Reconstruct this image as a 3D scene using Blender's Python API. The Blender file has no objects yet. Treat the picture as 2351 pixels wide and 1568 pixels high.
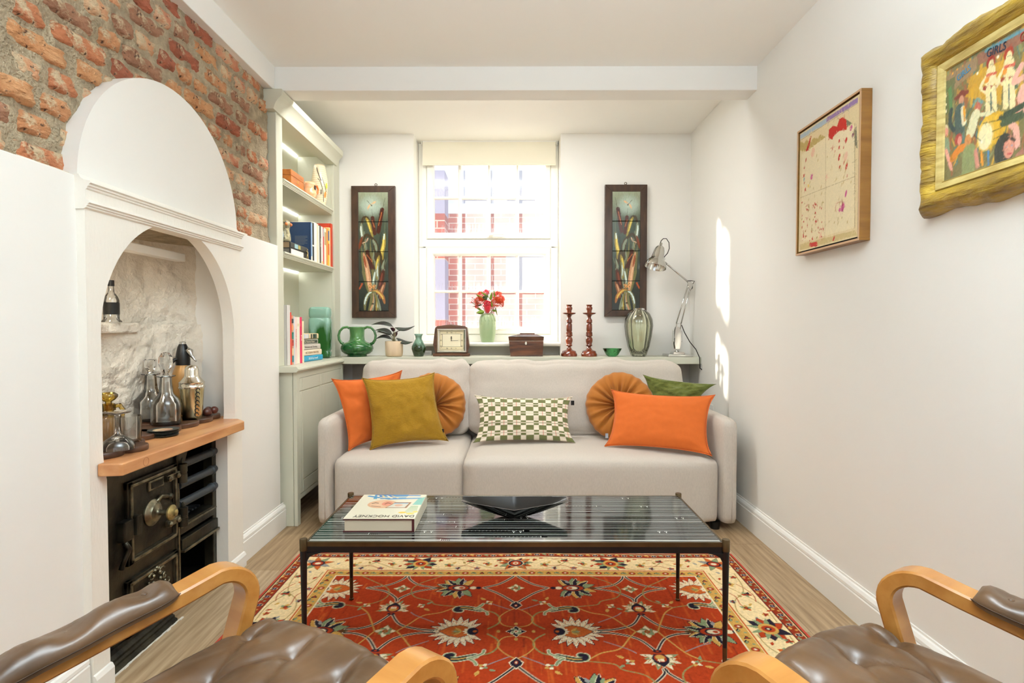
import bpy, bmesh, math, random
import numpy as np
from mathutils import Vector, Matrix, noise
random.seed(7); rng = np.random.default_rng(7)
scene = bpy.context.scene
COL = scene.collection

# ------------------------------------------------------------------ camera
EYE = 1.08
PITCH, YAW, FPX = math.radians(1.498), math.radians(0.2424), 1300.0
cam = bpy.data.cameras.new('camera'); camo = bpy.data.objects.new('camera', cam); COL.objects.link(camo)
cam.sensor_width = 36.0; cam.lens = 36.0*FPX/2351.0; cam.clip_start = 0.02
camo.location = (0, 0, EYE); camo.rotation_euler = (math.pi/2-PITCH, 0, YAW)
scene.camera = camo

# ------------------------------------------------------------------ world, sun, added fill lights, exposure
world = bpy.data.worlds.new('sky'); scene.world = world; world.use_nodes = True
wn = world.node_tree.nodes; wl = world.node_tree.links
bg = wn['Background']; bg.inputs['Color'].default_value = (0.80, 0.89, 1.0, 1); bg.inputs['Strength'].default_value = 1.6
def lamp(name, kind, loc, energy, color, rot=(0,0,0), size=None, size_y=None, angle=None):
    l = bpy.data.lights.new(name, kind); l.energy = energy; l.color = color
    if size is not None: l.size = size
    if size_y is not None: l.shape = 'RECTANGLE'; l.size_y = size_y
    if angle is not None: l.angle = angle
    o = bpy.data.objects.new(name, l); COL.objects.link(o); o.location = loc; o.rotation_euler = rot
    return o
SUN = lamp('sun', 'SUN', (-4, 7, 5), 20.0, (1.0, 0.94, 0.82), angle=math.radians(2.4))
SUN.rotation_euler = Vector((-1.0, 0.585, 0.43)).to_track_quat('Z', 'Y').to_euler()
lamp('rear_fill', 'AREA', (0.0, -2.32, 1.35), 5.0, (0.86, 0.94, 1.0), rot=(math.pi/2, 0, math.pi), size=2.2, size_y=1.9)  # added fill from behind the camera, not a known window
lamp('ceiling_bounce_fill', 'AREA', (0.28, 0.50, 1.98), 84.0, (0.74, 0.88, 1.0), rot=(math.pi, 0, 0), size=0.6, size_y=0.6)  # added fill bounced off the ceiling, stands for no real lamp
lamp('niche_fill', 'AREA', (-1.44, 1.74, 1.42), 2.4, (1.0, 0.93, 0.80), rot=(0, 0, 0), size=0.05, size_y=0.18)  # added fill out of sight, brightens the niche
lamp('fill_behind_beam', 'AREA', (-.30, 3.20, 2.452), 20.0, (0.97, 0.98, 0.97), rot=(0, 0, 0), size=1.4, size_y=0.12)  # added fill hidden by the beam, lights the sofa end from above
scene.view_settings.view_transform = 'Standard'; scene.view_settings.look = 'None'
scene.view_settings.gamma = 1.0; scene.view_settings.use_curve_mapping = False
scene.view_settings.exposure = 0.20
scene.cycles.max_bounces = 10; scene.cycles.diffuse_bounces = 6; scene.cycles.transparent_max_bounces = 16
scene.cycles.transmission_bounces = 10; scene.cycles.glossy_bounces = 5
scene.cycles.sample_clamp_indirect = 8.0; scene.cycles.caustics_reflective = False; scene.cycles.caustics_refractive = False

# ------------------------------------------------------------------ helpers
_f = Vector((-math.sin(YAW)*math.cos(PITCH), math.cos(YAW)*math.cos(PITCH), -math.sin(PITCH)))
_r = Vector((math.cos(YAW), math.sin(YAW), 0)); _u = _r.cross(_f)
def U(px, py, X=None, Y=None, Z=None):
    """where the sight line of a photograph pixel meets a plane of the room"""
    d = _f*FPX + _r*(px-1175.5) + _u*(784-py)
    t = X/d.x if X is not None else (Y/d.y if Y is not None else (Z-EYE)/d.z)
    return Vector((0, 0, EYE)) + d*t
def S(r, g, b):
    f = lambda c: (c/255/12.92) if c/255 <= .04045 else ((c/255+.055)/1.055)**2.4
    return (f(r), f(g), f(b))

def empty(name, loc, label, cat, group=None, rz=0.0):
    o = bpy.data.objects.new(name, None); COL.objects.link(o); o.location = loc; o.rotation_euler = (0, 0, rz)
    o.empty_display_size = .05
    o['label'] = label; o['category'] = cat
    if group: o['group'] = group
    return o
def tag(o, label, cat, group=None):
    o['label'] = label; o['category'] = cat
    if group: o['group'] = group
    return o
def root_offset(parent):
    v = Vector((0, 0, 0)); p = parent
    while p is not None: v += p.location; p = p.parent
    return v
def link(name, mesh, mat=None, parent=None, smooth=False, world_co=True, sharp=None):
    """one mesh object; a mesh given in room coordinates is moved into its parent's frame"""
    if parent is not None and world_co:
        mesh.transform(Matrix.Translation(-root_offset(parent)))
    if mat is not None:
        for m in (mat if isinstance(mat, (list, tuple)) else [mat]): mesh.materials.append(m)
    if smooth:
        mesh.shade_smooth()
        if sharp: mesh.set_sharp_from_angle(angle=math.radians(sharp))
    o = bpy.data.objects.new(name, mesh); COL.objects.link(o)
    if parent is not None: o.parent = parent
    return o
def bev(o, w, seg=2):
    m = o.modifiers.new('bevel', 'BEVEL'); m.width = w; m.segments = seg; m.limit_method = 'ANGLE'; m.angle_limit = math.radians(35)
    return o
def sub(o, n=1):
    m = o.modifiers.new('subdivision', 'SUBSURF'); m.levels = n; m.render_levels = n
    return o
class MB:
    """collects shapes that become one mesh"""
    def __init__(s): s.v = []; s.f = []; s.m = []
    def add(s, vs, fs, mi=0):
        b = len(s.v); s.v += [tuple(v) for v in vs]; s.f += [tuple(b+i for i in f) for f in fs]; s.m += [mi]*len(fs); return s
    def box(s, x0, x1, y0, y1, z0, z1, mi=0):
        return s.add([(x0,y0,z0),(x1,y0,z0),(x1,y1,z0),(x0,y1,z0),(x0,y0,z1),(x1,y0,z1),(x1,y1,z1),(x0,y1,z1)],
                     [(0,3,2,1),(4,5,6,7),(0,1,5,4),(1,2,6,5),(2,3,7,6),(3,0,4,7)], mi)
    def obox(s, c, ax, ay, az, mi=0):
        """box by centre and three half axes"""
        c, ax, ay, az = map(Vector, (c, ax, ay, az)); vs = []
        for k in (-1, 1):
            for i, j in ((-1,-1),(1,-1),(1,1),(-1,1)): vs.append(c+ax*i+ay*j+az*k)
        return s.add(vs, [(0,3,2,1),(4,5,6,7),(0,1,5,4),(1,2,6,5),(2,3,7,6),(3,0,4,7)], mi)
    def prism(s, poly, axis, a, b, mi=0):
        """extrude a 2D outline along an axis: x -> (y,z), y -> (x,z), z -> (x,y)"""
        def P(p, t):
            return {'x': (t, p[0], p[1]), 'y': (p[0], t, p[1]), 'z': (p[0], p[1], t)}[axis]
        n = len(poly); vs = [P(p, a) for p in poly]+[P(p, b) for p in poly]
        fs = [tuple(range(n)), tuple(range(2*n-1, n-1, -1))]+[(i, i+n, (i+1) % n+n, (i+1) % n) for i in range(n)]
        return s.add(vs, fs, mi)
    def rings(s, rings, closed=True, cap=(True, True), mi=0):
        n = len(rings[0]); vs = [p for r in rings for p in r]; fs = []
        for k in range(len(rings)-1):
            for i in range(n if closed else n-1):
                j = (i+1) % n; fs.append((k*n+i, k*n+j, (k+1)*n+j, (k+1)*n+i))
        if cap[0]: fs.append(tuple(range(n-1, -1, -1)))
        if cap[1]: fs.append(tuple((len(rings)-1)*n+i for i in range(n)))
        return s.add(vs, fs, mi)
    def lathe(s, prof, c=(0,0,0), seg=24, mi=0, rfun=None, cap=(True, True), axis=None):
        c = Vector(c); q = Vector(axis).to_track_quat('Z', 'Y').to_matrix() if axis is not None else None
        R = []
        for r, z in prof:
            ring = []
            for i in range(seg):
                a = 2*math.pi*i/seg; rr = r*(rfun(a, z) if rfun else 1)
                p = Vector((rr*math.cos(a), rr*math.sin(a), z))
                if q: p = q @ p
                ring.append(c+p)
            R.append(ring)
        return s.rings(R, True, cap, mi)
    def tube(s, path, rad, seg=10, mi=0, cap=(True, True)):
        P = [Vector(p) for p in path]; n = len(P)
        if not isinstance(rad, (list, tuple)): rad = [rad]*n
        T = [(P[min(i+1, n-1)]-P[max(i-1, 0)]).normalized() for i in range(n)]
        up = Vector((0, 0, 1)) if abs(T[0].z) < .9 else Vector((1, 0, 0))
        N = (up-T[0]*up.dot(T[0])).normalized(); R = []
        for i in range(n):
            N = (N-T[i]*N.dot(T[i])).normalized(); B = T[i].cross(N)
            R.append([P[i]+(N*math.cos(2*math.pi*k/seg)+B*math.sin(2*math.pi*k/seg))*rad[i] for k in range(seg)])
        return s.rings(R, True, cap, mi)
    def strip(s, path, side, w, t, mi=0):
        """bent lath: path, constant side vector, half width, half thickness"""
        P = [Vector(p) for p in path]; n = len(P); sd = Vector(side).normalized(); R = []
        for i in range(n):
            T = (P[min(i+1, n-1)]-P[max(i-1, 0)]).normalized(); N = sd.cross(T).normalized()
            e = .25
            R.append([P[i]+sd*w*a+N*t*b for a, b in ((-1,-1+e),(-1+e*.5,-1),(1-e*.5,-1),(1,-1+e),(1,1-e),(1-e*.5,1),(-1+e*.5,1),(-1,1-e))])
        return s.rings(R, True, (True, True), mi)
    def mesh(s, name='m'):
        me = bpy.data.meshes.new(name); me.from_pydata(s.v, [], s.f)
        if any(s.m): me.polygons.foreach_set('material_index', s.m)
        bm = bmesh.new(); bm.from_mesh(me); bmesh.ops.recalc_face_normals(bm, faces=bm.faces); bm.to_mesh(me); bm.free()
        me.update(); return me
    def build(s, name, mat, parent=None, smooth=False, bevel=0, seg=2, sharp=None, world_co=True):
        o = link(name, s.mesh(name), mat, parent, smooth, world_co, sharp)
        if bevel: bev(o, bevel, seg)
        return o
def struct(o): o['kind'] = 'structure'; return o
def grid_mesh(name, P, cols=None, wrap=False):
    """P (ny,nx,3) positions, cols (ny,nx,3) linear colours"""
    ny, nx = P.shape[:2]; me = bpy.data.meshes.new(name)
    idx = np.arange(ny*nx).reshape(ny, nx)
    a, b, c, d = idx[:-1, :-1], idx[:-1, 1:], idx[1:, 1:], idx[1:, :-1]
    q = np.stack([a, b, c, d], -1).reshape(-1, 4)
    me.vertices.add(ny*nx); me.vertices.foreach_set('co', P.reshape(-1).astype(np.float32))
    nf = len(q); me.loops.add(nf*4); me.loops.foreach_set('vertex_index', q.reshape(-1).astype(np.int32))
    me.polygons.add(nf); me.polygons.foreach_set('loop_start', (np.arange(nf)*4).astype(np.int32))
    me.polygons.foreach_set('loop_total', np.full(nf, 4, np.int32))
    me.update(calc_edges=True)
    if cols is not None:
        at = me.color_attributes.new('Col', 'FLOAT_COLOR', 'POINT')
        at.data.foreach_set('color', np.concatenate([cols.reshape(-1, 3), np.ones((ny*nx, 1))], 1).reshape(-1).astype(np.float32))
    me.validate(); return me
def soft_box(dx, dy, dz, r, n=10, puff=0.0, warp=None):
    """rounded upholstered block, centred, half sizes dx dy dz"""
    bm = bmesh.new(); bmesh.ops.create_cube(bm, size=2.0)
    bmesh.ops.subdivide_edges(bm, edges=bm.edges[:], cuts=n, use_grid_fill=True)
    for v in bm.verts:
        p = v.co.copy(); c = [0, 0, 0]
        for i, d in enumerate((dx, dy, dz)):
            # denser towards the rounding
            u = p[i]; q = math.copysign(abs(u)**.8, u)*d; c[i] = q
        q = Vector(c); inn = Vector([max(-(d-r), min(d-r, q[i])) for i, d in enumerate((dx, dy, dz))])
        w = q-inn
        if w.length > 1e-9: q = inn+w.normalized()*r
        if puff:
            for i, d in enumerate((dx, dy, dz)):
                if abs(abs(p[i])-1) < 1e-6:
                    o = [j for j in range(3) if j != i]
                    q[i] += math.copysign(puff*(1-abs(p[o[0]])**2.5)*(1-abs(p[o[1]])**2.5), p[i])
        if warp: q = warp(q)
        v.co = q
    bmesh.ops.recalc_face_normals(bm, faces=bm.faces)
    me = bpy.data.meshes.new('soft'); bm.to_mesh(me); bm.free(); return me

# ------------------------------------------------------------------ materials
def pbr(name, col, rough=.5, metal=0.0, var=None, bump=None, coat=0.0, sheen=0.0, trans=0.0, ior=1.45, attr=None,
        emit=None, spec=.5, obj=True, bands=None, alpha=1.0, sss=0.0):
    """col linear rgb; var=(scale, amount or second colour[, stretch]); bump=(scale, strength[, stretch]); bands=(axis, scale, colour2, distortion)"""
    m = bpy.data.materials.new(name); m.use_nodes = True; nt = m.node_tree; N = nt.nodes; L = nt.links
    b = N['Principled BSDF']; b.inputs['Base Color'].default_value = (*col, 1); b.inputs['Roughness'].default_value = rough
    b.inputs['Metallic'].default_value = metal; b.inputs['Coat Weight'].default_value = coat; b.inputs['Coat Roughness'].default_value = .08
    b.inputs['Sheen Weight'].default_value = sheen; b.inputs['Transmission Weight'].default_value = trans; b.inputs['IOR'].default_value = ior
    b.inputs['Specular IOR Level'].default_value = spec; b.inputs['Alpha'].default_value = alpha
    if sss: b.inputs['Subsurface Weight'].default_value = sss; b.inputs['Subsurface Radius'].default_value = (.02, .015, .01)
    if emit: b.inputs['Emission Color'].default_value = (*emit[0], 1); b.inputs['Emission Strength'].default_value = emit[1]
    tc = N.new('ShaderNodeTexCoord')
    def coords(st):
        mp = N.new('ShaderNodeMapping'); L.new(tc.outputs['Object' if obj else 'Generated'], mp.inputs['Vector'])
        mp.inputs['Scale'].default_value = st; return mp.outputs['Vector']
    src = None
    if attr:
        a = N.new('ShaderNodeAttribute'); a.attribute_name = attr; src = a.outputs['Color']
    if bands:
        ax, sc, c2, dist = bands
        w = N.new('ShaderNodeTexWave'); w.wave_type = 'BANDS'; w.bands_direction = ax; w.inputs['Scale'].default_value = sc
        w.inputs['Distortion'].default_value = dist; w.inputs['Detail'].default_value = 4; w.inputs['Detail Scale'].default_value = 1.5
        L.new(coords((1, 1, 1)), w.inputs['Vector'])
        mx = N.new('ShaderNodeMix'); mx.data_type = 'RGBA'; mx.inputs['A'].default_value = (*col, 1); mx.inputs['B'].default_value = (*c2, 1)
        L.new(w.outputs['Fac'], mx.inputs['Factor']); src = mx.outputs['Result']
    if var:
        st = var[2] if len(var) > 2 else (1, 1, 1)
        n = N.new('ShaderNodeTexNoise'); n.inputs['Scale'].default_value = var[0]; n.inputs['Detail'].default_value = 6
        L.new(coords(st), n.inputs['Vector'])
        rp = N.new('ShaderNodeMapRange'); rp.inputs['From Min'].default_value = .32; rp.inputs['From Max'].default_value = .68
        L.new(n.outputs['Fac'], rp.inputs['Value'])
        mx = N.new('ShaderNodeMix'); mx.data_type = 'RGBA'
        if isinstance(var[1], (int, float)):
            mx.blend_type = 'MULTIPLY'; mx.inputs['B'].default_value = (1-var[1],)*3+(1,)
        else: mx.inputs['B'].default_value = (*var[1], 1)
        if src is not None: L.new(src, mx.inputs['A'])
        else: mx.inputs['A'].default_value = (*col, 1)
        L.new(rp.outputs['Result'], mx.inputs['Factor']); src = mx.outputs['Result']
    if src is not None: L.new(src, b.inputs['Base Color'])
    if bump:
        st = bump[2] if len(bump) > 2 else (1, 1, 1)
        n = N.new('ShaderNodeTexNoise'); n.inputs['Scale'].default_value = bump[0]; n.inputs['Detail'].default_value = 5
        L.new(coords(st), n.inputs['Vector'])
        bp = N.new('ShaderNodeBump'); bp.inputs['Strength'].default_value = bump[1]; bp.inputs['Distance'].default_value = bump[3] if len(bump) > 3 else .004
        L.new(n.outputs['Fac'], bp.inputs['Height']); L.new(bp.outputs['Normal'], b.inputs['Normal'])
    return m
def glaze(name, low, high, z0, z1, drip=22, spread=.35):
    """glossy pottery glaze: one colour below, another run down over it from above (z in the mesh's own coordinates)"""
    m = pbr(name, low, .10, coat=.5); nt = m.node_tree; N = nt.nodes; L = nt.links; b = N['Principled BSDF']
    tc = N.new('ShaderNodeTexCoord'); sp = N.new('ShaderNodeSeparateXYZ'); L.new(tc.outputs['Object'], sp.inputs[0])
    mp = N.new('ShaderNodeMapping'); mp.inputs['Scale'].default_value = (1, 1, .28); L.new(tc.outputs['Object'], mp.inputs['Vector'])
    n = N.new('ShaderNodeTexNoise'); n.inputs['Scale'].default_value = drip; n.inputs['Detail'].default_value = 4; L.new(mp.outputs[0], n.inputs['Vector'])
    r = N.new('ShaderNodeMapRange'); r.inputs['From Min'].default_value = z0; r.inputs['From Max'].default_value = z1; L.new(sp.outputs['Z'], r.inputs['Value'])
    a1 = N.new('ShaderNodeMath'); a1.operation = 'SUBTRACT'; L.new(n.outputs['Fac'], a1.inputs[0]); a1.inputs[1].default_value = .5
    a2 = N.new('ShaderNodeMath'); a2.operation = 'MULTIPLY_ADD'; L.new(a1.outputs[0], a2.inputs[0]); a2.inputs[1].default_value = spread*8; L.new(r.outputs['Result'], a2.inputs[2]); a2.use_clamp = True
    mx = N.new('ShaderNodeMix'); mx.data_type = 'RGBA'; mx.inputs['A'].default_value = (*low, 1); mx.inputs['B'].default_value = (*high, 1); L.new(a2.outputs[0], mx.inputs['Factor']); L.new(mx.outputs['Result'], b.inputs['Base Color'])
    return m
def glassy(name, col, rough=0.0, tint=1.0, ior=1.45):
    """clear glass that also lets light through to what stands behind it"""
    m = bpy.data.materials.new(name); m.use_nodes = True; N = m.node_tree.nodes; L = m.node_tree.links
    N.remove(N['Principled BSDF']); out = N['Material Output']
    g = N.new('ShaderNodeBsdfGlass'); g.inputs['Color'].default_value = (*col, 1); g.inputs['Roughness'].default_value = rough; g.inputs['IOR'].default_value = ior
    t = N.new('ShaderNodeBsdfTransparent'); t.inputs['Color'].default_value = (*[c**.5 for c in col], 1)
    s = N.new('ShaderNodeBsdfGlossy'); s.inputs['Roughness'].default_value = .03; s.inputs['Color'].default_value = (1, 1, 1, 1)
    fr = N.new('ShaderNodeFresnel'); fr.inputs['IOR'].default_value = 1.55
    x = N.new('ShaderNodeMixShader'); x.inputs['Fac'].default_value = .78; L.new(g.outputs['BSDF'], x.inputs[1]); L.new(t.outputs['BSDF'], x.inputs[2])
    y = N.new('ShaderNodeMixShader'); L.new(fr.outputs['Fac'], y.inputs['Fac']); L.new(x.outputs[0], y.inputs[1]); L.new(s.outputs['BSDF'], y.inputs[2])
    L.new(y.outputs[0], out.inputs['Surface'])
    return m
WHITE = pbr('wall_paint', S(238, 236, 230), .6, bump=(45, .08), var=(1.3, .015))
CEILM = pbr('ceiling_paint', S(248, 246, 240), .7, bump=(60, .05))
TRIMM = pbr('gloss_trim_paint', S(242, 240, 234), .32)
SAGE = pbr('sage_cabinet_paint', S(206, 205, 186), .42, bump=(90, .04))
UPVC = pbr('window_frame_plastic', S(247, 245, 236), .28)
SHADED_WALL = pbr('shaded_wall_tone', S(196, 190, 180), .65)  # darker wall tone with the shade under sill and ledge painted in
ROUGHP = pbr('lumpy_plaster', S(238, 229, 213), .75, bump=(11, 1.0, (1, 1, 1), .05), var=(5, .09))
BRUSHP = pbr('brushed_surround_paint', S(240, 236, 226), .5, bump=(30, .28, (1, 4, 1.0), .006))
BLACKM = pbr('black_metal', S(16, 15, 15), .35)
BRONZE = pbr('bronze_metal', S(105, 88, 62), .38, metal=.9, var=(20, .3))
CHROME = pbr('polished_aluminium', (.60, .59, .56), .14, metal=1.0)
# ------------------------------------------------------------------ floor
OAK = []
for k, (c1, c2) in enumerate([((186,160,126),(142,115,82)), ((181,154,120),(136,109,78)), ((190,165,132),(148,121,88)), ((178,151,116),(132,105,74))]):
    OAK.append(pbr('oak_plank', S(*c1), .42, var=(6.5, S(*c2), (9, .5, 1)), bump=(60, .25, (10, .5, 1))))
floor = struct(MB().box(-1.9, 1.5, -2.35, 4.35, -.06, -.012).build('floor', OAK[1]))
floor['label'] = 'pale oak plank floor running towards the window'
PW = .19
variants = []
for k in range(4):
    o_me = MB().box(-PW/2+.0006, PW/2-.0006, 0, 1.2188, -.012, 0).mesh('plank'); o_me.materials.append(OAK[k]); variants.append(o_me)
row = 0; x = -1.8
while x < 1.45:
    y = -2.35-random.random()*1.0
    while y < 4.3:
        o = bpy.data.objects.new('floor_plank', variants[random.randrange(4)]); COL.objects.link(o); o.parent = floor
        o.location = (x+PW/2, y, 0); y += 1.22
    x += PW
# ------------------------------------------------------------------ ceiling and beams
ZC, ZB = 2.434, 2.311
c = struct(MB().box(-1.7, 1.45, -2.35, 3.05, ZC, ZC+.1).build('ceiling', CEILM))
c2 = struct(MB().box(-1.7, 1.45, 3.0, 4.45, 2.458, 2.56).build('ceiling', CEILM))
struct(MB().box(-1.7, 1.45, 2.984, 3.118, ZB, ZC+.05).build('trim_1', WHITE, bevel=.004))['label'] = 'white boxed beam crossing the ceiling'
struct(MB().box(-1.7, -1.25, -2.35, 2.984, ZB, ZC+.05).build('trim_2', WHITE, bevel=.004))['label'] = 'white boxed beam along the top of the brick wall'
# ------------------------------------------------------------------ right wall
struct(MB().box(1.262, 1.45, -2.35, 4.45, -.06, 2.6).build('wall_right', WHITE))
def skirting(name, pts_fn, a, b, label):
    # profile: offset from wall, height
    prof = [(0, 0), (.018, 0), (.018, .10), (.014, .104), (.017, .108), (.016, .118), (.010, .128), (.004, .131), (.004, .138), (0, .139)]
    o = MB().prism([pts_fn(p) for p in prof], 'y', a, b).build(name, TRIMM); struct(o); o['label'] = label; return o
skirting('baseboard_right', lambda p: (1.262-p[0], p[1]), -2.3, 4.08, 'white moulded skirting board along the right wall')
skirting('baseboard_left', lambda p: (-1.25+p[0], p[1]*.95), 2.535, 3.028, 'white moulded skirting board right of the fireplace')
skirting('baseboard_left.001', lambda p: (-1.25+p[0], p[1]*.95), -2.3, 1.615, 'white moulded skirting board left of the fireplace')
# ------------------------------------------------------------------ back wall with the window recess
wb = MB()
wb.box(-1.75, -.7225, 4.084, 4.5, -.06, 2.6); wb.box(.3315, 1.45, 4.084, 4.5, -.06, 2.6); wb.box(-.7225, .3315, 4.084, 4.5, -.06, .84)
struct(wb.build('wall_back', WHITE))
struct(MB().box(-.7225, .3315, 4.20, 4.48, .84, .945).build('wall_back_recess', SHADED_WALL))  # recessed wall under the sill, its shade put into the colour
struct(MB().box(-1.17, 1.262, 4.079, 4.0845, .0, .83).build('wall_back_shade_panel', SHADED_WALL))['label'] = 'wall below the ledge behind the sofa, its shade painted in'  # thin sheet carrying the painted shade below the ledge
sill = MB().prism([(4.075, .945), (4.07, .95), (4.068, .956), (4.07, .962), (4.075, .967), (4.33, .967), (4.33, .940), (4.08, .940)], 'x', -.7215, .3305)
struct(sill.build('trim_3', UPVC, smooth=True, sharp=40))['label'] = 'white window sill in the recess'
# ------------------------------------------------------------------ window
YW = 4.29
win = bpy.data.objects.new('window_1', None); COL.objects.link(win); win.location = (-.196, YW, .967); struct(win)
win['label'] = 'white two-part window with glazing bars and misted panes'
def px_rect(x0, y0, x1, y1, Y=YW):
    a = U(x0, y0, Y=Y); b = U(x1, y1, Y=Y); return a.x, b.x, b.z, a.z
def frame_ring(name, outer, inner, y0, y1, parent, chamf=.012, mat=UPVC):
    """mitred frame: outer and inner rectangles (x0,x1,z0,z1), front y0, back y1, inner edge bevelled"""
    ox0, ox1, oz0, oz1 = outer; ix0, ix1, iz0, iz1 = inner
    def rect(x0, x1, z0, z1, y): return [Vector((x0, y, z0)), Vector((x1, y, z0)), Vector((x1, y, z1)), Vector((x0, y, z1))]
    c = chamf
    R = [rect(ox0, ox1, oz0, oz1, y1), rect(ox0, ox1, oz0, oz1, y0+.004), rect(ox0+.004, ox1-.004, oz0+.004, oz1-.004, y0),
         rect(ix0-c, ix1+c, iz0-c, iz1+c, y0), rect(ix0-c*.4, ix1+c*.4, iz0-c*.4, iz1+c*.4, y0+c*.4), rect(ix0, ix1, iz0, iz1, y0+c*1.6), rect(ix0, ix1, iz0, iz1, y1)]
    R.append(R[0]); return MB().rings(R, True, (False, False)).build(name, mat, parent)
of = (-.7215, .3305, .967, 2.455)
up_o = px_rect(980, 340, 1263, 548.7); lo_o = px_rect(980, 569.5, 1263, 767)
up_i = list(px_rect(996, 371, 1251, 533.7)); lo_i = px_rect(997, 586.8, 1249.5, 750)
fr = MB()
def bar(x0, x1, z0, z1, y0, y1): fr.box(x0, x1, y0, y1, z0, z1)
zt0, zt1 = lo_o[3], up_o[2]
frame_ring('window_frame', (of[0], of[1], zt0+.006, of[3]), up_o, YW-.005, YW+.07, win, .008)
frame_ring('window_frame', (of[0], of[1], of[2], zt0+.006), lo_o, YW-.005, YW+.07, win, .008)
frame_ring('casement', up_o, up_i, YW-.014, YW+.05, win, .014)
frame_ring('casement', lo_o, lo_i, YW-.014, YW+.05, win, .014)
# misted glass: each pane between the bars a piece of its own
def misted():
    m = bpy.data.materials.new('misted_glass'); m.use_nodes = True; N = m.node_tree.nodes; L = m.node_tree.links
    N.remove(N['Principled BSDF']); out = N['Material Output']
    tr = N.new('ShaderNodeBsdfTransparent'); tr.inputs['Color'].default_value = (.93, .95, .95, 1)
    tl = N.new('ShaderNodeBsdfTranslucent'); tl.inputs['Color'].default_value = (.97, .98, 1.0, 1)
    gl = N.new('ShaderNodeBsdfGlossy'); gl.inputs['Roughness'].default_value = .12
    tc = N.new('ShaderNodeTexCoord'); mp = N.new('ShaderNodeMapping'); mp.inputs['Scale'].default_value = (26, 1, 2.2)
    L.new(tc.outputs['Object'], mp.inputs['Vector'])
    n = N.new('ShaderNodeTexNoise'); n.inputs['Scale'].default_value = 3.0; n.inputs['Detail'].default_value = 6; L.new(mp.outputs['Vector'], n.inputs['Vector'])
    n2 = N.new('ShaderNodeTexNoise'); n2.inputs['Scale'].default_value = 3.5; n2.inputs['Detail'].default_value = 3; L.new(tc.outputs['Object'], n2.inputs['Vector'])
    # droplets collect along each pane's lower edge (pane meshes carry their own height in UV)
    uv = N.new('ShaderNodeSeparateXYZ'); L.new(tc.outputs['UV'], uv.inputs['Vector'])
    r1 = N.new('ShaderNodeMapRange'); r1.inputs['From Min'].default_value = .42; r1.inputs['From Max'].default_value = .66; L.new(n.outputs['Fac'], r1.inputs['Value'])
    r2 = N.new('ShaderNodeMapRange'); r2.inputs['From Min'].default_value = .3; r2.inputs['From Max'].default_value = 0.0; L.new(uv.outputs['Y'], r2.inputs['Value'])
    mu = N.new('ShaderNodeMath'); mu.operation = 'MULTIPLY'; L.new(r1.outputs['Result'], mu.inputs[0]); L.new(r2.outputs['Result'], mu.inputs[1])
    ad = N.new('ShaderNodeMath'); ad.operation = 'MULTIPLY_ADD'; L.new(mu.outputs[0], ad.inputs[0]); ad.inputs[1].default_value = .30
    r3 = N.new('ShaderNodeMapRange'); r3.inputs['To Min'].default_value = .10; r3.inputs['To Max'].default_value = .28; L.new(n2.outputs['Fac'], r3.inputs['Value'])
    L.new(r3.outputs['Result'], ad.inputs[2])
    mx = N.new('ShaderNodeMixShader'); L.new(ad.outputs[0], mx.inputs['Fac']); L.new(tr.outputs[0], mx.inputs[1]); L.new(tl.outputs[0], mx.inputs[2])
    m2 = N.new('ShaderNodeMixShader'); m2.inputs['Fac'].default_value = .04; L.new(mx.outputs[0], m2.inputs[1]); L.new(gl.outputs[0], m2.inputs[2])
    L.new(m2.outputs[0], out.inputs['Surface']); return m
MIST = misted()
def uvgrid(me, f):
    uv = me.uv_layers.new(name='UVMap')
    for l in me.loops: uv.data[l.index].uv = f(me.vertices[l.vertex_index].co)
bars_x = [U(p, 700, Y=YW).x for p in (1056, 1122.4, 1187.7)]
for (ix0, ix1, iz0, iz1), zb in ((up_i, U(1100, 452.5, Y=YW).z), (lo_i, U(1100, 669, Y=YW).z)):
    b = MB()
    for x in bars_x: b.prism([(x-.013, YW+.034), (x-.013, YW+.022), (x-.006, YW+.014), (x+.006, YW+.014), (x+.013, YW+.022), (x+.013, YW+.034)], 'z', iz0-.004, iz1+.004)
    for x in bars_x: b.box(x-.012, x+.012, YW+.040, YW+.052, iz0-.004, iz1+.004)
    b.build('glazing_bar', UPVC, win)
    b = MB().prism([(YW+.033, zb-.010), (YW+.023, zb-.010), (YW+.016, zb-.004), (YW+.016, zb+.004), (YW+.023, zb+.010), (YW+.033, zb+.010)], 'x', ix0-.003, ix1+.003)
    b.box(ix0-.003, ix1+.003, YW+.040, YW+.052, zb-.009, zb+.009); b.build('glazing_bar', UPVC, win)
    xs = [ix0]+bars_x+[ix1]
    for i in range(4):
        for z0, z1 in ((iz0, zb), (zb, iz1)):
            me = bpy.data.meshes.new('pane'); me.from_pydata([(xs[i], YW+.037, z0), (xs[i+1], YW+.037, z0), (xs[i+1], YW+.037, z1), (xs[i], YW+.037, z1)], [], [(0, 1, 2, 3)])
            uvgrid(me, lambda c: ((c.x-xs[i])/(xs[i+1]-xs[i]), (c.z-z0)/(z1-z0)))
            link('pane', me, MIST, win)
h = U(1127, 542, Y=YW-.02)
hb = MB().box(h.x-.028, h.x+.012, YW-.024, YW-.014, h.z-.009, h.z+.009)
hb.tube([h+Vector((-.010, -.008, 0)), h+Vector((.0, -.022, .004)), h+Vector((.03, -.026, .010)), h+Vector((.095, -.026, .010))], [.008, .008, .007, .005], 8)
hb.build('window_handle', UPVC, win, smooth=True, sharp=45)
h = U(1140, 756, Y=YW-.02)
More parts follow.
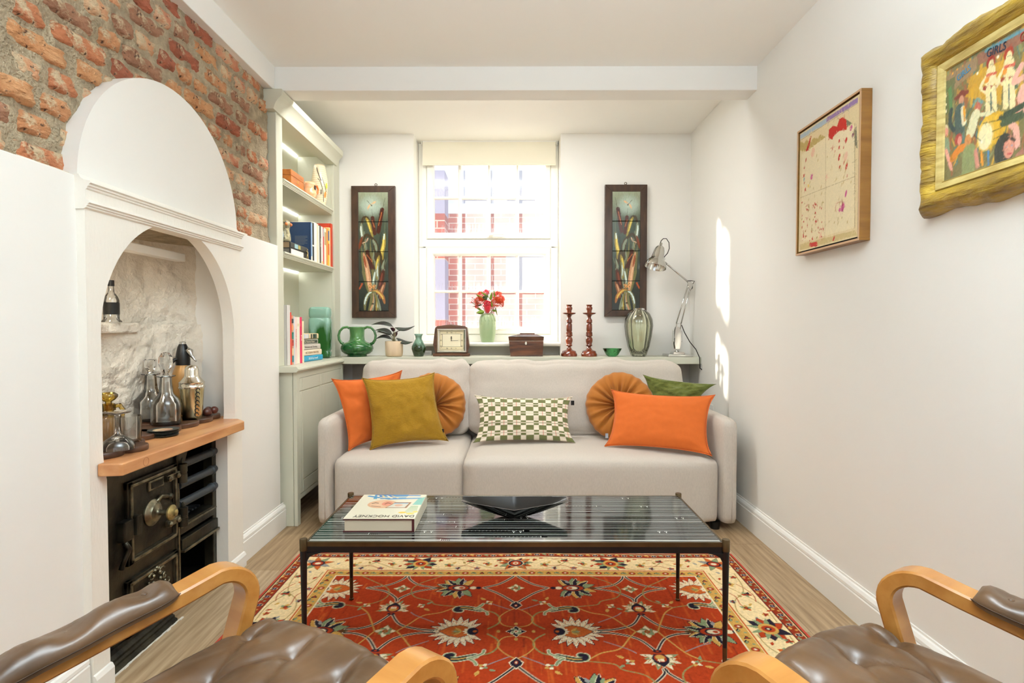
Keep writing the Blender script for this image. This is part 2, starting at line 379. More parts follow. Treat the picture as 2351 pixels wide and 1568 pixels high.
MB().box(h.x-.02, h.x+.02, YW-.022, YW-.013, h.z-.008, h.z+.008).tube([h+Vector((0, -.006, 0)), h+Vector((.01, -.022, 0)), h+Vector((.07, -.024, .0))], [.007, .007, .005], 8).build('window_handle', UPVC, win, smooth=True, sharp=45)
# roller blind
BL = pbr('blind_fabric', S(238, 232, 212), .8, bump=(400, .15, (1, 1, 1), .001), trans=0)
bl = empty('roller_blind', U(1123, 330, Y=4.235), 'cream roller blind, mostly rolled up, across the top of the window', 'blind')
bx0, bx1 = U(968, 330, Y=4.235).x, U(1279, 330, Y=4.235).x; bz1, bz0 = U(1123, 322, Y=4.235).z, U(1123, 379.5, Y=4.235).z
MB().lathe([(.018, 0), (.018, bx1-bx0-.012)], (bx0+.006, 4.252, bz1-.006), 20, axis=(1, 0, 0)).build('roller_tube', TRIMM, bl, smooth=True, sharp=50)
MB().box(bx0+.008, bx1-.01, 4.2335, 4.2365, bz0+.014, bz1-.012).build('blind_fabric', BL, bl)
MB().prism([(4.232, bz0), (4.238, bz0), (4.240, bz0+.006), (4.238, bz0+.016), (4.232, bz0+.016), (4.230, bz0+.008)], 'x', bx0+.008, bx1-.01).build('bottom_bar', BL, bl)
for s, xx in ((0, bx0), (1, bx1)): MB().box(xx-.003, xx+.003, 4.232, 4.285, bz1-.030, bz1+.006).build('bracket', UPVC, bl)
ch = MB(); 
for sx in (0, .018): ch.tube([(bx0+.003-sx, 4.24, bz1-.02), (bx0+.003-sx, 4.24, bz1-.75)], .0013, 6)
ch.build('pull_chain', UPVC, bl)
# ------------------------------------------------------------------ outside: the house across the yard
EXT_BR = bpy.data.materials.new('outside_brick'); EXT_BR.use_nodes = True
_N = EXT_BR.node_tree.nodes; _L = EXT_BR.node_tree.links; _b = _N['Principled BSDF']; _b.inputs['Roughness'].default_value = .9
_t = _N.new('ShaderNodeTexBrick'); _t.inputs['Color1'].default_value = (*S(176, 84, 66), 1); _t.inputs['Color2'].default_value = (*S(150, 70, 58), 1); _t.inputs['Mortar'].default_value = (*S(190, 170, 160), 1)
_t.inputs['Scale'].default_value = 1.0; _t.inputs['Brick Width'].default_value = .225; _t.inputs['Row Height'].default_value = .075; _t.inputs['Mortar Size'].default_value = .006
_c = _N.new('ShaderNodeTexCoord'); _m = _N.new('ShaderNodeMapping'); _m.inputs['Rotation'].default_value = (math.pi/2, 0, 0); _L.new(_c.outputs['Object'], _m.inputs['Vector']); _L.new(_m.outputs[0], _t.inputs['Vector']); _L.new(_t.outputs['Color'], _b.inputs['Base Color'])
EXT_W = pbr('outside_render', S(214, 216, 220), .9); EXT_G = pbr('outside_grey', S(150, 156, 170), .8); EXT_B = pbr('outside_blue_grey', S(150, 150, 176), .7)
hs = empty('neighbouring_house', (.5, 7.6, -.5), 'house across the yard seen through the misted window', 'house')
YH = 7.4
zc1 = U(1150, 491, Y=YH).z; zc0 = U(1150, 468, Y=YH).z
MB().box(-2.4, 4.5, YH, YH+.4, -.5, zc1).build('brick_wall', EXT_BR, hs)
MB().box(-2.4, 4.5, YH-.03, YH+.4, zc1, zc0).build('band', EXT_W, hs)
MB().box(-2.4, 4.5, YH+.05, YH+.4, zc0, zc0+.75).build('upper_wall', EXT_W, hs)
MB().prism([(YH-.05, zc0+.75), (YH+1.2, zc0+1.3), (YH+1.2, zc0+1.2), (YH, zc0+.68)], 'x', -2.4, 4.5).build('roof', EXT_G, hs)
for a in (U(1165, 640, Y=YH), ):
    MB().box(a.x-.02, a.x+.55, YH-.02, YH+.02, a.z-.15, a.z+.55).build('window', EXT_G, hs)
for a in (U(1100, 430, Y=YH), U(1200, 430, Y=YH)):
    MB().box(a.x-.20, a.x+.16, YH+.02, YH+.06, a.z-.25, a.z+.22).build('window', EXT_G, hs)
pr = U(1021, 500, Y=5.6); pl_ = U(960, 500, Y=5.6)
pier = empty('brick_pier', (pr.x-.3, 5.7, -.5), 'brick pier with blue-grey paint outside the window on the left', 'pier')
za = U(1000, 490, Y=5.6).z; zb_ = U(1000, 535, Y=5.6).z
MB().box(pl_.x-.1, pr.x, 5.6, 5.9, -.5, 1.15).build('pier_base', EXT_BR, pier)
MB().box(pl_.x-.1, pr.x, 5.6, 5.9, 1.15, za-.45).build('pier_middle', EXT_B, pier)
MB().box(pl_.x-.1, pr.x, 5.6, 5.9, za-.45, za).build('pier_brickwork', EXT_BR, pier)
MB().box(pl_.x-.1, pr.x, 5.6, 5.9, za, za+.42).build('pier_top', EXT_B, pier)
struct(MB().box(-9, 9, 4.5, 16, -.6, -.5).build('ground_outside', pbr('yard_paving', S(170, 165, 158), .9)))
# ------------------------------------------------------------------ rear of the room (behind the camera): wall with a wide unglazed gap made for the added rear fill
rw = MB(); rw.box(-1.7, -1.1, -2.45, -2.35, -.06, 2.6); rw.box(1.1, 1.45, -2.45, -2.35, -.06, 2.6); rw.box(-1.1, 1.1, -2.45, -2.35, 2.3, 2.6); rw.box(-1.1, 1.1, -2.45, -2.35, -.06, .4)
struct(rw.build('wall_rear', WHITE))
# ------------------------------------------------------------------ left wall: plaster below, brick above
XL = -1.25
wl_ = MB()
wl_.box(-1.7, XL, -2.35, 1.626, -.06, 1.512); wl_.box(-1.7, XL, 2.56, 3.0, -.06, 1.508)
wl_.box(-1.85, -1.7, -2.35, 4.45, -.06, 2.6)
wl_.box(-1.7, -1.5, 3.0, 3.02, -.06, 2.6)
struct(wl_.build('wall_left', WHITE, bevel=.003))['label'] = 'white plastered lower left wall'
# mortar bed with an uneven face
MORTAR = pbr('lime_mortar', S(212, 194, 162), .95, var=(22, S(172, 154, 126)), bump=(110, 1.0, (1, 1, 1), .03))
def mortar_face():
    nyy, nz = 190, 90
    ys = np.linspace(-.6, 2.995, nyy); zs = np.linspace(1.44, 2.325, nz); P = np.zeros((nz, nyy, 3))
    for j, z in enumerate(zs):
        for i, y in enumerate(ys):
            v = Vector((y*14, z*14, 3)); P[j, i] = (-1.297+.009*noise.noise(v)+.006*noise.noise(v*3.1), y, z)
    return grid_mesh('mortar', P)
bw = link('wall_left_brick', mortar_face(), MORTAR, None, True); struct(bw)
bw['label'] = 'rough exposed brick upper left wall with sandy lime mortar'
struct(MB().box(-1.7, -1.312, -2.35, 3.0, 1.44, 2.4).build('wall_left_backing', MORTAR))
BRK = []
for k, (a, b) in enumerate([((200,132,92),(178,108,72)), ((208,152,108),(184,124,82)), ((180,104,76),(146,84,60)), ((206,142,102),(212,176,138)), ((172,126,98),(144,100,74)), ((212,162,116),(192,132,86)), ((196,118,88),(214,168,132))]):
    m = pbr('old_brick', S(*a), .92, var=(9, S(*b), (1, 1, 1.6)), bump=(55, .9, (1, 1, 1.6), .020))
    nt = m.node_tree; N = nt.nodes; L = nt.links; b_ = N['Principled BSDF']
    # mortar smears and soot
    tc = N.new('ShaderNodeTexCoord'); n = N.new('ShaderNodeTexNoise'); n.inputs['Scale'].default_value = 17; n.inputs['Detail'].default_value = 8; n.inputs['Roughness'].default_value = .7
    L.new(tc.outputs['Object'], n.inputs['Vector']); r = N.new('ShaderNodeMapRange'); r.inputs['From Min'].default_value = .50+.03*(k % 3); r.inputs['From Max'].default_value = .60+.03*(k % 3); L.new(n.outputs['Fac'], r.inputs['Value'])
    src = b_.inputs['Base Color'].links[0].from_socket
    mx = N.new('ShaderNodeMix'); mx.data_type = 'RGBA'; L.new(src, mx.inputs['A']); mx.inputs['B'].default_value = (*S(204, 182, 148), 1); L.new(r.outputs['Result'], mx.inputs['Factor'])
    n3 = N.new('ShaderNodeTexNoise'); n3.inputs['Scale'].default_value = 60; n3.inputs['Detail'].default_value = 4; L.new(tc.outputs['Object'], n3.inputs['Vector'])
    r3 = N.new('ShaderNodeMapRange'); r3.inputs['From Min'].default_value = .62; r3.inputs['From Max'].default_value = .70; L.new(n3.outputs['Fac'], r3.inputs['Value'])
    m3 = N.new('ShaderNodeMix'); m3.data_type = 'RGBA'; L.new(mx.outputs['Result'], m3.inputs['A']); m3.inputs['B'].default_value = (*S(88, 62, 46), 1); L.new(r3.outputs['Result'], m3.inputs['Factor'])
    L.new(m3.outputs['Result'], b_.inputs['Base Color']); BRK.append(m)
def brick_mesh(L_, seed, mat):
    """a worn brick: face towards +x, length along y, height along z, uneven outline and face"""
    ny, nz = (16 if L_ > .15 else 9), 8; h = .064; P = np.zeros((nz, ny, 3)); o = seed*7.3
    for j in range(nz):
        for i in range(ny):
            u = -1+2*i/(ny-1); v = -1+2*j/(nz-1)
            w = 1-.10*max(0, abs(u)-.5)*abs(v)**2
            y = u*L_/2*w+.006*noise.noise(Vector((u*2, v*2, o))); z = v*h/2*(1-.12*abs(u)**5)+.007*noise.noise(Vector((u*2.6, v*1.2, o+5)))
            e = max(abs(u)**9, abs(v)**5); x = .010*(1-e)+.010*noise.noise(Vector((u*4*L_/.2, v*1.7, o+9)))+.006*noise.noise(Vector((u*11*L_/.2, v*4, o+2)))-.014*e
            P[j, i] = (x, y, z)
    me = grid_mesh('brick', P); me.materials.append(mat); me.shade_smooth(); return me
str_ = [brick_mesh(.215, k, BRK[k % 7]) for k in range(14)]; hdr = [brick_mesh(.103, 30+k, BRK[(k*3+1) % 7]) for k in range(10)]
AC_Y, AC_Z, AR, AH = 2.088, 1.50, .466, .445      # arch board
course = .0745; z = 1.548; k = 0
while z < 2.33:
    y = 2.985+(0 if k % 2 else .06)
    pat = k % 2
    while y > .25:
        hd = (pat == 1) if random.random() > .18 else (pat == 0)
        L_ = .103 if hd else .215
        y -= L_/2; e = ((y-AC_Y)/(AR-.03))**2+((z-AC_Z)/(AH-.03))**2
        inside = (y+L_/2 < AC_Y+AR-.02 and y-L_/2 > AC_Y-AR+.02 and e < .9) and all(((yy-AC_Y)/(AR-.015))**2+((max(z+.03, AC_Z)-AC_Z)/(AH-.015))**2 < 1 for yy in (y-L_/2, y+L_/2))
        if not inside and y+L_/2 < 2.99:
            o = bpy.data.objects.new('brick', random.choice(hdr if hd else str_)); COL.objects.link(o); o.parent = bw
            o.location = (-1.296+random.uniform(-.006, .006), y, z+random.uniform(-.003, .003)); o.rotation_euler = (random.uniform(-.03, .03), random.uniform(-.06, .06), random.uniform(-.03, .03))
        y -= L_/2+random.uniform(.011, .019)
    z += course; k += 1
# ------------------------------------------------------------------ arched plaster panel over the fireplace
def arch_pts(cy, cz, r, h, n=40): return [(cy+r*math.cos(math.pi*i/n), cz+h*math.sin(math.pi*i/n)) for i in range(n+1)]
ap = MB().prism(arch_pts(AC_Y, AC_Z, AR, AH)+[(AC_Y-AR, 1.44), (AC_Y+AR, 1.44)], 'x', -1.31, -1.2485)
struct(ap.build('wall_left_arch_panel', WHITE))['label'] = 'white arched plaster panel over the fireplace'
# ------------------------------------------------------------------ fire surround with the arched opening
XS = -1.225; SY0, SY1, SZ = 1.618, 2.530, 1.478
OY0, OY1 = 1.672, 2.470; OC = (OY0+OY1)/2; OR = (OY1-OY0)/2; OZ = 1.05
arch = [(OC-OR*math.cos(math.pi*i/48), OZ+(.395)*math.sin(math.pi*i/48)) for i in range(49)]
sb = MB()
# front face as quads between opening and outer outline, with depth back to the wall
def ring_pts(x):
    inner = [(OY0+.014, 0), (OY0+.014, .62), (OY0+.004, .66), (OY0, .70)]+arch+[(OY1, .70), (OY1-.004, .67), (OY1-.07, .66), (OY1-.075, 0)]
    outer = []
    for (y, z) in inner:
        if z <= OZ: outer.append((SY0 if y < OC else SY1, z))
        else:
            a = (y-OC)/OR; outer.append((max(SY0, min(SY1, OC+a*(SY1-SY0)/2*1.25)), SZ if z > 1.2 else OZ+(z-OZ)/(.15)*(SZ-OZ)))
    return [(x, *p) for p in inner], [(x, *p) for p in outer]
fi, fo = ring_pts(XS); bi, bo = ring_pts(-1.275)
n = len(fi); vs = fo+fi+bi+[(XL-.02, p[1], p[2]) for p in fo]; fs = []
for i in range(n-1):
    fs += [(i, i+1, n+i+1, n+i), (n+i, n+i+1, 2*n+i+1, 2*n+i), (i+1, i, 3*n+i, 3*n+i+1)]
sb.add(vs, fs)
sur = empty('fire_surround', (XS, OC, 0), 'white painted fire surround with an arched opening and moulded top', 'fireplace')
so = sb.build('surround_panel', BRUSHP, sur)
# moulded shelf band on top of the surround, following the photograph's two reeded bands
prof = [(-1.26, SZ+.036), (-1.238, SZ+.036), (-1.232, SZ+.026), (-1.222, SZ+.020), (-1.205, SZ+.017), (-1.203, SZ+.011), (-1.209, SZ+.008), (-1.209, SZ+.003), (-1.214, SZ+.001), (-1.214, SZ-.004), (-1.219, SZ-.007),
        (-1.219, SZ-.034), (-1.209, SZ-.040), (-1.207, SZ-.045), (-1.213, SZ-.048), (-1.213, SZ-.052), (-1.218, SZ-.054), (-1.218, SZ-.058), (XS-.001, SZ-.062), (-1.26, SZ-.062)]
MB().prism(prof, 'y', SY0-.004, SY1+.004).build('mantel_moulding', BRUSHP, sur)
MB().prism([(XS, 0), (XS+.012, 0), (XS+.012, .05), (XS+.006, .062), (XS, .064)], 'y', SY0-.003, OY0+.016).build('plinth_block', TRIMM, sur)
MB().prism([(XS, 0), (XS+.012, 0), (XS+.012, .05), (XS+.006, .062), (XS, .064)], 'y', OY1-.075, SY1+.003).build('plinth_block', TRIMM, sur)
# chimney hollow behind: rounded, lumpy plaster
def hollow(z0, z1, back, name, nz=70, mat=ROUGHP):
    plan = [(-1.276, 1.50), (-1.40, 1.50), (back+.06, 1.53), (back, 1.60), (back, 1.80), (back, 2.0)]+[(-1.28+(back+1.28)*math.cos(t), 2.08+.56*math.sin(t)) for t in [i*math.pi/16 for i in range(9)]]
    # resample
    pts = [Vector((*p, 0)) for p in plan]; d = [0]
    for i in range(1, len(pts)): d.append(d[-1]+(pts[i]-pts[i-1]).length)
    nu = 150; P = np.zeros((nz, nu, 3))
    for i in range(nu):
        s = d[-1]*i/(nu-1); k = max(j for j in range(len(d)-1) if d[j] <= s+1e-9); p = pts[k].lerp(pts[k+1], (s-d[k])/(d[k+1]-d[k]))
        dr = (Vector((-1.35, 2.05, 0))-p).normalized()
        for j in range(nz):
            z = z0+(z1-z0)*j/(nz-1); v = Vector((p.x*9, p.y*9, z*9)); a = .010*noise.noise(v)+.012*noise.noise(v*.45)+.006*noise.noise(v*3)+.003*noise.noise(v*7)
            P[j, i] = (p.x+dr.x*a, p.y+dr.y*a, z)
    return link(name, grid_mesh('h', P), mat, sur, True)
hollow(.66, 1.09, -1.56, 'hollow_lower_wall'); hollow(1.085, 1.52, -1.60, 'hollow_upper_wall')
MB().box(-1.75, -1.525, 1.45, 2.30, 1.055, 1.096).build('hollow_ledge', ROUGHP, sur, bevel=.008)
MB().box(-1.75, -1.27, 1.45, 2.70, 1.49, 1.52).build('hollow_ceiling', ROUGHP, sur)
MB().box(-1.42, -1.375, 1.52, 2.37, 1.352, 1.384).build('lintel_bar', TRIMM, sur, bevel=.003)
SOOT = pbr('soot_black', S(14, 12, 11), .95)
fb = MB(); fb.box(-1.75, -1.72, 1.45, 2.70, -.01, .66); fb.box(-1.72, -1.278, 1.45, 1.64, -.01, .655); fb.box(-1.72, -1.278, 2.52, 2.60, -.01, .655); fb.box(-1.72, -1.335, 1.6, 2.55, -.01, .005)
fb.build('fire_chamber', SOOT, sur)
FIREBR = pbr('sooty_firebrick', S(70, 48, 36), .95, bump=(14, .8, (1, 1, 1), .02))
MB().box(-1.72, -1.56, 2.08, 2.52, .0, .2).build('firebrick', FIREBR, sur, bevel=.02)
# ------------------------------------------------------------------ wooden mantel slab
OAKM = pbr('pine_slab', S(214, 160, 108), .38, var=(5, S(184, 122, 74), (4, .7, 4)), bump=(20, .1, (5, .6, 5)), coat=.15)
mt = empty('mantel_shelf', (-1.25, 2.06, .637), 'waxed pine slab shelf above the iron range', 'shelf')
ZM = .677
MB().prism([(-1.2235, 1.645), (-1.165, 1.652), (-1.155, 1.658), (-1.155, 2.405), (-1.160, 2.415), (-1.21, 2.467), (-1.28, 2.467), (-1.285, 2.56), (-1.40, 2.50), (-1.48, 2.38), (-1.525, 2.2), (-1.53, 1.62), (-1.28, 1.60), (-1.278, 1.676), (-1.2235, 1.676)], 'z', ZM-.038, ZM).build('slab', OAKM, mt, bevel=.004)
ED = U(337, 1060, X=-1.153)
MB().lathe([(.0, 0), (.012, 0), (.0135, .0006), (.014, 0)], (-1.1552, ED.y, ZM-.02), 20, axis=(1, 0, 0)).build('knot', pbr('dark_knot', S(150, 92, 52), .5), mt)
# ------------------------------------------------------------------ cast iron range
IRON = pbr('black_leaded_iron', S(78, 74, 60), .40, metal=.8, var=(9, S(24, 23, 21)), bump=(60, .35, (1, 1, 1), .003))
IRONL = pbr('worn_iron_edges', S(150, 144, 120), .36, metal=.9, var=(30, S(84, 80, 66)), bump=(60, .3, (1, 1, 1), .002))
BAR = pbr('grate_bar_iron', S(62, 68, 72), .5, metal=.4, bump=(70, .4, (1, 1, 1), .002))
BRASSK = pbr('worn_brass_knob', S(190, 172, 112), .4, metal=.7, var=(40, S(110, 96, 60)))
rg = empty('cast_iron_range', (-1.30, 2.08, 0), 'black cast iron cooking range with oven door and fire grate', 'range')
XR = -1.275
MB().box(-1.62, XR, 1.655, 2.11, .02, .632).build('oven_body', IRON, rg, bevel=.003)
MB().box(-1.50, XR+.008, 1.655, 2.50, .612, .636).build('top_plate', IRON, rg, bevel=.003)
def framed(name, y0, y1, z0, z1, x, th, rim, parent):
    d = MB(); d.box(x-.004, x+th*.45, y0+rim*.8, y1-rim*.8, z0+rim*.8, z1-rim*.8)
    o = d.build(name, IRON, parent)
    for a, b, c, e in ((y0, y1, z1-rim, z1), (y0, y1, z0, z0+rim), (y0, y0+rim, z0, z1), (y1-rim, y1, z0, z1)):
        MB().box(x-.002, x+th*.7, a, b, c, e).build('door_rim', IRON, o if parent is rg else parent, bevel=.003)
    q = rim*.35
    for a, b, c, e in ((y0+q, y1-q, z1-rim*.75, z1-q), (y0+q, y1-q, z0+q, z0+rim*.75), (y0+q, y0+rim*.75, z0+q, z1-q), (y1-rim*.75, y1-q, z0+q, z1-q)):
        MB().box(x, x+th, a, b, c, e).build('door_rim', IRONL, o if parent is rg else parent, bevel=.002)
    return o
XD = XR
d1 = framed('oven_door', 1.828, 2.100, .292, .570, XD, .020, .026, rg); d1['label'] = 'square oven door with round turning knob'
d2 = framed('ash_door', 1.822, 2.100, .055, .245, XD, .018, .026, rg)
# name plate, knob, hinges, latch
yk, zk = 1.955, .432
pl2 = MB(); pl2.box(XD, XD+.016, 1.935, 2.018, .510, .545); pl2.build('name_plate', IRONL, d1, bevel=.003)
MB().box(XD+.015, XD+.0175, 1.945, 2.008, .517, .538).build('name_plate_field', IRON, d1)
kn = MB().lathe([(.046, 0), (.046, .008), (.040, .014), (.034, .016), (.030, .022), (.016, .026), (.011, .030), (.0095, .036), (.0095, .062), (.010, .066)], (XD+.006, yk, zk), 28, axis=(1, 0, 0)).build('turning_boss', IRONL, d1, smooth=True, sharp=40)
MB().lathe([(.010, .062), (.022, .066), (.027, .070), (.027, .075), (.018, .082), (.012, .084), (.011, .090), (.004, .094), (.0, .094)], (XD+.006, yk, zk), 24, axis=(1, 0, 0)).build('turning_knob', BRASSK, d1, smooth=True, sharp=40)
MB().tube([(XD+.016, yk+.01, zk+.03), (XD+.018, yk+.04, zk+.045), (XD+.014, yk+.09, zk+.03)], .007, 8).build('turning_arm', IRONL, d1, smooth=True)
MB().lathe([(.012, 0), (.012, .012), (.006, .018), (0, .018)], (XD+.008, yk+.095, zk+.028), 12, axis=(1, 0, 0)).build('bolt', IRON, d1, smooth=True, sharp=40)
for zz in (.528, .362):
    hg = MB().box(XD+.006, XD+.022, 2.030, 2.120, zz-.012, zz+.012).build('hinge_strap', IRONL, rg, bevel=.003)
    MB().lathe([(.010, -.036), (.017, -.036), (.017, -.004), (.0155, -.003), (.0155, .003), (.017, .004), (.017, .034), (.006, .038), (.006, .046), (.003, .055), (0, .055)], (XD+.020, 2.122, zz), 18).build('hinge_barrel', IRON, rg, smooth=True, sharp=40)
    for yy in (2.035, 2.085): MB().lathe([(.010, 0), (.010, .008), (.004, .013), (0, .013)], (XD+.021, yy, zz), 12, axis=(1, 0, 0)).build('bolt', IRONL, rg, smooth=True, sharp=40)
lt = MB(); lt.box(XD, XD+.028, 1.790, 1.836, .385, .452); lt.box(XD+.005, XD+.036, 1.842, 1.866, .392, .458); lt.build('door_latch', IRON, rg, bevel=.004)
MB().tube([(XD+.02, 1.80, .385), (XD+.026, 1.815, .36), (XD+.02, 1.80, .33), (XD+.014, 1.79, .30)], .008, 8).build('latch_hook', IRON, rg, smooth=True)
# cast ornament: scrolls and leaves on the lower door
orn = MB(); oc = Vector((XD+.012, 1.965, .178))
for s in (-1, 1):
    for k, (a0, R0) in enumerate(((.5, .05), (1.6, .034), (2.7, .05))):
        pts = []
        for i in range(14):
            t = i/13; r = R0*(1-.75*t); a = a0+t*5.2; c0 = Vector((0, s*(.028+.018*k), .030-.022*k))
            pts.append(oc+c0+Vector((.004, s*r*.36*math.cos(a), r*.36*math.sin(a))))
        orn.tube(pts, [.0045*(1-.6*i/13) for i in range(14)], 6)
for k in range(7):
    a = math.pi*k/6; orn.lathe([(0, -.002), (.007, .002), (.006, .008), (0, .010)], oc+Vector((0, .020*math.cos(a), .010+.045*math.sin(a))), 8, axis=(1, 0, 0))
orn.lathe([(.014, 0), (.013, .006), (.006, .010), (0, .011)], oc+Vector((0, 0, -.012)), 12, axis=(1, 0, 0))
orn.build('cast_ornament', IRONL, d2, smooth=True)
# fire opening: stiles, bars, grate, ash shelf
MB().box(XR-.03, XR+.004, 2.104, 2.132, .02, .612).build('stile', IRON, rg, bevel=.003)
MB().box(XR+.002, XR+.010, 2.112, 2.119, .03, .60).build('stile_bead', IRONL, rg, bevel=.002)
MB().box(XR-.04, XR-.0005, 2.372, 2.515, .006, .612).build('stile', IRON, rg, bevel=.003)
for (a, b) in ((.335, .595), (.10, .285)):
    MB().box(XR+.004, XR+.013, 2.402, 2.412, a, b).build('stile_bead', IRONL, rg, bevel=.002); MB().box(XR+.004, XR+.013, 2.440, 2.450, a, b).build('stile_bead', IRONL, rg, bevel=.002)
    MB().box(XR+.004, XR+.013, 2.402, 2.450, a-.006, a+.004).build('stile_bead', IRONL, rg, bevel=.002)
MB().prism([(2.10, .612), (2.18, .612), (2.145, .545), (2.13, .50), (2.11, .50)], 'x', XR-.02, XR+.012).build('corner_bracket', IRON, rg, bevel=.003)
for zz in (.553, .478, .405):
    MB().tube([(XR+.002, 2.120, zz), (XR+.004, 2.345, zz), (XR+.004, 2.350, zz), (XR+.004, 2.356, zz), (XR+.003, 2.357, zz), (XR, 2.385, zz)], [.0155, .0155, .020, .020, .0155, .0155], 16).build('fire_bar', BAR, rg, smooth=True, sharp=40)
MB().box(XR-.05, XR+.004, 2.13, 2.385, .285, .325).build('grate_front', IRON, rg, bevel=.003)
MB().box(XR+.002, XR+.008, 2.13, 2.385, .312, .318).build('grate_bead', IRONL, rg)
for k in range(9):
    MB().box(-1.58, XR-.05, 2.145+k*.026, 2.157+k*.026, .318, .330).build('grate_rib', BAR, rg)
MB().box(XR-.012, XR+.012, 2.13, 2.388, .228, .268).build('ash_flap', IRON, rg, bevel=.003)
MB().box(XR-.004, XR+.020, 2.13, 2.388, .218, .228).build('ash_flap_lip', IRONL, rg, bevel=.002)
# base moulding of the oven part
bp_ = MB().prism([(XR-.03, 0), (XR+.040, 0), (XR+.040, .012), (XR+.030, .016), (XR+.030, .024), (XR+.022, .028), (XR+.022, .036), (XR+.010, .044), (XR+.004, .056), (XR-.03, .056)], 'y', 1.72, 2.045)
bp_.build('base_moulding', IRON, rg, bevel=.001)
PL = MB(); yy = 1.69
while yy < 2.06:
    PL.box(XR+.0405, XR+.046+random.uniform(-.003, .003), yy, yy+.02, .0005, .003+random.uniform(0, .002)); yy += .02
PL.build('mortar_edge', pbr('white_filler', S(225, 220, 208), .9), rg)

# ------------------------------------------------------------------ things on the mantel slab
GLASS = glassy('cut_glass', (.97, .98, .97), .01, ior=1.45)
AMBER = glassy('amber_glass', (.70, .50, .10), .02)
STEEL = pbr('shaker_silver', (.80, .77, .68), .16, metal=1.0); GOLDST = pbr('shaker_body', (.62, .55, .33), .22, metal=1.0)
DW = pbr('dark_walnut', S(96, 62, 40), .45, var=(6, S(66, 40, 26), (5, 1, 5)), coat=.15)
def at_z(px, py, z): return U(px, py, Z=z)
def lobed(name, cells, z, h, mat, parent):
    for k, (x, y, r) in enumerate(cells):
        MB().lathe([(r*.97, 0), (r, .003), (r, h-.003), (r*.97, h)], (x, y, z), 36).build(name, mat, parent, smooth=True, sharp=40)
tr1 = empty('wooden_tray', (-1.36, 2.30, ZM), 'long scalloped dark wood tray at the back of the mantel slab', 'tray')
lobed('tray_lobe', [(-1.455, 2.30, .085), (-1.385, 2.03, .088), (-1.375, 2.15, .088), (-1.372, 2.27, .088), (-1.372, 2.385, .085), (-1.36, 2.475, .06)], ZM, .018, DW, tr1)
tr2 = empty('wooden_tray', (-1.33, 1.80, ZM), 'round scalloped dark wood tray at the front end of the mantel slab', 'tray')
lobed('tray_lobe', [(-1.285, 1.745, .062), (-1.25, 1.83, .050), (-1.34, 1.81, .085), (-1.31, 1.885, .060), (-1.375, 1.73, .07)], ZM, .018, DW, tr2)
ZT = ZM+.018
def flute(n, amp): return lambda a, z: 1-amp*abs(math.sin(a*n/2))
def decanter(px, Y, body, label, stopper, h):
    x = (px-1181)*Y/FPX; d = empty('glass_decanter', (x, Y, ZT), label, 'decanter', None); c = (x, Y, ZT)
    outer = [(body*.90, 0), (body, .006), (body*1.0, .055), (body*.97, .085), (body*.80, .102), (body*.50, .120), (.024, .130), (.021, .165), (.020, .185), (.034, .190), (.034, .193)]
    inner = [(.016, .193), (.016, .135), (body*.46, .112), (body*.74, .096), (body*.88, .080), (body*.90, .055), (body*.88, .016), (0, .012)]
    R = MB(); R.lathe([(0, .0)]+outer+inner, c, 32, cap=(False, False), rfun=lambda a, z: 1-(.045*abs(math.sin(a*8)) if z < .12 else 0)).build('decanter_body', GLASS, d, smooth=True, sharp=60)
    MB().lathe(stopper, (x, Y, ZT+.170), 8, rfun=None).build('stopper', GLASS, d, smooth=False)
    return d
decanter(342, 2.31, .060, 'cut glass decanter with a square stopper', [(0, 0), (.012, 0), (.013, .024), (.010, .030), (.022, .050), (.024, .078), (.020, .082), (0, .082)], .25)
decanter(377, 2.215, .054, 'cut glass decanter with a tall pear shaped stopper, in front of the soda siphon', [(0, 0), (.012, 0), (.013, .024), (.009, .030), (.018, .046), (.026, .070), (.024, .096), (.014, .112), (0, .116)], .29)
# amber jug with stopper
x = (243-1181)*1.93/FPX; am = empty('amber_decanter', (x, 1.93, ZM), 'amber glass decanter with handle and ball stopper, by the left edge of the arch', 'decanter'); c = (x, 1.93, ZM)
AMZ = 0
MB().lathe([(0, 0), (.040, 0), (.046, .02), (.048, .07), (.045, .088), (.030, .100), (.022, .103), (.021, .128), (.023, .138), (.020, .138), (.018, .104), (.040, .086), (.043, .07), (.041, .02), (0, .008)], c, 28, cap=(False, False)).build('decanter_body', AMBER, am, smooth=True, sharp=60)
MB().lathe([(0, .112), (.012, .112), (.010, .146), (.020, .152), (.028, .162), (.028, .170), (.018, .178), (0, .180)], c, 24).build('stopper', AMBER, am, smooth=True, sharp=60)
hp = [Vector(c)+Vector(q) for q in ((.018, 0, .130), (.036, .004, .134), (.046, .006, .118), (.044, .006, .100), (.046, .004, .086))]
MB().tube(hp, [.007, .008, .008, .007, .006], 10).build('handle', AMBER, am, smooth=True)
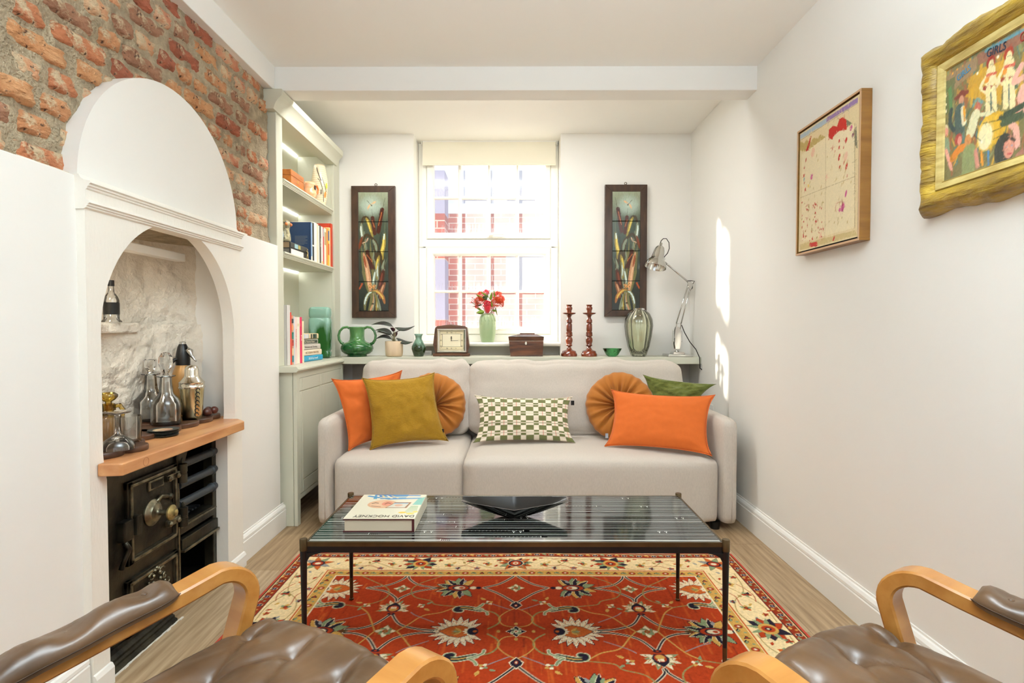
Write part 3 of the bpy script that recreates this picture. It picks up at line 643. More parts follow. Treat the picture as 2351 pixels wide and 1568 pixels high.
# soda siphon
x = (417-1181)*2.43/FPX; Y = 2.43; sp = empty('soda_siphon', (x, Y, ZM), 'tan soda siphon with a black head', 'siphon'); c = Vector((x, Y, ZM))
TAN = pbr('tan_enamel', S(172, 128, 72), .35, metal=.2)
MB().lathe([(0, 0), (.046, 0), (.050, .010), (.052, .10), (.050, .15), (.041, .20), (.030, .232), (.026, .240), (0, .240)], c, 32).build('siphon_body', TAN, sp, smooth=True, sharp=50)
MB().lathe([(.028, .238), (.029, .262), (.026, .285), (.020, .315), (.014, .328), (0, .328)], c, 24).build('siphon_head', BLACKM, sp, smooth=True, sharp=50)
MB().lathe([(.013, .326), (.013, .336), (.009, .339), (0, .339)], c, 16).build('siphon_cap', CHROME, sp, smooth=True, sharp=50)
MB().tube([c+Vector(q) for q in ((.0, 0, .268), (-.018, -.030, .262), (-.028, -.040, .245))], [.010, .008, .006], 10).build('siphon_spout', BLACKM, sp, smooth=True)
lv = MB().tube([c+Vector(q) for q in ((.016, .0, .305), (.034, -.004, .296), (.040, -.005, .28), (.054, -.006, .262), (.062, -.007, .254))], [.012, .014, .008, .004, .003], 10); lv.build('siphon_lever', CHROME, sp, smooth=True)
# cocktail shaker
Y = 2.36; x = (437-1181)*Y/FPX; sk = empty('cocktail_shaker', (x, Y, ZT), 'silver cocktail shaker with a domed lid', 'shaker'); c = (x, Y, ZT)
MB().lathe([(0, 0), (.036, 0), (.038, .004), (.046, .131), (0, .131)], c, 36).build('shaker_body', GOLDST, sk, smooth=True, sharp=50)
MB().lathe([(.049, .129), (.0505, .134), (.048, .136), (.048, .150), (.050, .153), (.046, .156), (.040, .163), (.030, .175), (.0272, .182), (.0272, .204), (.022, .218), (.012, .225), (0, .226)], c, 36).build('shaker_lid', STEEL, sk, smooth=True, sharp=60)
wire = MB()
for s in range(7):
    z0 = .020+s*.017; cc = Vector(c)+Vector((.036+.003*s/3, -.030, z0)); wire.tube([cc+Vector((.008*math.cos(t), 0, .008*math.sin(t))) for t in [i*math.pi/6 for i in range(11)]], .0016, 5)
wire.build('embossed_letters', BLACKM, sk, smooth=True)
# little copper coloured walnut ornament
Y = 2.43; x = (468-1181)*Y/FPX; orn2 = empty('fruit_ornament', (x, Y, ZT), 'reddish brown carved fruit ornament beside the cocktail shaker', 'ornament')
RB = pbr('red_brown_glaze', S(92, 44, 34), .3, coat=.4, var=(30, .4))
for (dx, dy, dz, r) in ((-.02, -.02, .018, .018), (.012, -.01, .018, .019), (0, .02, .02, .018), (.03, .012, .024, .016), (-.035, .0, .015, .014)):
    MB().lathe([(0, -r)]+[(r*math.sin(t), -r*math.cos(t)) for t in [math.pi*i/8 for i in range(1, 8)]]+[(0, r)], (x+dx, Y+dy, ZT+max(dz, r*.98)), 14, rfun=lambda a, z: 1+.08*math.sin(a*3)).build('fruit', RB, orn2, smooth=True)
# coasters
Y = 2.075; x = (368-1181)*Y/FPX; 
CO = pbr('coaster_rim', S(44, 50, 48), .4)
for k in range(4):
    co = MB().lathe([(0, 0), (.040, 0), (.050, .003), (.052, .006), (.050, .007), (.038, .004), (0, .004)], (0, 0, 0), 32).build('coaster', CO, None, smooth=True, sharp=50)
    co.location = (x+random.uniform(-.003, .003), Y+random.uniform(-.003, .003), ZM+.0062*k)
    tag(co, ['dark round coaster, lowest of the stack on the mantel slab', 'dark round coaster, second from the bottom of the stack', 'dark round coaster, third from the bottom of the stack', 'dark round coaster with a pale printed centre, topmost of the stack'][k], 'coaster', 'coasters stacked on the mantel slab')
    if k == 3: MB().lathe([(0, .0042), (.032, .0042), (.032, .0048), (0, .0048)], (x, Y, ZM+.0062*3), 32).build('printed_centre', pbr('coaster_print', S(210, 196, 158), .5, var=(60, S(150, 90, 70))), co)
# tumblers and an upturned coupe
def tumbler(px, Y, label, r=.036, h=.088):
    x = (px-1181)*Y/FPX; o = MB().lathe([(0, 0), (r*.88, 0), (r*.92, .004), (r, h), (r-.0025, h), (r*.86, .014), (0, .012)], (x, Y, ZT), 32, cap=(False, False), rfun=lambda a, z: 1-.03*abs(math.sin(a*6+z*60)) if z < h*.8 else 1).build('glass_tumbler', GLASS, None, smooth=True, sharp=60)
    tag(o, label, 'tumbler', 'cut glass tumblers on the round tray'); return o
tumbler(291, 1.875, 'cut glass tumbler on the round tray, right of the upturned coupe'); tumbler(238, 1.86, 'cut glass tumbler behind the upturned coupe, half hidden by the arch edge')
Y = 1.765; x = (263-1181)*Y/FPX
cp = MB().lathe([(0, .118), (.036, .120), (.040, .118), (.036, .115), (.008, .108), (.006, .09), (.0065, .062), (.010, .048), (.026, .036), (.040, .026), (.047, .012), (.047, .001), (.045, .001), (.044, .012), (.036, .026), (.020, .036), (0, .040)], (x, Y, ZT), 36, cap=(False, False), rfun=lambda a, z: 1-.02*abs(math.sin(a*9+z*90)) if z < .04 else 1).build('glass_coupe', GLASS, None, smooth=True, sharp=60)
tag(cp, 'cut glass coupe standing upside down on the round tray', 'glass')
# bottle on the ledge inside the chimney hollow
Y = 2.16; x = -1.540; bo = empty('spirit_bottle', (x, Y, 1.097), 'clear bottle with a black label on the ledge inside the fireplace', 'bottle'); c = (x, Y, 1.097)
MB().lathe([(0, 0), (.034, 0), (.034, .004), (.026, .012), (.026, .085), (.020, .100), (.010, .115), (.009, .140), (0, .140)], c, 24).build('bottle_body', GLASS, bo, smooth=True, sharp=50)
MB().lathe([(.0268, .030), (.0268, .075)], c, 24, cap=(False, False)).build('bottle_label', BLACKM, bo, smooth=True)
MB().lathe([(.011, .138), (.011, .160), (0, .160)], c, 16).build('bottle_cap', BLACKM, bo, smooth=True, sharp=50)
# ------------------------------------------------------------------ fitted bookcase over a base cabinet
XB = -1.255
bc = empty('bookcase', (-1.38, 3.5, .868), 'sage painted fitted bookcase with lit shelves in the alcove', 'bookcase')
MB().box(-1.52, XB, 3.0, 3.022, .868, 2.33).build('side_panel', SAGE, bc, bevel=.002)
MB().box(-1.52, -1.505, 3.022, 4.075, .868, 2.33).build('back_panel', SAGE, bc)
MB().box(XB-.02, XB+.001, 3.001, 3.080, .868, 2.26).build('stile', SAGE, bc, bevel=.002)
MB().box(XB-.02, XB, 3.955, 4.045, .868, 2.26).build('stile', SAGE, bc, bevel=.002)
MB().box(-1.52, XB, 4.045, 4.083, .868, 2.33).build('side_panel', SAGE, bc, bevel=.002)
MB().box(-1.505, XB-.02, 3.955, 4.046, .868, 2.26).build('inner_side', SAGE, bc)
MB().box(-1.52, XB, 3.0, 4.083, 2.258, 2.335).build('top_panel', SAGE, bc, bevel=.002)
cp_ = [(XB-.06, 2.252), (XB+.010, 2.252), (XB+.013, 2.258), (XB+.016, 2.268), (XB+.022, 2.283), (XB+.032, 2.298), (XB+.045, 2.312), (XB+.052, 2.318), (XB+.053, 2.330), (XB+.053, 2.352), (XB-.06, 2.352)]
MB().prism([(p[0], p[1]-.045) for p in cp_], 'y', 2.948, 4.00).build('crown_moulding', SAGE, bc, smooth=True, sharp=25)
def shelf_board(z, y1=3.915):
    MB().box(-1.505, XB-.012, 3.022, 3.957, z-.030, z).build('shelf', SAGE, bc, bevel=.002)
    prof = [(XB-.012, z), (XB+.006, z), (XB+.010, z-.004), (XB+.010, z-.010), (XB+.004, z-.014), (XB+.004, z-.018), (XB+.001, z-.020), (XB+.001, z-.024), (XB-.003, z-.026), (XB-.003, z-.031), (XB-.012, z-.031)]
    MB().prism(prof, 'y', 3.082, y1).build('shelf_moulding', SAGE, bc)
Z1, Z2, Z0 = 1.885, 1.490, .868
shelf_board(Z1-.0007); shelf_board(Z2-.0007)
LED = pbr('led_strip', (1, 1, 1), .5, emit=((.95, .98, 1.0), 24.0))
for z in (2.2575, Z1-.0305, Z2-.0305): MB().box(-1.5045, -1.4985, 3.04, 3.94, z-.003, z).build('led_strip', LED, bc)
# base cabinet
cb = empty('base_cabinet', (-1.33, 3.55, 0), 'sage painted low cupboard under the bookcase with panelled doors', 'cabinet')
XC = -1.17
MB().box(-1.50, XC-.022, 3.03, 3.048, 0, .835).build('side_panel', SAGE, cb, bevel=.002)
MB().box(XC-.020, XC, 3.030, 3.072, 0, .835).build('stile', SAGE, cb, bevel=.002)
MB().box(XC-.020, XC-.001, 3.072, 3.86, .800, .835).build('top_rail', SAGE, cb)
MB().box(XC-.020, XC-.001, 3.072, 3.86, .140, .163).build('bottom_rail', SAGE, cb)
MB().box(XC-.022, XC, 3.82, 3.86, 0, .835).build('stile', SAGE, cb, bevel=.002)
MB().box(-1.50, XC-.021, 3.05, 3.86, .12, .14).build('floor_panel', SAGE, cb)
for y0, y1 in ((3.073, 3.436), (3.440, 3.818)):
    dz0, dz1 = .166, .798
    d = MB().box(XC-.018, XC-.006, y0, y1, dz0, dz1).build('door', SAGE, cb, bevel=.001)
    sw, rw_, g = .036, .070, .0025
    for (a, b, c1_, c2_) in ((y0, y0+sw, dz0, dz1-rw_-g), (y1-sw, y1, dz0, dz1-rw_-g), (y0+sw+g*1.6, y1-sw-g*1.6, dz1-rw_, dz1), (y0, y0+sw, dz1-rw_, dz1), (y1-sw, y1, dz1-rw_, dz1), (y0+sw+g*1.6, y1-sw-g*1.6, dz0+rw_, dz1-rw_-g*2), (y0+sw+g*1.6, y1-sw-g*1.6, dz0, dz0+rw_-g*2)):
        MB().box(XC-.007, XC, a, b, c1_, c2_).build('door_panel', SAGE, d, bevel=.0022)
wt = [(-1.50, .835), (-1.158, .835), (-1.156, .839), (-1.154, .842), (-1.150, .843), (-1.148, .847), (-1.148, .855), (-1.152, .858), (-1.153, .862), (-1.157, .8635), (-1.159, .8673), (-1.50, .8673)]
MB().prism(wt, 'y', 2.998, 3.815).build('worktop', SAGE, cb, bevel=.001)
MB().box(-1.50, -1.1735, 3.815, 4.08, .835, .8673).build('worktop', SAGE, cb)
# window ledge shelf
lg = MB().box(-1.172, 1.2618, 3.826, 4.0835, .827, .8738).box(-.7225, .3315, 4.08, 4.20, .827, .8738)
tag(lg.build('ledge_shelf', SAGE, None, bevel=.002), 'long pale sage ledge under the window, behind the sofa', 'ledge')
ZL = .8745
# ------------------------------------------------------------------ books
PAGE = pbr('book_pages', S(232, 222, 200), .85, bands=('Z', 400, S(206, 192, 166), 0))
_cm = {}
def cloth(c, rough=.45):
    if (c, rough) not in _cm: _cm[(c, rough)] = pbr('book_cover', S(*c), rough)
    return _cm[(c, rough)]
def mesh_text(cu, name, mat):
    t = bpy.data.objects.new('tmp', cu); me = bpy.data.meshes.new_from_object(t); bpy.data.objects.remove(t); bpy.data.curves.remove(cu)
    me.materials.clear(); me.materials.append(mat); o = bpy.data.objects.new(name, me); COL.objects.link(o); return o
def text(s, size, mat, parent, M_, name='lettering', ext=.0002, align='CENTER', sx=1.0):
    cu = bpy.data.curves.new('lettering', 'FONT'); cu.body = s; cu.size = size; cu.extrude = ext; cu.align_x = align; cu.align_y = 'CENTER'; cu.resolution_u = 3
    o = mesh_text(cu, name, mat)
    M2 = Matrix.Translation(-root_offset(parent)) @ M_ @ Matrix.Diagonal((sx, 1, 1, 1))
    o.parent = parent; o.matrix_basis = M2; return o
def frame(origin, xdir, ydir):
    x = Vector(xdir).normalized(); y = Vector(ydir); y = (y-x*x.dot(y)).normalized(); z = x.cross(y)
    m = Matrix((x, y, z)).transposed().to_4x4(); m.translation = Vector(origin); return m
def upright_book(y, t, h, depth, z, col, label, group, spine_x=-1.268, stripe=None, txt=None, tcol=(60, 50, 40), blocks=(), lean=0):
    """a book standing on a shelf, spine towards the room"""
    b = empty('book', (spine_x-depth/2, y+t/2, z), label, 'book', group)
    X0, X1 = spine_x-depth, spine_x; cv = .0018
    m = cloth(col)
    MB().box(X0, X1-.004, y, y+cv, z, z+h).box(X0, X1-.004, y+t-cv, y+t, z, z+h).prism([(X1-.004, y), (X1-.001, y+t*.12), (X1, y+t*.35), (X1, y+t*.65), (X1-.001, y+t*.88), (X1-.004, y+t), (X1-.006, y+t), (X1-.006, y)], 'z', z, z+h).build('cover', m, b)
    MB().box(X0+.004, X1-.006, y+cv, y+t-cv, z+.003, z+h-.004).build('page_block', PAGE, b)
    for (a, c_, bc_) in blocks: MB().box(X1-.0005, X1+.0004, y+t*.1, y+t*.9, z+h*a, z+h*c_).build('spine_panel', cloth(bc_), b)
    if txt and t > .008:
        text(txt, min(t*.62, .018), cloth(tcol), b, frame((X1+.0006, y+t/2, z+h*.55), (0, 0, -1), (0, 1, 0)))
    return b
g0 = 'books standing on the lower shelf of the bookcase'
ups = [ # width px on spine, height px top (image), colour, label, text
 (652, 668, 700, (218, 214, 208), 'thick pale grey book, tallest and nearest on the lower shelf', None, (), ()),
 (668, 670.3, 717, (226, 66, 46), 'thin bright red book beside the thick grey one', None, (), ()),
 (670.3, 675, 724, (214, 150, 120), 'book with a multicoloured patterned spine', 'BOLOR', (40, 60, 60), ((.05, .18, (60, 130, 140)), (.2, .33, (236, 210, 170)), (.38, .5, (200, 70, 60)), (.52, .66, (60, 150, 130)), (.7, .8, (240, 160, 110)), (.84, .93, (60, 60, 66)))),
 (675, 677.5, 726, (200, 216, 220), 'thin pale blue book beside the patterned spine', None, (), ()),
 (677.5, 683, 728, (240, 214, 206), 'pale pink book with faded red lettering', 'Rachel Ashton', (214, 110, 100), ()),
 (683, 690, 728, (240, 232, 214), 'cream book between the pink and magenta ones', None, (), ((.80, .86, (226, 214, 180)),)),
 (690, 695, 728, (222, 52, 96), 'magenta book with white lettering', 'prue', (250, 240, 240), ()),
 (695, 699, 737, (238, 228, 190), 'short cream yellow book at the right end of the row', None, (), ())]
xs_ = -1.238
for (p0, p1, top, col, lab, tx, tc_, bl_) in ups:
    y0 = U(p0, 800, X=xs_).y; y1 = U(p1, 800, X=xs_).y; h = U((p0+p1)/2, top, X=xs_).z-Z0
    y0 = max(y0, 3.086)
    upright_book(y0, (y1-y0)*.97, h, .20 if p0 > 660 else .215, Z0, col, lab, g0, xs_, txt=tx, tcol=tc_ or (0, 0, 0), blocks=bl_)
MB_g = None
# flat stack of five books
g1 = 'books lying in a stack on the lower shelf'
stk = [((52, 158, 196), .034, .0, 'turquoise book at the bottom of the stack', 'DEGAS by himself', (240, 250, 250), .285),
       ((240, 222, 196), .035, .005, 'cream book, second from the bottom of the stack', 'VICTORIAN PAINTERS', (150, 120, 80), .27),
       ((206, 198, 186), .034, .010, 'grey book in the middle of the stack', 'Victorian and Drawing', (120, 110, 100), .255),
       ((74, 82, 68), .030, .018, 'dark green book with a white border, second from the top', 'The Victorian House', (236, 226, 200), .225),
       ((222, 200, 158), .034, .022, 'book with a pale blue and black patterned spine, topmost of the stack', None, None, .235)]
z = Z0+.0005; YS = 3.372
for k, (col, t, off, lab, tx, tc_, ln) in enumerate(stk):
    a = math.radians(4.5+k*1.2)
    b = empty('book', (-1.36, YS+ln/2, z), lab, 'book', g1); b.rotation_euler = (0, 0, -a)
    X1 = .112-off*.6; X0 = -.09; cv = .002; m = cloth(col)
    def mk(mb, name, mt_, par=b, **kw): return mb.build(name, mt_, par, world_co=False, **kw)
    mk(MB().box(X0, X1-.004, -ln/2, ln/2, 0, cv).box(X0, X1-.004, -ln/2, ln/2, t-cv, t).prism([(X1-.004, 0), (X1-.0005, t*.15), (X1, t*.5), (X1-.0005, t*.85), (X1-.004, t), (X1-.007, t), (X1-.007, 0)], 'y', -ln/2, ln/2), 'cover', m)
    mk(MB().box(X0+.004, X1-.007, -ln/2+.004, ln/2-.004, cv, t-cv), 'page_block', PAGE)
    if k == 3: mk(MB().box(X1, X1+.0006, -ln/2+.006, ln/2-.006, t*.82, t*.9).box(X1, X1+.0006, -ln/2+.006, ln/2-.006, t*.1, t*.18).box(X1, X1+.0006, -ln/2+.003, -ln/2+.007, t*.1, t*.9).box(X1, X1+.0006, ln/2-.007, ln/2-.003, t*.1, t*.9), 'border', cloth((236, 230, 214)))
    if k == 4:
        for (u0, u1, cc) in ((.02, .12, (214, 178, 124)), (.12, .30, (196, 214, 230)), (.30, .46, (226, 222, 220)), (.46, .48, (120, 180, 200)), (.60, .66, (50, 60, 56)), (.70, .90, (70, 92, 78)), (.76, .80, (20, 24, 24))):
            mk(MB().box(X1-.0008, X1+.0006, -ln/2+ln*u0, -ln/2+ln*u1, t*.12, t*.9), 'spine_panel', cloth(cc))
    if tx:
        cu = bpy.data.curves.new('lettering', 'FONT'); cu.body = tx; cu.size = t*.52; cu.extrude = .0002; cu.align_x = 'CENTER'; cu.align_y = 'CENTER'; cu.resolution_u = 3
        to = mesh_text(cu, 'lettering', cloth(tc_)); to.parent = b
        to.matrix_basis = frame((X1+.0008, 0, t*.5), (0, 1, 0), (0, 0, 1))
    z += t+.0006
# middle shelf: cover-on blue book and a row of spines
g2 = 'books standing on the middle shelf of the bookcase'
xs2 = -1.262
row2 = [(714, 717.3, 511, (38, 62, 96), 'dark blue book, its back cover facing the room, at the left of the row', None, (), ((.0, .12, (230, 222, 214)), (.12, .98, (140, 170, 206)))),
 (717.3, 721.5, 510, (232, 226, 206), 'white book with a black lettered spine', None, (), ((.02, .38, (50, 50, 46)), (.42, .98, (62, 60, 54)))),
 (721.5, 729, 512, (240, 234, 226), 'plain white book between the lettered and the peach spines', None, (), ()),
 (729, 732, 515, (244, 206, 176), 'thin peach book right of the plain white one', None, (), ()),
 (732, 734, 519, (240, 236, 224), 'thin white book right of the peach one', None, (), ()),
 (734, 738, 518, (86, 80, 70), 'dark grey spine with pale letters', 'PABLO', (226, 216, 196), ()),
 (738, 742.3, 521, (238, 224, 220), 'pale pinkish white book', None, (), ((.0, .08, (246, 200, 130)),)),
 (742.3, 745, 523, (206, 84, 84), 'book with a red spine and pale blue top', None, (), ((.76, .97, (190, 206, 206)),)),
 (745, 750, 525, (244, 238, 214), 'cream white book in the middle of the paperbacks', None, (), ((.55, .9, (196, 170, 120)),)),
 (750, 753.3, 524, (222, 146, 74), 'orange brown book left of the blue labelled yellow one', None, (), ()),
 (753.3, 756.3, 525, (240, 190, 60), 'yellow book with a blue label', None, (), ((.68, .94, (74, 88, 150)), (.3, .6, (226, 90, 50)))),
 (756.3, 759.3, 523, (248, 218, 160), 'pale yellow book left of the tall red one', None, (), ()),
 (759.5, 767, 515, (206, 66, 34), 'tall red book showing its cover above the paperbacks', None, (), ()),
 (767, 770.3, 517, (112, 170, 214), 'light blue book at the right end of the row', None, (), ())]
for (p0, p1, top, col, lab, tx, tc_, bl_) in row2:
    xx = xs2 if p0 < 759 or p0 > 0 else xs2
    y0 = U(p0, 560, X=xx).y; y1 = U(p1, 560, X=xx).y; h = U((p0+p1)/2, top, X=xx).z-Z2
    y1 = min(y1, 3.953)
    if y0 >= 3.945: continue
    b = upright_book(y0, (y1-y0)*.97, h, {714: .135, 759.5: .155}.get(p0, .13), Z2, col, lab, g2, xx, txt=tx, tcol=tc_ or (0, 0, 0), blocks=bl_)
    if p0 == 714:
        for k in range(8):
            MB().box(xx-.100, xx-.022-.012*(k % 3 == 2)-.02*(k == 7), y0-.0006, y0+.0002, Z2+.150-.0072*k, Z2+.1525-.0072*k).build('cover_text', cloth((110, 116, 120)), b)
# the two stacked dark books
g3 = 'dark books lying flat on the middle shelf'
z = Z2+.0005
for k, (col, t, lab) in enumerate([((232, 224, 216), .036, 'thick pale spined book with dark covers under the figurine, lowest of the two'), ((66, 66, 62), .036, 'thick dark book with a pale blue spine picture, on top of the other')]):
    y0, y1 = 3.215-.0*k, 3.50-.015*k; X1 = -1.268; X0 = -1.42
    b = empty('book', ((X0+X1)/2, (y0+y1)/2, z), lab, 'book', g3)
    MB().box(X0, X1-.004, y0, y1, z, z+.002).box(X0, X1-.004, y0, y1, z+t-.002, z+t).prism([(X1-.004, z), (X1, z+t*.2), (X1, z+t*.8), (X1-.004, z+t), (X1-.007, z+t), (X1-.007, z)], 'y', y0, y1).build('cover', cloth(col) if k else cloth((60, 58, 54)), b)
    MB().box(X0+.004, X1-.007, y0+.004, y1-.004, z+.002, z+t-.002).build('page_block', pbr('aged_pages', S(176, 146, 110) if k else S(130, 122, 112), .9), b)
    if k: MB().box(X1, X1+.0006, y0+.06, y0+.11, z+.006, z+.031).build('spine_panel', cloth((150, 186, 190)), b); MB().box(X1, X1+.0006, y0+.115, y0+.15, z+.008, z+.03).build('spine_panel', cloth((170, 160, 90)), b)
    else: MB().box(X1, X1+.0006, y0+.006, y1-.09, z+.003, z+t-.003).build('spine_panel', cloth((236, 228, 222)), b)
    z += t+.0006
# owl figurine
OWL = pbr('glazed_owl', S(214, 202, 156), .3, var=(60, S(84, 76, 56)), coat=.4); OWLE = pbr('owl_eye', S(214, 130, 74), .3)
ow = empty('owl_figurine', (-1.33, 3.30, z), 'mottled cream owl figurine with orange eyes, on the stacked dark books', 'figurine'); c = (-1.335, 3.30, z)
MB().lathe([(0, 0), (.030, 0), (.034, .02), (.032, .05), (.026, .078), (.030, .092), (.034, .108), (.030, .124), (.018, .134), (0, .136)], c, 24, rfun=lambda a, z: 1+.04*math.sin(a*5+z*90)).build('owl_body', OWL, ow, smooth=True)
for dy, dx in ((-.026, .020), (.004, .033)): MB().lathe([(0, .010), (.006, .009), (.010, .003), (.010, 0)], (-1.335+dx, 3.30+dy, z+.108), 12, axis=(.8, -.6 if dy < 0 else -.3, 0)).build('owl_eye', OWLE, ow, smooth=True)
# blue pottery piece
bp2 = MB().lathe([(0, 0), (.020, 0), (.040, .05), (.046, .10), (.040, .14), (.024, .155), (0, .155)], (-1.318, 3.125, Z2), 24).build('pottery_jar', pbr('blue_brushed_glaze', S(104, 138, 168), .35, var=(24, S(206, 216, 222), (1, 1, 3)), coat=.3), None, smooth=True)
tag(bp2, 'blue brushed pottery jar, half hidden behind the left stile of the middle shelf', 'jar')
# small golden figurine
fg = MB(); fc = U(706, 592, X=-1.262); fz = Z2
fg.box(fc.x-.006, fc.x+.004, fc.y-.015, fc.y+.015, fz, fz+.003)
q = lambda a, b: Vector((fc.x, fc.y+a, fz+b))
for p in ([q(-.013, .003), q(-.006, .022), q(.0, .034)], [q(.013, .003), q(.010, .018), q(.001, .034)], [q(.0, .032), q(.002, .050)], [q(.002, .048), q(-.008, .046), q(-.016, .048)], [q(.003, .048), q(.009, .040), q(.008, .030)]): fg.tube(p, .0028, 6)
fg.lathe([(0, -.004), (.004, -.002), (.004, .002), (0, .005)], q(.001, .057), 8)
tag(fg.build('walking_figurine', pbr('pale_brass', S(186, 166, 116), .35, metal=.8), None, smooth=True), 'tiny pale brass figure striding, in front of the dark blue book', 'figurine')
# top shelf: wooden box, jug, vase
WB = pbr('honey_oak_box', S(196, 116, 44), .38, var=(7, S(160, 88, 30), (6, 1, 6)), coat=.3)
bx = empty('wooden_box', (-1.36, 3.40, Z1), 'honey coloured wooden box on the top shelf', 'box')
MB().box(-1.44, -1.292, 3.295, 3.495, Z1, Z1+.072).build('box_body', WB, bx, bevel=.002); MB().box(-1.44, -1.292, 3.295, 3.495, Z1+.0735, Z1+.108).build('box_lid', WB, bx, bevel=.003)
MB().lathe([(0, 0), (.008, 0), (.008, .001), (0, .001)], (-1.2922, 3.395, Z1+.055), 16, axis=(1, 0, 0)).build('keyhole_plate', pbr('box_brass', S(210, 170, 80), .3, metal=.7), bx, smooth=False)
Y = 3.60; jx = -1.295; jg = empty('orange_jug', (jx, Y, Z1), 'small orange and cream pottery jug between the box and the tall vase', 'jug'); c = Vector((jx, Y, Z1))
JUG = pbr('orange_glaze', S(244, 150, 92), .22, coat=.5, var=(20, S(248, 200, 160), (1, 1, 3)))
MB().lathe([(0, 0), (.028, 0), (.036, .010), (.044, .030), (.042, .045), (.034, .060), (.036, .085), (.038, .092), (.037, .105), (.034, .104), (.033, .09), (.030, .06), (.036, .04), (0, .01)], c, 28, cap=(False, False), rfun=lambda a, z: 1+.015*math.sin(z*420)).build('jug_body', JUG, jg, smooth=True)
MB().tube([c+Vector(q_) for q_ in ((.020, .026, .096), (.030, .048, .094), (.034, .060, .075), (.030, .054, .052), (.026, .036, .042))], [.008, .007, .0065, .007, .008], 10).build('handle', pbr('orange_handle', S(236, 120, 56), .22, coat=.5), jg, smooth=True)
MB().box(c.x+.030, c.x+.0375, c.y-.012, c.y+.008, c.z+.062, c.z+.086).build('painted_window', cloth((60, 50, 44), .3), jg)
Y = 3.80; vx = -1.300; vv = empty('tall_vase', (vx, Y, Z1), 'tall cream ribbed vase painted with twigs and leaves on the top shelf', 'vase'); c = Vector((vx, Y, Z1))
CR = pbr('cream_glaze', S(240, 228, 198), .28, coat=.4, bands=('Z', 22, S(228, 208, 168), 1.5))
vr = [(0, 0), (.034, 0), (.040, .02), (.050, .08), (.054, .125), (.052, .165), (.045, .215), (.036, .262), (.033, .272), (.030, .266), (.040, .21), (.046, .15), (0, .02)]
MB().lathe(vr, c, 32, cap=(False, False), rfun=lambda a, z: 1+.012*math.sin(z*430)).build('vase_body', CR, vv, smooth=True)
def on_vase(a, z):
    r = np.interp(z, [0, .02, .08, .125, .165, .215, .262], [.034, .040, .050, .054, .052, .045, .036])*1.02+.0004
    return c+Vector((r*math.cos(a), r*math.sin(a), z))
tw = MB(); A0 = math.atan2(-1, .42)
tw.tube([on_vase(A0-.5+.075*k, .245-.011*k) for k in range(9)], .0022, 6); tw.tube([on_vase(A0-.3+.12*k, .17-.003*k*k) for k in range(8)], .0016, 6)
tw.tube([on_vase(A0+.2+.09*k, .18-.013*k) for k in range(8)], .0012, 6); tw.tube([on_vase(A0+.1, .10-.01*k) for k in range(4)], .003, 6)
tw.build('painted_twigs', cloth((70, 56, 40)), vv, smooth=True)
def leafdisc(a, z, w, h, col, nm):
    P = [on_vase(a+w*math.cos(t)*.5/ .05, z+h*.5*math.sin(t)) for t in [2*math.pi*i/14 for i in range(14)]]
    MB().add(P+[on_vase(a, z)+Vector((.0006*math.cos(a), .0006*math.sin(a), 0))], [(i, (i+1) % 14, 14) for i in range(14)]).build(nm, cloth(col), vv)
leafdisc(A0+.85, .130, .018, .040, (196, 208, 72), 'painted_leaf'); leafdisc(A0+.70, .070, .018, .042, (240, 140, 60), 'painted_leaf')
# tall green slab vase on the lower shelf
GG = glaze('dripping_green_glaze', S(34, 92, 36), S(136, 178, 160), 1.02, 1.12, 16, .5)
Y = 3.84; gx = -1.317
def sq(cx, cy, w, d, z, r=.25, n=8):
    P = []
    for i in range(4*n):
        t = 2*math.pi*i/(4*n); ct, st = math.cos(t), math.sin(t); e = 2/5.5
        P.append((cx+w*math.copysign(abs(ct)**e, ct), cy+d*math.copysign(abs(st)**e, st), z))
    return P
R = [sq(gx, Y, w, w*.55, Z0+z) for w, z in ((.060, 0), (.068, .004), (.070, .040), (.064, .046), (.066, .052), (.070, .06), (.072, .16), (.073, .215), (.071, .262), (.066, .268), (.064, .272), (.069, .278), (.071, .30), (.070, .33), (.062, .342), (.050, .345))]
tag(MB().rings(R).build('slab_vase', GG, None, smooth=True), 'tall square green and turquoise drip glazed vase behind the book stack', 'vase')

# ------------------------------------------------------------------ things on the ledge
def px_lathe(cx, Y, prof, z0):
    """profile given as (half width, row) in photograph pixels at depth Y -> metres"""
    s = Y/FPX; return ((cx-1181)*s, [(max(0, r)*s, EYE-(row-750)*s-z0) for r, row in prof])
# two-handled green vase
Y = 3.93; s = Y/FPX; zt = ZL; cx = (819.5-1181)*s
GV = glaze('green_majolica', S(20, 84, 36), S(92, 142, 84), .07, .16, 24, .35)
gv = empty('two_handled_vase', (cx, Y, ZL), 'squat glossy green vase with two loop handles', 'vase'); c = Vector((cx, Y, ZL))
MB().lathe([(0, 0), (.066, 0), (.068, .006), (.064, .012), (.085, .018), (.104, .034), (.112, .055), (.108, .075), (.090, .092), (.066, .100), (.052, .112), (.049, .14), (.050, .17), (.053, .196), (.056, .204), (.052, .205), (.046, .17), (.044, .12), (0, .06)], c, 40, cap=(False, False)).build('vase_body', GV, gv, smooth=True)
for sg in (-1, 1):
    MB().tube([c+Vector((sg*a, 0, b)) for a, b in ((.046, .192), (.070, .203), (.098, .198), (.120, .175), (.129, .145), (.125, .115), (.110, .092), (.088, .082))], [.009, .0085, .0085, .0085, .0085, .009, .010, .011], 12).build('handle', GV, gv, smooth=True)
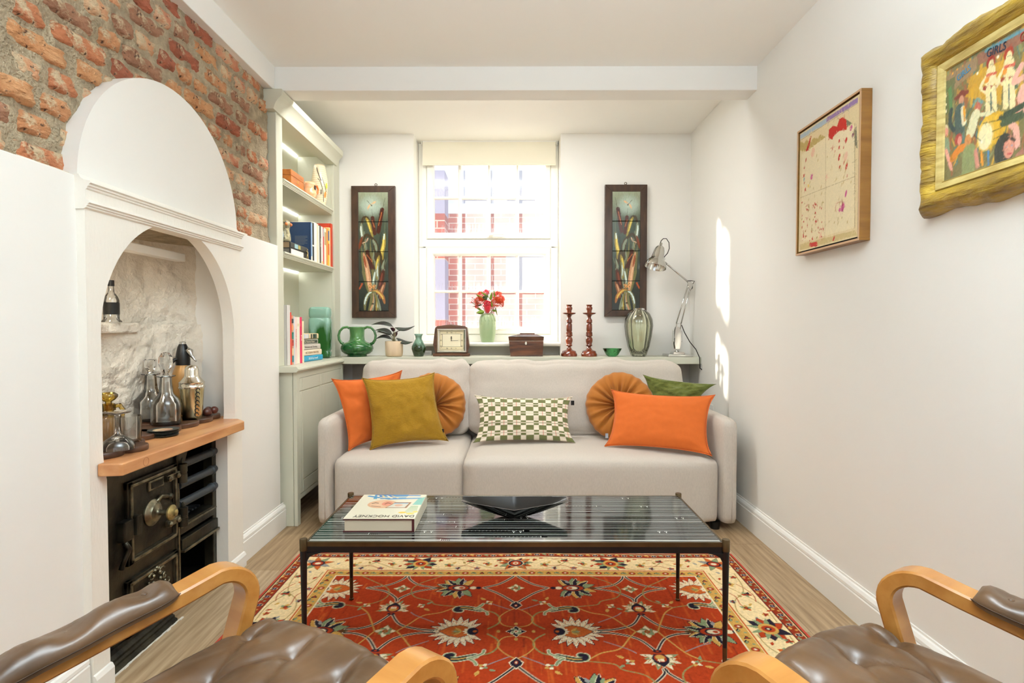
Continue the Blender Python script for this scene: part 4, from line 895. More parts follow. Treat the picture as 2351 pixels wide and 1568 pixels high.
# potted plant
Y = 3.92; s = Y/FPX; cx = (904.5-1181)*s; pp = empty('potted_plant', (cx, Y, ZL), 'small plant with dark pointed leaves in a pale stoneware pot', 'plant'); c = Vector((cx, Y, ZL))
POT = pbr('pale_stoneware', S(222, 200, 170), .7, var=(14, S(204, 178, 146), (1, 1, .4)), bands=None)
MB().lathe([(0, 0), (.050, 0), (.058, .008), (.061, .03), (.062, .104), (.060, .106), (.057, .104), (.056, .08), (0, .08)], c, 28, cap=(False, False), rfun=lambda a, z: 1-.012*(abs(math.sin(a*6)) > .97)).build('plant_pot', POT, pp, smooth=True, sharp=50)
MB().lathe([(0, .084), (.056, .084)], c, 20, cap=(False, False)).build('soil', pbr('soil', S(50, 38, 28), .95), pp)
LEAF = pbr('dark_leaf', S(62, 74, 60), .42, var=(24, S(50, 40, 44))); LEAFR = pbr('burgundy_leaf', S(82, 44, 54), .45)
def leaf(base, tip, w, arch, mat, name, parent, droop=.0, side=None, n=9, cup=.25):
    base, tip = Vector(base), Vector(tip); d = tip-base; L_ = d.length; T = d.normalized()
    sd = side or T.cross(Vector((0, 0, 1)))
    sd = Vector(sd).normalized(); N_ = sd.cross(T).normalized(); V = []; F = []
    for i in range(n+1):
        t = i/n; ww = w*(math.sin(math.pi*min(1, t*1.02)**.75))**.8*(1-.15*t) if 0 < t < 1 else (.0 if t else .001)
        p = base+d*t+N_*(arch*math.sin(math.pi*t))-Vector((0, 0, droop*t*t))
        up_ = N_*(ww*cup)
        V += [p-sd*ww+up_, p, p+sd*ww+up_]
    for i in range(n):
        a = 3*i; F += [(a, a+1, a+4, a+3), (a+1, a+2, a+5, a+4)]
    o = MB().add(V, F).build(name, mat, parent, smooth=True)
    sm = o.modifiers.new('thickness', 'SOLIDIFY'); sm.thickness = .0012; return o
P_ = lambda px, row, dy=0: Vector(((px-1181)*(Y+dy)/FPX, Y+dy, EYE-(row-750)*(Y+dy)/FPX))
stemtop = {}
lv_ = [((902, 750), (852, 746), -.02, .026, .016, 0), ((907, 752), (953, 748), -.02, .024, .016, 0), ((900, 768), (861, 758), -.05, .030, .012, 0), ((897, 770), (864, 762), .04, .022, .010, 0),
       ((908, 764), (926, 760), .02, .016, .006, 1), ((899, 779), (860, 780), -.04, .024, .022, 0), ((910, 776), (948, 785), -.05, .027, .016, 0), ((903, 762), (896, 752), -.06, .016, .01, 1), ((906, 775), (912, 762), .05, .02, .01, 1)]
st = MB()
for (b0, t0, dy, w, ar, red) in lv_:
    B = P_(b0[0], b0[1], dy*.3); T_ = P_(t0[0], t0[1], dy)
    leaf(B, T_, w, ar, LEAFR if red else LEAF, 'leaf', pp, side=Vector((0, .75, .45)) if not red else None)
    st.tube([c+Vector(((b0[0]-904)*.0004, dy*.05, .085)), (B+c+Vector((0, 0, .085)))*.5+Vector((0, 0, .002)), B], .0022, 6)
st.build('stem', pbr('leaf_stem', S(140, 132, 96), .6), pp, smooth=True)
# small green baluster vase
Y = 3.93; cx, pr_ = px_lathe(961, Y, [(0, 819), (10, 819), (11.5, 816), (16.5, 801), (16, 795), (11, 786), (7, 778), (7.5, 772), (10.5, 766.5), (9.5, 766.5), (6, 773), (5, 780), (0, 790)], ZL)
SG = glaze('small_vase_glaze', S(30, 48, 18), S(120, 154, 132), .93, .98, 40, .25)
tag(MB().lathe(pr_, (cx, Y, ZL), 28, cap=(False, False)).build('small_vase', SG, None, smooth=True), 'small baluster vase in dark green glaze left of the clock', 'vase')
# small card behind it
cd = empty('name_card', (U(982, 818, Y=4.06).x, 4.06, ZL), 'small grey printed card leaning behind the small green vase', 'card')
a = U(970, 805, Y=4.07); b = U(991, 818, Y=4.07)
MB().box(a.x, b.x, 4.068, 4.070, ZL+.0005, a.z).build('card', cloth((176, 172, 166)), cd)
text('Artwork', .011, cloth((40, 40, 40)), cd, frame(((a.x+b.x)/2, 4.0675, a.z-.018), (1, 0, 0), (0, 0, 1)))
# mantel clock
Y = 3.93; s = Y/FPX; X_ = lambda px: (px-1181)*s; Z_ = lambda row: EYE-(row-750)*s
WAL = pbr('clock_walnut', S(104, 66, 38), .32, var=(9, S(74, 44, 24), (1, 1, 5)), coat=.3)
ck = empty('mantel_clock', (X_(1036), Y+.03, ZL), 'walnut mantel clock with a square cream dial and chrome rim', 'clock')
cas = [(X_(999), Z_(811)), (X_(994), Z_(791)), (X_(998), Z_(757)), (X_(999), Z_(752)), (X_(1002), Z_(750)), (X_(1004), Z_(748.5)), (X_(1033), Z_(745)), (X_(1036), Z_(745)), (X_(1067), Z_(748.5)), (X_(1069), Z_(750)), (X_(1072.5), Z_(752)), (X_(1073), Z_(757)), (X_(1077), Z_(791)), (X_(1073), Z_(811))]
MB().prism(cas, 'y', Y, Y+.065).build('clock_case', WAL, ck, bevel=.003)
MB().prism([(X_(1000.5), Z_(754)), (X_(1001), Z_(751.5)), (X_(1036), Z_(746.5)), (X_(1071), Z_(751.5)), (X_(1071.5), Z_(754)), (X_(1071.5), Z_(756)), (X_(1000.5), Z_(756))], 'y', Y-.006, Y+.01).build('case_cornice', WAL, ck, bevel=.002)
MB().box(X_(994), X_(1078), Y-.012, Y+.07, Z_(816.5), Z_(811)).box(X_(994), X_(1009.5), Y-.012, Y+.07, ZL, Z_(816.5)).box(X_(1062), X_(1078), Y-.012, Y+.07, ZL, Z_(816.5)).build('clock_base', WAL, ck, bevel=.002)
o0 = (X_(1003.5), X_(1070.5), Z_(808.5), Z_(755)); i0 = (X_(1008.5), X_(1065), Z_(804.5), Z_(759))
MB().rings([[Vector((x, y, z)) for x, z in ((r_[0], r_[2]), (r_[1], r_[2]), (r_[1], r_[3]), (r_[0], r_[3]))] for r_, y in ((o0, Y), (o0, Y-.010), ([(o0[k]*.5+i0[k]*.5) for k in range(4)], Y-.013), (i0, Y-.006), (i0, Y))], True, (False, False)).build('chrome_rim', CHROME, ck)
DIAL = pbr('clock_dial', S(228, 214, 176), .5); DIAL2 = pbr('dial_centre', S(232, 222, 192), .5); INK = cloth((44, 36, 26), .5)
dl = MB().box(i0[0], i0[1], Y-.003, Y-.001, i0[2], i0[3]).build('dial', DIAL, ck)
MB().box(X_(1016), X_(1057.5), Y-.0036, Y-.003, Z_(796), Z_(766.5)).build('dial_centre', DIAL2, dl)
fr_ = MB()
for (x0, x1, z0, z1) in ((1015.5, 1058, 766.7, 766.2), (1015.5, 1058, 796.2, 795.7), (1015.3, 1015.8, 796, 766.5), (1057.7, 1058.2, 796, 766.5), (1010, 1063.5, 761.3, 760.9), (1010, 1063.5, 802, 801.6), (1010, 1010.4, 802, 761), (1063.1, 1063.5, 802, 761)):
    fr_.box(X_(x0), X_(x1), Y-.0040, Y-.0034, Z_(z0), Z_(z1))
fr_.build('dial_lines', INK, dl)
for s_, px, py, a in (('XII', 1036.5, 763.6, 0), ('I', 1046.5, 763.6, .35), ('II', 1059.8, 768, .9), ('III', 1060.6, 781.3, 1.57), ('IIII', 1060, 795, 2.2), ('V', 1046.8, 799.5, 2.8), ('VI', 1036.5, 799.5, 3.14), ('VII', 1026.8, 799.5, 3.5), ('VIII', 1013.2, 795.5, 4.1), ('IX', 1012.7, 781.3, 4.71), ('X', 1013.2, 767.5, 5.4), ('XI', 1026.8, 763.6, 5.95)):
    text(s_, .0135, INK, dl, frame((X_(px), Y-.0045, Z_(py)), (math.cos(a), 0, -math.sin(a)), (math.sin(a), 0, math.cos(a))), 'numeral', sx=.8)
hd_ = MB(); cc = Vector((X_(1036.3), Y-.0055, Z_(781.8)))
hd_.tube([cc+Vector((0, 0, -.004)), cc+Vector((0, 0, .028))], .0011, 6); hd_.tube([cc+Vector((-.004, 0, 0)), cc+Vector((.048, 0, .0015))], .0008, 6)
for dz, r in ((.012, .004), (.019, .0045), (.026, .003)): hd_.tube([cc+Vector((r*math.cos(t), 0, dz+r*math.sin(t))) for t in [i*math.pi/5 for i in range(11)]], .0008, 5)
hd_.lathe([(0, 0), (.003, 0), (.003, .002), (0, .002)], cc, 12, axis=(0, -1, 0)); hd_.build('clock_hands', INK, dl)
# celadon vase with flowers on the sill
Y = 4.15; s = Y/FPX; ZS = .967
cx, pr_ = px_lathe(1119.5, Y, [(0, 786), (13.5, 786), (15, 784), (18, 768), (19.5, 750), (20, 740), (18, 728), (15, 722), (12, 720), (10, 721), (13, 728), (15, 745), (0, 770)], ZS)
CEL = pbr('celadon_glaze', S(176, 192, 150), .3, coat=.35, var=(6, S(150, 172, 128), (1, 1, .5)), sss=.0)
fl = empty('flower_vase', (cx, Y, ZS), 'celadon green vase holding red and orange flowers on the window sill', 'vase')
zb0 = (EYE-(786-750)*s)-ZS
vo = MB().lathe([(r, z-zb0) for r, z in pr_], (cx, Y, ZS), 36, cap=(False, False)).build('vase_body', CEL, fl, smooth=True)
rl = MB(); cvz = Vector((cx, Y, ZS))
for a in range(5):
    th = -1.57-.9+a*.45
    def on(th_, z): 
        r = np.interp(z, [0, .055, .11, .145, .185, .205, .21], [.047, .058, .0625, .064, .058, .049, .04])+.0006; return cvz+Vector((r*math.cos(th_), r*math.sin(th_), z))
    rl.tube([on(th+.02*k, .205-.013*k) for k in range(7+3*(a % 2))], [.0022-.00015*k for k in range(7+3*(a % 2))], 6)
    rl.tube([on(th+.06*k, .20-.012*k) for k in range(5)], [.002]*5, 6)
rl.build('relief_leaf', CEL, vo, smooth=True)
F = lambda px, row, dy=0: Vector(((px-1181)*(Y+dy)/FPX, Y+dy, EYE-(row-750)*(Y+dy)/FPX-zb0))
LF = pbr('flower_leaf', S(112, 140, 36), .5, trans=0, sss=.15); LFD = pbr('flower_leaf_dark', S(70, 88, 50), .5)
REDF = pbr('crimson_petal', S(206, 26, 48), .5, sheen=.4, sss=.15); CORF = pbr('coral_petal', S(238, 104, 78), .5, sheen=.4, sss=.2); ORF = pbr('orange_floret', S(214, 92, 48), .55, sss=.15); PNK = pbr('pink_berry', S(218, 70, 84), .4)
def rose(c, R_, mat, name, faceq=Vector((0, -1, .35))):
    m = MB(); q = faceq.to_track_quat('Z', 'Y')
    for ring, (nn, rr, zz, wd, tilt) in enumerate(((3, .25, .5, .45, .2), (5, .50, .35, .6, .5), (6, .78, .1, .7, .9), (7, 1.0, -.2, .7, 1.3))):
        for i in range(nn):
            a = 2*math.pi*(i+.5*ring)/nn+ring; P = []
            for v in range(5):
                for u in range(5):
                    uu = (u-2)/2; vv_ = v/4; rad = R_*(rr*(.35+.65*vv_)-.1*uu*uu*rr); aa = a+uu*wd*(.6+.5*vv_)*(1.1-.25*ring)
                    P.append(q @ Vector((rad*math.cos(aa), rad*math.sin(aa), R_*(zz*.6+.75*vv_*math.cos(tilt)-.18*uu*uu*vv_+.05*math.sin(uu*4+ring))))+c)
            m.add(P, [(r*5+k, r*5+k+1, r*5+k+6, r*5+k+5) for r in range(4) for k in range(4)])
    o = m.build(name, mat, fl, smooth=True); sm = o.modifiers.new('t', 'SOLIDIFY'); sm.thickness = .0012; return o
def mum(c, R_, mat, name, n=110):
    m = MB()
    for i in range(n):
        z = 1-1.5*(i+.5)/n; a = 2.39996*i; r = math.sqrt(max(0, 1-z*z)); d = Vector((r*math.cos(a), r*math.sin(a), z))
        t = d.cross(Vector((.2, .1, 1))).normalized(); b_ = d.cross(t); p0 = c+d*R_*.35; p1 = c+d*R_*.8; p2 = c+d*R_+Vector((0, 0, R_*.12)); w = R_*.085
        m.add([p0-t*w*.5, p0+t*w*.5, p1+t*w, p1-t*w, p2], [(0, 1, 2, 3), (3, 2, 4)]); m.add([p1-b_*w, p1+b_*w, p2], [(0, 1, 2)])
    return m.build(name, mat, fl)
mum(F(1103, 694, -.04), .046, ORF, 'chrysanthemum'); mum(F(1142, 699, -.045), .052, ORF, 'chrysanthemum', 130)
rose(F(1119, 700, -.06), .034, REDF, 'crimson_rose'); MB().lathe([(0, -.05), (.012, -.045), (.024, -.02), (.028, 0), (.02, .015), (0, .02)], F(1119.5, 704, -.055), 14, rfun=lambda a, z: 1+.08*math.sin(a*3+z*60)).build('rose_cup', REDF, fl, smooth=True)
rose(F(1143, 680, .0), .038, CORF, 'coral_rose'); rose(F(1150, 688, -.01), .032, CORF, 'coral_rose', Vector((.6, -.8, .1))); rose(F(1104, 678, .01), .030, CORF, 'coral_rose', Vector((-.4, -.8, .5)))
rose(F(1116, 673, .03), .026, pbr('pink_petal', S(236, 90, 110), .5, sss=.2), 'pink_rose', Vector((0, -.6, .8)))
rose(F(1096, 704, -.03), .02, CORF, 'coral_rose', Vector((-.8, -.5, -.1)))
br = MB(); bs = MB()
for k in range(34):
    g = (1090, 690) if k % 3 == 0 else ((1124, 674) if k % 3 == 1 else (1087, 688))
    p = F(g[0]+random.uniform(-8, 9), g[1]+random.uniform(-8, 8), random.uniform(-.04, .03)); r = random.uniform(.0030, .0045)
    br.lathe([(0, -r), (r, 0), (0, r)], p, 7); bs.tube([p, p.lerp(F(1110, 712), .45)], .0009, 4)
br.build('berries', PNK, fl, smooth=True)['kind'] = 'stuff'
for k in range(14): bs.tube([F(1112+k % 7*2, 724, -.02+.01*(k % 4)), F(1098+k*3.2, 705+3*(k % 3), -.03+.02*(k % 3))], .0016, 5)
bs.build('stem', LFD, fl)
for (b0, t0, w, dy, dk) in (((1112, 716), (1093, 719), .016, -.06, 0), ((1115, 690), (1092, 676), .010, -.05, 0), ((1112, 688), (1111, 680), .014, -.06, 1), ((1126, 690), (1129, 672), .010, -.06, 0), ((1136, 685), (1134, 666), .006, -.02, 0), ((1117, 690), (1113, 678), .012, -.06, 1), ((1130, 706), (1128, 690), .006, -.08, 0), ((1108, 700), (1084, 705), .006, -.03, 1), ((1130, 712), (1140, 716), .008, -.05, 0), ((1122, 684), (1104, 670), .009, .0, 0), ((1137, 706), (1142, 726), .004, -.04, 0), ((1104, 712), (1095, 708), .007, -.04, 0)):
    leaf(F(*b0, dy), F(*t0, dy-.01), w, .004, LFD if dk else LF, 'leaf', fl, side=(F(*t0)-F(*b0)).cross(Vector((0, 1, 0))))
# tea caddy
Y = 3.92; X_ = lambda px: (px-1181)*Y/FPX; Z_ = lambda row: EYE-(row-750)*Y/FPX
RW = pbr('rosewood', S(112, 66, 36), .2, var=(6, S(52, 28, 16), (1, 1, 7)), coat=.5)
tc_ = empty('tea_caddy', (X_(1210), Y+.06, ZL), 'rosewood sarcophagus shaped tea caddy with an ivory keyhole plate', 'box')
def frus(x0, x1, d0, d1, z0, xx0, xx1, dd0, dd1, z1): return [[(x0, d0, z0), (x1, d0, z0), (x1, d1, z0), (x0, d1, z0)], [(xx0, dd0, z1), (xx1, dd0, z1), (xx1, dd1, z1), (xx0, dd1, z1)]]
MB().rings(frus(X_(1172), X_(1246), Y+.004, Y+.125, ZL, X_(1168.5), X_(1247.8), Y, Y+.130, Z_(783.2))).build('caddy_body', RW, tc_, bevel=.0015)
MB().rings(frus(X_(1168.4), X_(1247.9), Y, Y+.130, Z_(782.6), X_(1167), X_(1249), Y-.002, Y+.132, Z_(773))).build('caddy_lid', RW, tc_, bevel=.0015)
MB().rings(frus(X_(1167), X_(1249), Y-.002, Y+.132, Z_(773), X_(1194), X_(1228), Y+.04, Y+.09, Z_(766.5))).build('caddy_lid_top', RW, tc_, bevel=.0015)
MB().box(X_(1194), X_(1228), Y+.038, Y+.092, Z_(766.5), Z_(765)).build('caddy_cap', RW, tc_, bevel=.001)
IV = cloth((236, 230, 210), .35); kx, kz = X_(1207.5), Z_(788)
MB().prism([(kx+.0075*math.cos(math.pi*i/3+math.pi/2)*.9, kz+.011*math.sin(math.pi*i/3+math.pi/2)) for i in range(6)], 'y', Y-.0005, Y+.004).build('keyhole_plate', IV, tc_)
MB().box(kx-.0015, kx+.0015, Y-.001, Y+.0, kz-.005, kz+.005).build('keyhole', BLACKM, tc_)
# candlesticks
Y = 3.93
CW = pbr('turned_mahogany', S(128, 58, 28), .22, coat=.5, var=(10, S(88, 36, 18), (1, 1, .4)))
cprof = [(0, 818), (18.5, 818), (18.7, 813), (17, 811), (15.5, 806.5), (14, 805.5), (12, 805), (7.5, 803), (5, 799), (4, 796), (7, 794), (7.5, 792.5), (6.5, 791), (6, 790), (8, 783), (7.8, 778), (5.2, 773), (8, 770.5), (8, 769), (7, 768), (8, 766.5), (7, 765), (7.6, 763.5), (6, 761.5), (6.8, 758), (6.6, 745), (5.2, 742), (7.3, 740), (6.6, 737.5), (7, 735.5), (4.5, 731), (3.8, 728), (6, 724), (8, 722.6), (14, 721), (15.2, 719), (15.3, 718.2), (13, 718), (5.4, 717), (5.4, 713.5), (7.4, 709), (7, 706), (5.2, 703.5), (6.8, 700.6), (7, 699.6), (5.5, 699.4), (3.5, 705), (0, 706)]
for k, (px, lab) in enumerate(((1307, 'turned mahogany candlestick nearer the tea caddy, left of the pair'), (1353, 'turned mahogany candlestick nearer the green bowl, right of the pair'))):
    cx, pr_ = px_lathe(px, Y, cprof, ZL); z00 = pr_[0][1]
    o = MB().lathe([(r, z-z00) for r, z in pr_], (cx, Y+.01, ZL), 28, cap=(False, False)).build('candlestick', CW, None, smooth=True, sharp=50); tag(o, lab, 'candlestick', 'turned wooden candlesticks on the ledge')
# green glass ashtray bowl
GGL = glassy('green_glass', (.10, .46, .16), .01)
Y = 3.92; cx, pr_ = px_lathe(1405, Y, [(0, 817), (9, 817), (14, 813.5), (21.5, 800), (21.5, 798.5), (19, 799.5), (10, 809), (0, 811)], ZL); z00 = pr_[0][1]
tag(MB().lathe([(r, z-z00) for r, z in pr_], (cx, Y, ZL), 32, cap=(False, False), rfun=lambda a, z: 1+.03*math.cos(a*3)).build('glass_bowl', GGL, None, smooth=True), 'low green glass bowl between the candlesticks and the ribbed vase', 'bowl')
# ribbed olive glass vase
OGL = glassy('olive_glass', (.95, .97, .84), .0)
Y = 3.93; cx, pr_ = px_lathe(1466, Y, [(0, 818), (15, 818), (17, 815), (24, 795), (29, 770), (31.5, 748), (30, 733), (24, 720), (17, 714), (12, 711), (11, 708), (13, 712), (22, 722), (28, 735), (29.4, 748), (27, 770), (21, 798), (14, 813), (0, 814)], ZL); z00 = pr_[0][1]
tag(MB().lathe([(r, z-z00) for r, z in pr_], (cx, Y, ZL), 72, cap=(False, False), rfun=lambda a, z: 1+.07*abs(math.cos(a*4.5))**.7-.03+(.10*math.sin(a*5+1) if z > .325 else 0)).build('ribbed_vase', OGL, None, smooth=True), 'tall ribbed olive green glass vase in front of the right tile picture', 'vase')
# ------------------------------------------------------------------ anglepoise style lamp
Y = 3.95; s = Y/FPX; X_ = lambda px: (px-1181)*s; Z_ = lambda row: EYE-(row-750)*s; Q = lambda px, row, dy=0: Vector((X_(px), Y+dy, Z_(row)+.006))
lp = empty('desk_lamp', (X_(1554), Y, ZL), 'polished metal balanced-arm desk lamp on a stepped square base', 'lamp')
bx0_, bx1_ = X_(1527), X_(1583)
MB().rings(frus(bx0_, bx1_, Y-.085, Y+.085, ZL, bx0_+.003, bx1_-.003, Y-.082, Y+.082, ZL+.016)).build('lamp_base', CHROME, lp, bevel=.003)
MB().rings(frus(X_(1541), X_(1569), Y-.045, Y+.045, ZL+.016, X_(1543), X_(1567), Y-.04, Y+.04, ZL+.030)).build('base_step', CHROME, lp, bevel=.003)
MB().lathe([(.010, 0), (.016, .004), (.014, .012), (.009, .016), (.009, .03), (0, .03)], (X_(1554), Y, ZL+.028), 20).build('base_pivot', CHROME, lp, smooth=True, sharp=50)
br_ = MB(); br_.prism([(X_(1549), ZL+.05), (X_(1559), ZL+.05), (X_(1562), ZL+.085), (X_(1562), ZL+.18), (X_(1556), ZL+.205), (X_(1551), ZL+.205), (X_(1548), ZL+.18), (X_(1547), ZL+.085)], 'y', Y-.020, Y-.016)
br_.prism([(X_(1549), ZL+.05), (X_(1559), ZL+.05), (X_(1562), ZL+.085), (X_(1562), ZL+.18), (X_(1556), ZL+.205), (X_(1551), ZL+.205), (X_(1548), ZL+.18), (X_(1547), ZL+.085)], 'y', Y+.016, Y+.020)
br_.build('bracket_plate', CHROME, lp, bevel=.001)
for px in (1545, 1563): MB().tube([Vector((X_(px), Y-.01, ZL+.10+.005*i)) for i in range(18)], [.006 if i % 2 else .0048 for i in range(18)], 10).build('spring', CHROME, lp, smooth=True)
el = Q(1583, 652)
for a_, b_ in ((Q(1552, 745), Q(1579, 655)), (Q(1563, 745), Q(1585, 658))):
    MB().tube([a_, b_], .0045, 8).build('lower_arm', CHROME, lp, smooth=True)
MB().tube([Q(1549, 778), Q(1553, 745), Q(1563, 745), Q(1558, 778)], .004, 8).build('arm_link', CHROME, lp)
MB().prism([(X_(1577), Z_(646)), (X_(1584), Z_(646)), (X_(1590), Z_(653)), (X_(1584), Z_(668)), (X_(1578), Z_(660))], 'y', Y-.006, Y+.006).build('elbow_plate', CHROME, lp, bevel=.002)
up1 = Q(1523, 603); MB().tube([Q(1581, 652), up1], .0062, 10).build('upper_arm', CHROME, lp, smooth=True)
MB().lathe([(0, -.010), (.012, -.010), (.012, .010), (0, .010)], Q(1521, 598), 16, axis=(0, 1, 0)).build('head_joint', CHROME, lp, smooth=True, sharp=50)
MB().tube([Q(1521, 598), Q(1513, 589)], .005, 8).build('head_stem', CHROME, lp, smooth=True)
top = Q(1514, 570); ax = (Q(1497, 626, -.035)-Q(1514, 567)).normalized(); c0 = Q(1514.5, 569)
MB().lathe([(.004, -.028), (.009, -.026), (.010, -.012), (.016, -.004), (.022, .000), (.029, .008), (.036, .030), (.039, .055), (.044, .086), (.047, .094), (.056, .104), (.068, .122), (.073, .140), (.0745, .154), (.0735, .154), (.066, .124), (.052, .104), (.043, .094), (.036, .055), (.032, .03), (.02, .006), (0, .004)], c0, 36, axis=ax, cap=(True, False)).build('lamp_shade', CHROME, lp, smooth=True, sharp=60)
MB().lathe([(0, .03), (.014, .03), (.014, .06), (.022, .085), (.026, .105), (.018, .125), (0, .131)], c0, 20, axis=ax).build('light_bulb', pbr('bulb_glass', (.9, .9, .88), .15), lp, smooth=True)
fc_ = MB(); fc_.tube([Q(1514, 562), Q(1516, 556), Q(1521, 551), Q(1528, 551), Q(1534, 560), Q(1535, 573), Q(1531, 584), Q(1524, 592), Q(1521, 598)], .0028, 8)
fc_.tube([Q(1580, 650), Q(1578, 647), Q(1586, 647), Q(1593, 648), Q(1589, 654), Q(1588, 664), Q(1584, 668)], .0026, 8)
fc_.tube([Q(1563, 748, -.01), Q(1569, 765, -.02), Q(1577, 786, -.06), Q(1587, 803, -.10), Vector((X_(1592)-.006, Y-.130, ZL+.010)), Vector((X_(1594)-.008, Y-.140, ZL-.005)), Vector((X_(1597)-.015, Y-.14, .80)), Q(1601, 850, -.14), Q(1604, 858, -.14), Q(1601, 868, -.14), Q(1596, 882, -.14), Q(1594, 895, -.14), Q(1594, 960, -.14), Vector((X_(1594), Y-.14, .02))], .0032, 8)
fc_.build('lamp_flex', pbr('braided_black_flex', S(34, 26, 20), .8), lp, smooth=True)
sk_ = U(1634, 943, X=1.262); MB().box(1.2555, 1.2615, sk_.y-.04, sk_.y+.04, sk_.z-.04, sk_.z+.04).build('socket_plate', TRIMM, tag(bpy.data.objects.new('wall_socket', None), 'white wall socket on the right wall just above the sofa arm', 'socket'), bevel=.002)
for o in [o for o in bpy.data.objects if o.name == 'wall_socket']: COL.objects.link(o)
# ------------------------------------------------------------------ painted surfaces: colours laid on fine grids of real points
class Canvas:
    def __init__(s, x0, x1, y0, y1, step, base, stepy=None):
        nx = int(round((x1-x0)/step))+1; ny = int(round((y1-y0)/(stepy or step)))+1
        s.x = np.linspace(x0, x1, nx); s.y = np.linspace(y0, y1, ny); s.X, s.Y = np.meshgrid(s.x, s.y)
        s.C = np.zeros((ny, nx, 3)); s.C[:] = base; s.aa = step*.8
    def _win(s, x0, x1, y0, y1):
        i0, i1 = np.searchsorted(s.x, (x0, x1)); j0, j1 = np.searchsorted(s.y, (y0, y1)); return slice(j0, j1+1), slice(i0, i1+1)
    def _mix(s, w, a, col):
        a = np.clip(a, 0, 1)[..., None]; s.C[w] = s.C[w]*(1-a)+np.array(col)*a
    def poly(s, pts, col, a=1.0):
        P = np.array(pts, float); w = s._win(P[:, 0].min(), P[:, 0].max(), P[:, 1].min(), P[:, 1].max()); X, Y = s.X[w], s.Y[w]; ins = np.zeros(X.shape, bool)
        if X.size == 0: return
        x1, y1 = P[-1]
        for x2, y2 in P:
            with np.errstate(divide='ignore', invalid='ignore'):
                ins ^= ((y1 > Y) != (y2 > Y)) & (X < (x2-x1)*(Y-y1)/((y2-y1) or 1e-12)+x1)
            x1, y1 = x2, y2
        s._mix(w, ins*a, col)
    def ell(s, cx, cy, rx, ry, col, ang=0.0, a=1.0, soft=None):
        R = max(rx, ry)*1.1+s.aa; w = s._win(cx-R, cx+R, cy-R, cy+R); X, Y = s.X[w]-cx, s.Y[w]-cy
        if X.size == 0: return
        c, n = math.cos(ang), math.sin(ang); d = np.sqrt(((X*c+Y*n)/rx)**2+((-X*n+Y*c)/ry)**2)
        s._mix(w, ((1-d)*min(rx, ry)/(soft or s.aa)+.5)*a if soft is None else np.clip((1-d)/soft, 0, 1)*a, col)
    def line(s, pts, wd, col, a=1.0, taper=False):
        n = len(pts)-1
        for k, ((x1, y1), (x2, y2)) in enumerate(zip(pts[:-1], pts[1:])):
            ww = wd*(1-.9*k/n) if taper else wd
            w = s._win(min(x1, x2)-ww-s.aa, max(x1, x2)+ww+s.aa, min(y1, y2)-ww-s.aa, max(y1, y2)+ww+s.aa); X, Y = s.X[w], s.Y[w]
            if X.size == 0: continue
            dx, dy = x2-x1, y2-y1; L2 = dx*dx+dy*dy or 1e-12; t = np.clip(((X-x1)*dx+(Y-y1)*dy)/L2, 0, 1)
            d = np.hypot(X-x1-t*dx, Y-y1-t*dy); s._mix(w, ((ww/2-d)/s.aa+.5)*a, col)
    def noise_(s, amp, k=1, seed=1):
        r = np.random.default_rng(seed).normal(0, amp, s.C.shape[:2]); 
        for _ in range(k): r = (r+np.roll(r, 1, 0)+np.roll(r, 1, 1)+np.roll(r, -1, 0)+np.roll(r, -1, 1))/5
        s.C *= (1+r[..., None]); s.C = np.clip(s.C, 0, 1)
def _dab(s, n, L_, w, jit, ang, seed=1, a=.55):
    rr = random.Random(seed); ny, nx = s.X.shape
    for _ in range(n):
        i, j = rr.randrange(nx), rr.randrange(ny); col = np.clip(s.C[j, i]*(1+rr.uniform(-jit, jit))*np.array([1+rr.uniform(-jit, jit)*.35 for _ in range(3)]), 0, 1)
        t = rr.uniform(*ang); x, y = s.x[i], s.y[j]; l = rr.uniform(.5, 1)*L_; s.line([(x-l/2*math.cos(t), y-l/2*math.sin(t)), (x+l/2*math.cos(t), y+l/2*math.sin(t))], w*rr.uniform(.5, 1.2), col, a)
Canvas.dab = _dab
def petal(cx, cy, ang, L_, w, n=8):
    P = []
    for i in range(n+1): t = i/n; P.append((L_*t, w*math.sin(math.pi*t**.8)))
    for i in range(n-1, 0, -1): t = i/n; P.append((L_*t, -w*math.sin(math.pi*t**.8)))
    c, s_ = math.cos(ang), math.sin(ang); return [(cx+x*c-y*s_, cy+x*s_+y*c) for x, y in P]
def spline(pts, n=6):
    P = [pts[0]]+list(pts)+[pts[-1]]; out = []
    for i in range(1, len(P)-2):
        for k in range(n):
            t = k/n; out.append(tuple(.5*((2*P[i][j])+(-P[i-1][j]+P[i+1][j])*t+(2*P[i-1][j]-5*P[i][j]+4*P[i+1][j]-P[i+2][j])*t*t+(-P[i-1][j]+3*P[i][j]-3*P[i+1][j]+P[i+2][j])*t**3) for j in (0, 1)))
    out.append(tuple(pts[-1])); return out

# ------------------------------------------------------------------ rug
RED, REDL, DKR = S(168, 56, 20), S(188, 82, 30), S(138, 46, 20)
CRM, GLD, NVY, GRN, BLU, ORG, WHT, OLV, BRN = S(226, 200, 152), S(196, 150, 74), S(34, 26, 40), S(128, 142, 104), S(140, 138, 134), S(190, 92, 36), S(222, 206, 172), S(150, 122, 62), S(84, 58, 28)
RX0, RX1, RY0, RY1 = -1.022, 1.030, 1.32, 2.668
cv = Canvas(RX0, RX1, RY0, RY1, .0031, RED, .0036)
XC0 = .006; HX = 1.026
def both(fn, sy=True):
    for a in (1, -1):
        for b in ((1, -1) if sy else (1,)): fn(a, b)
CYR = 1.968
def mp(a, b): return lambda x, y: (XC0+a*x, CYR+b*(y-CYR))
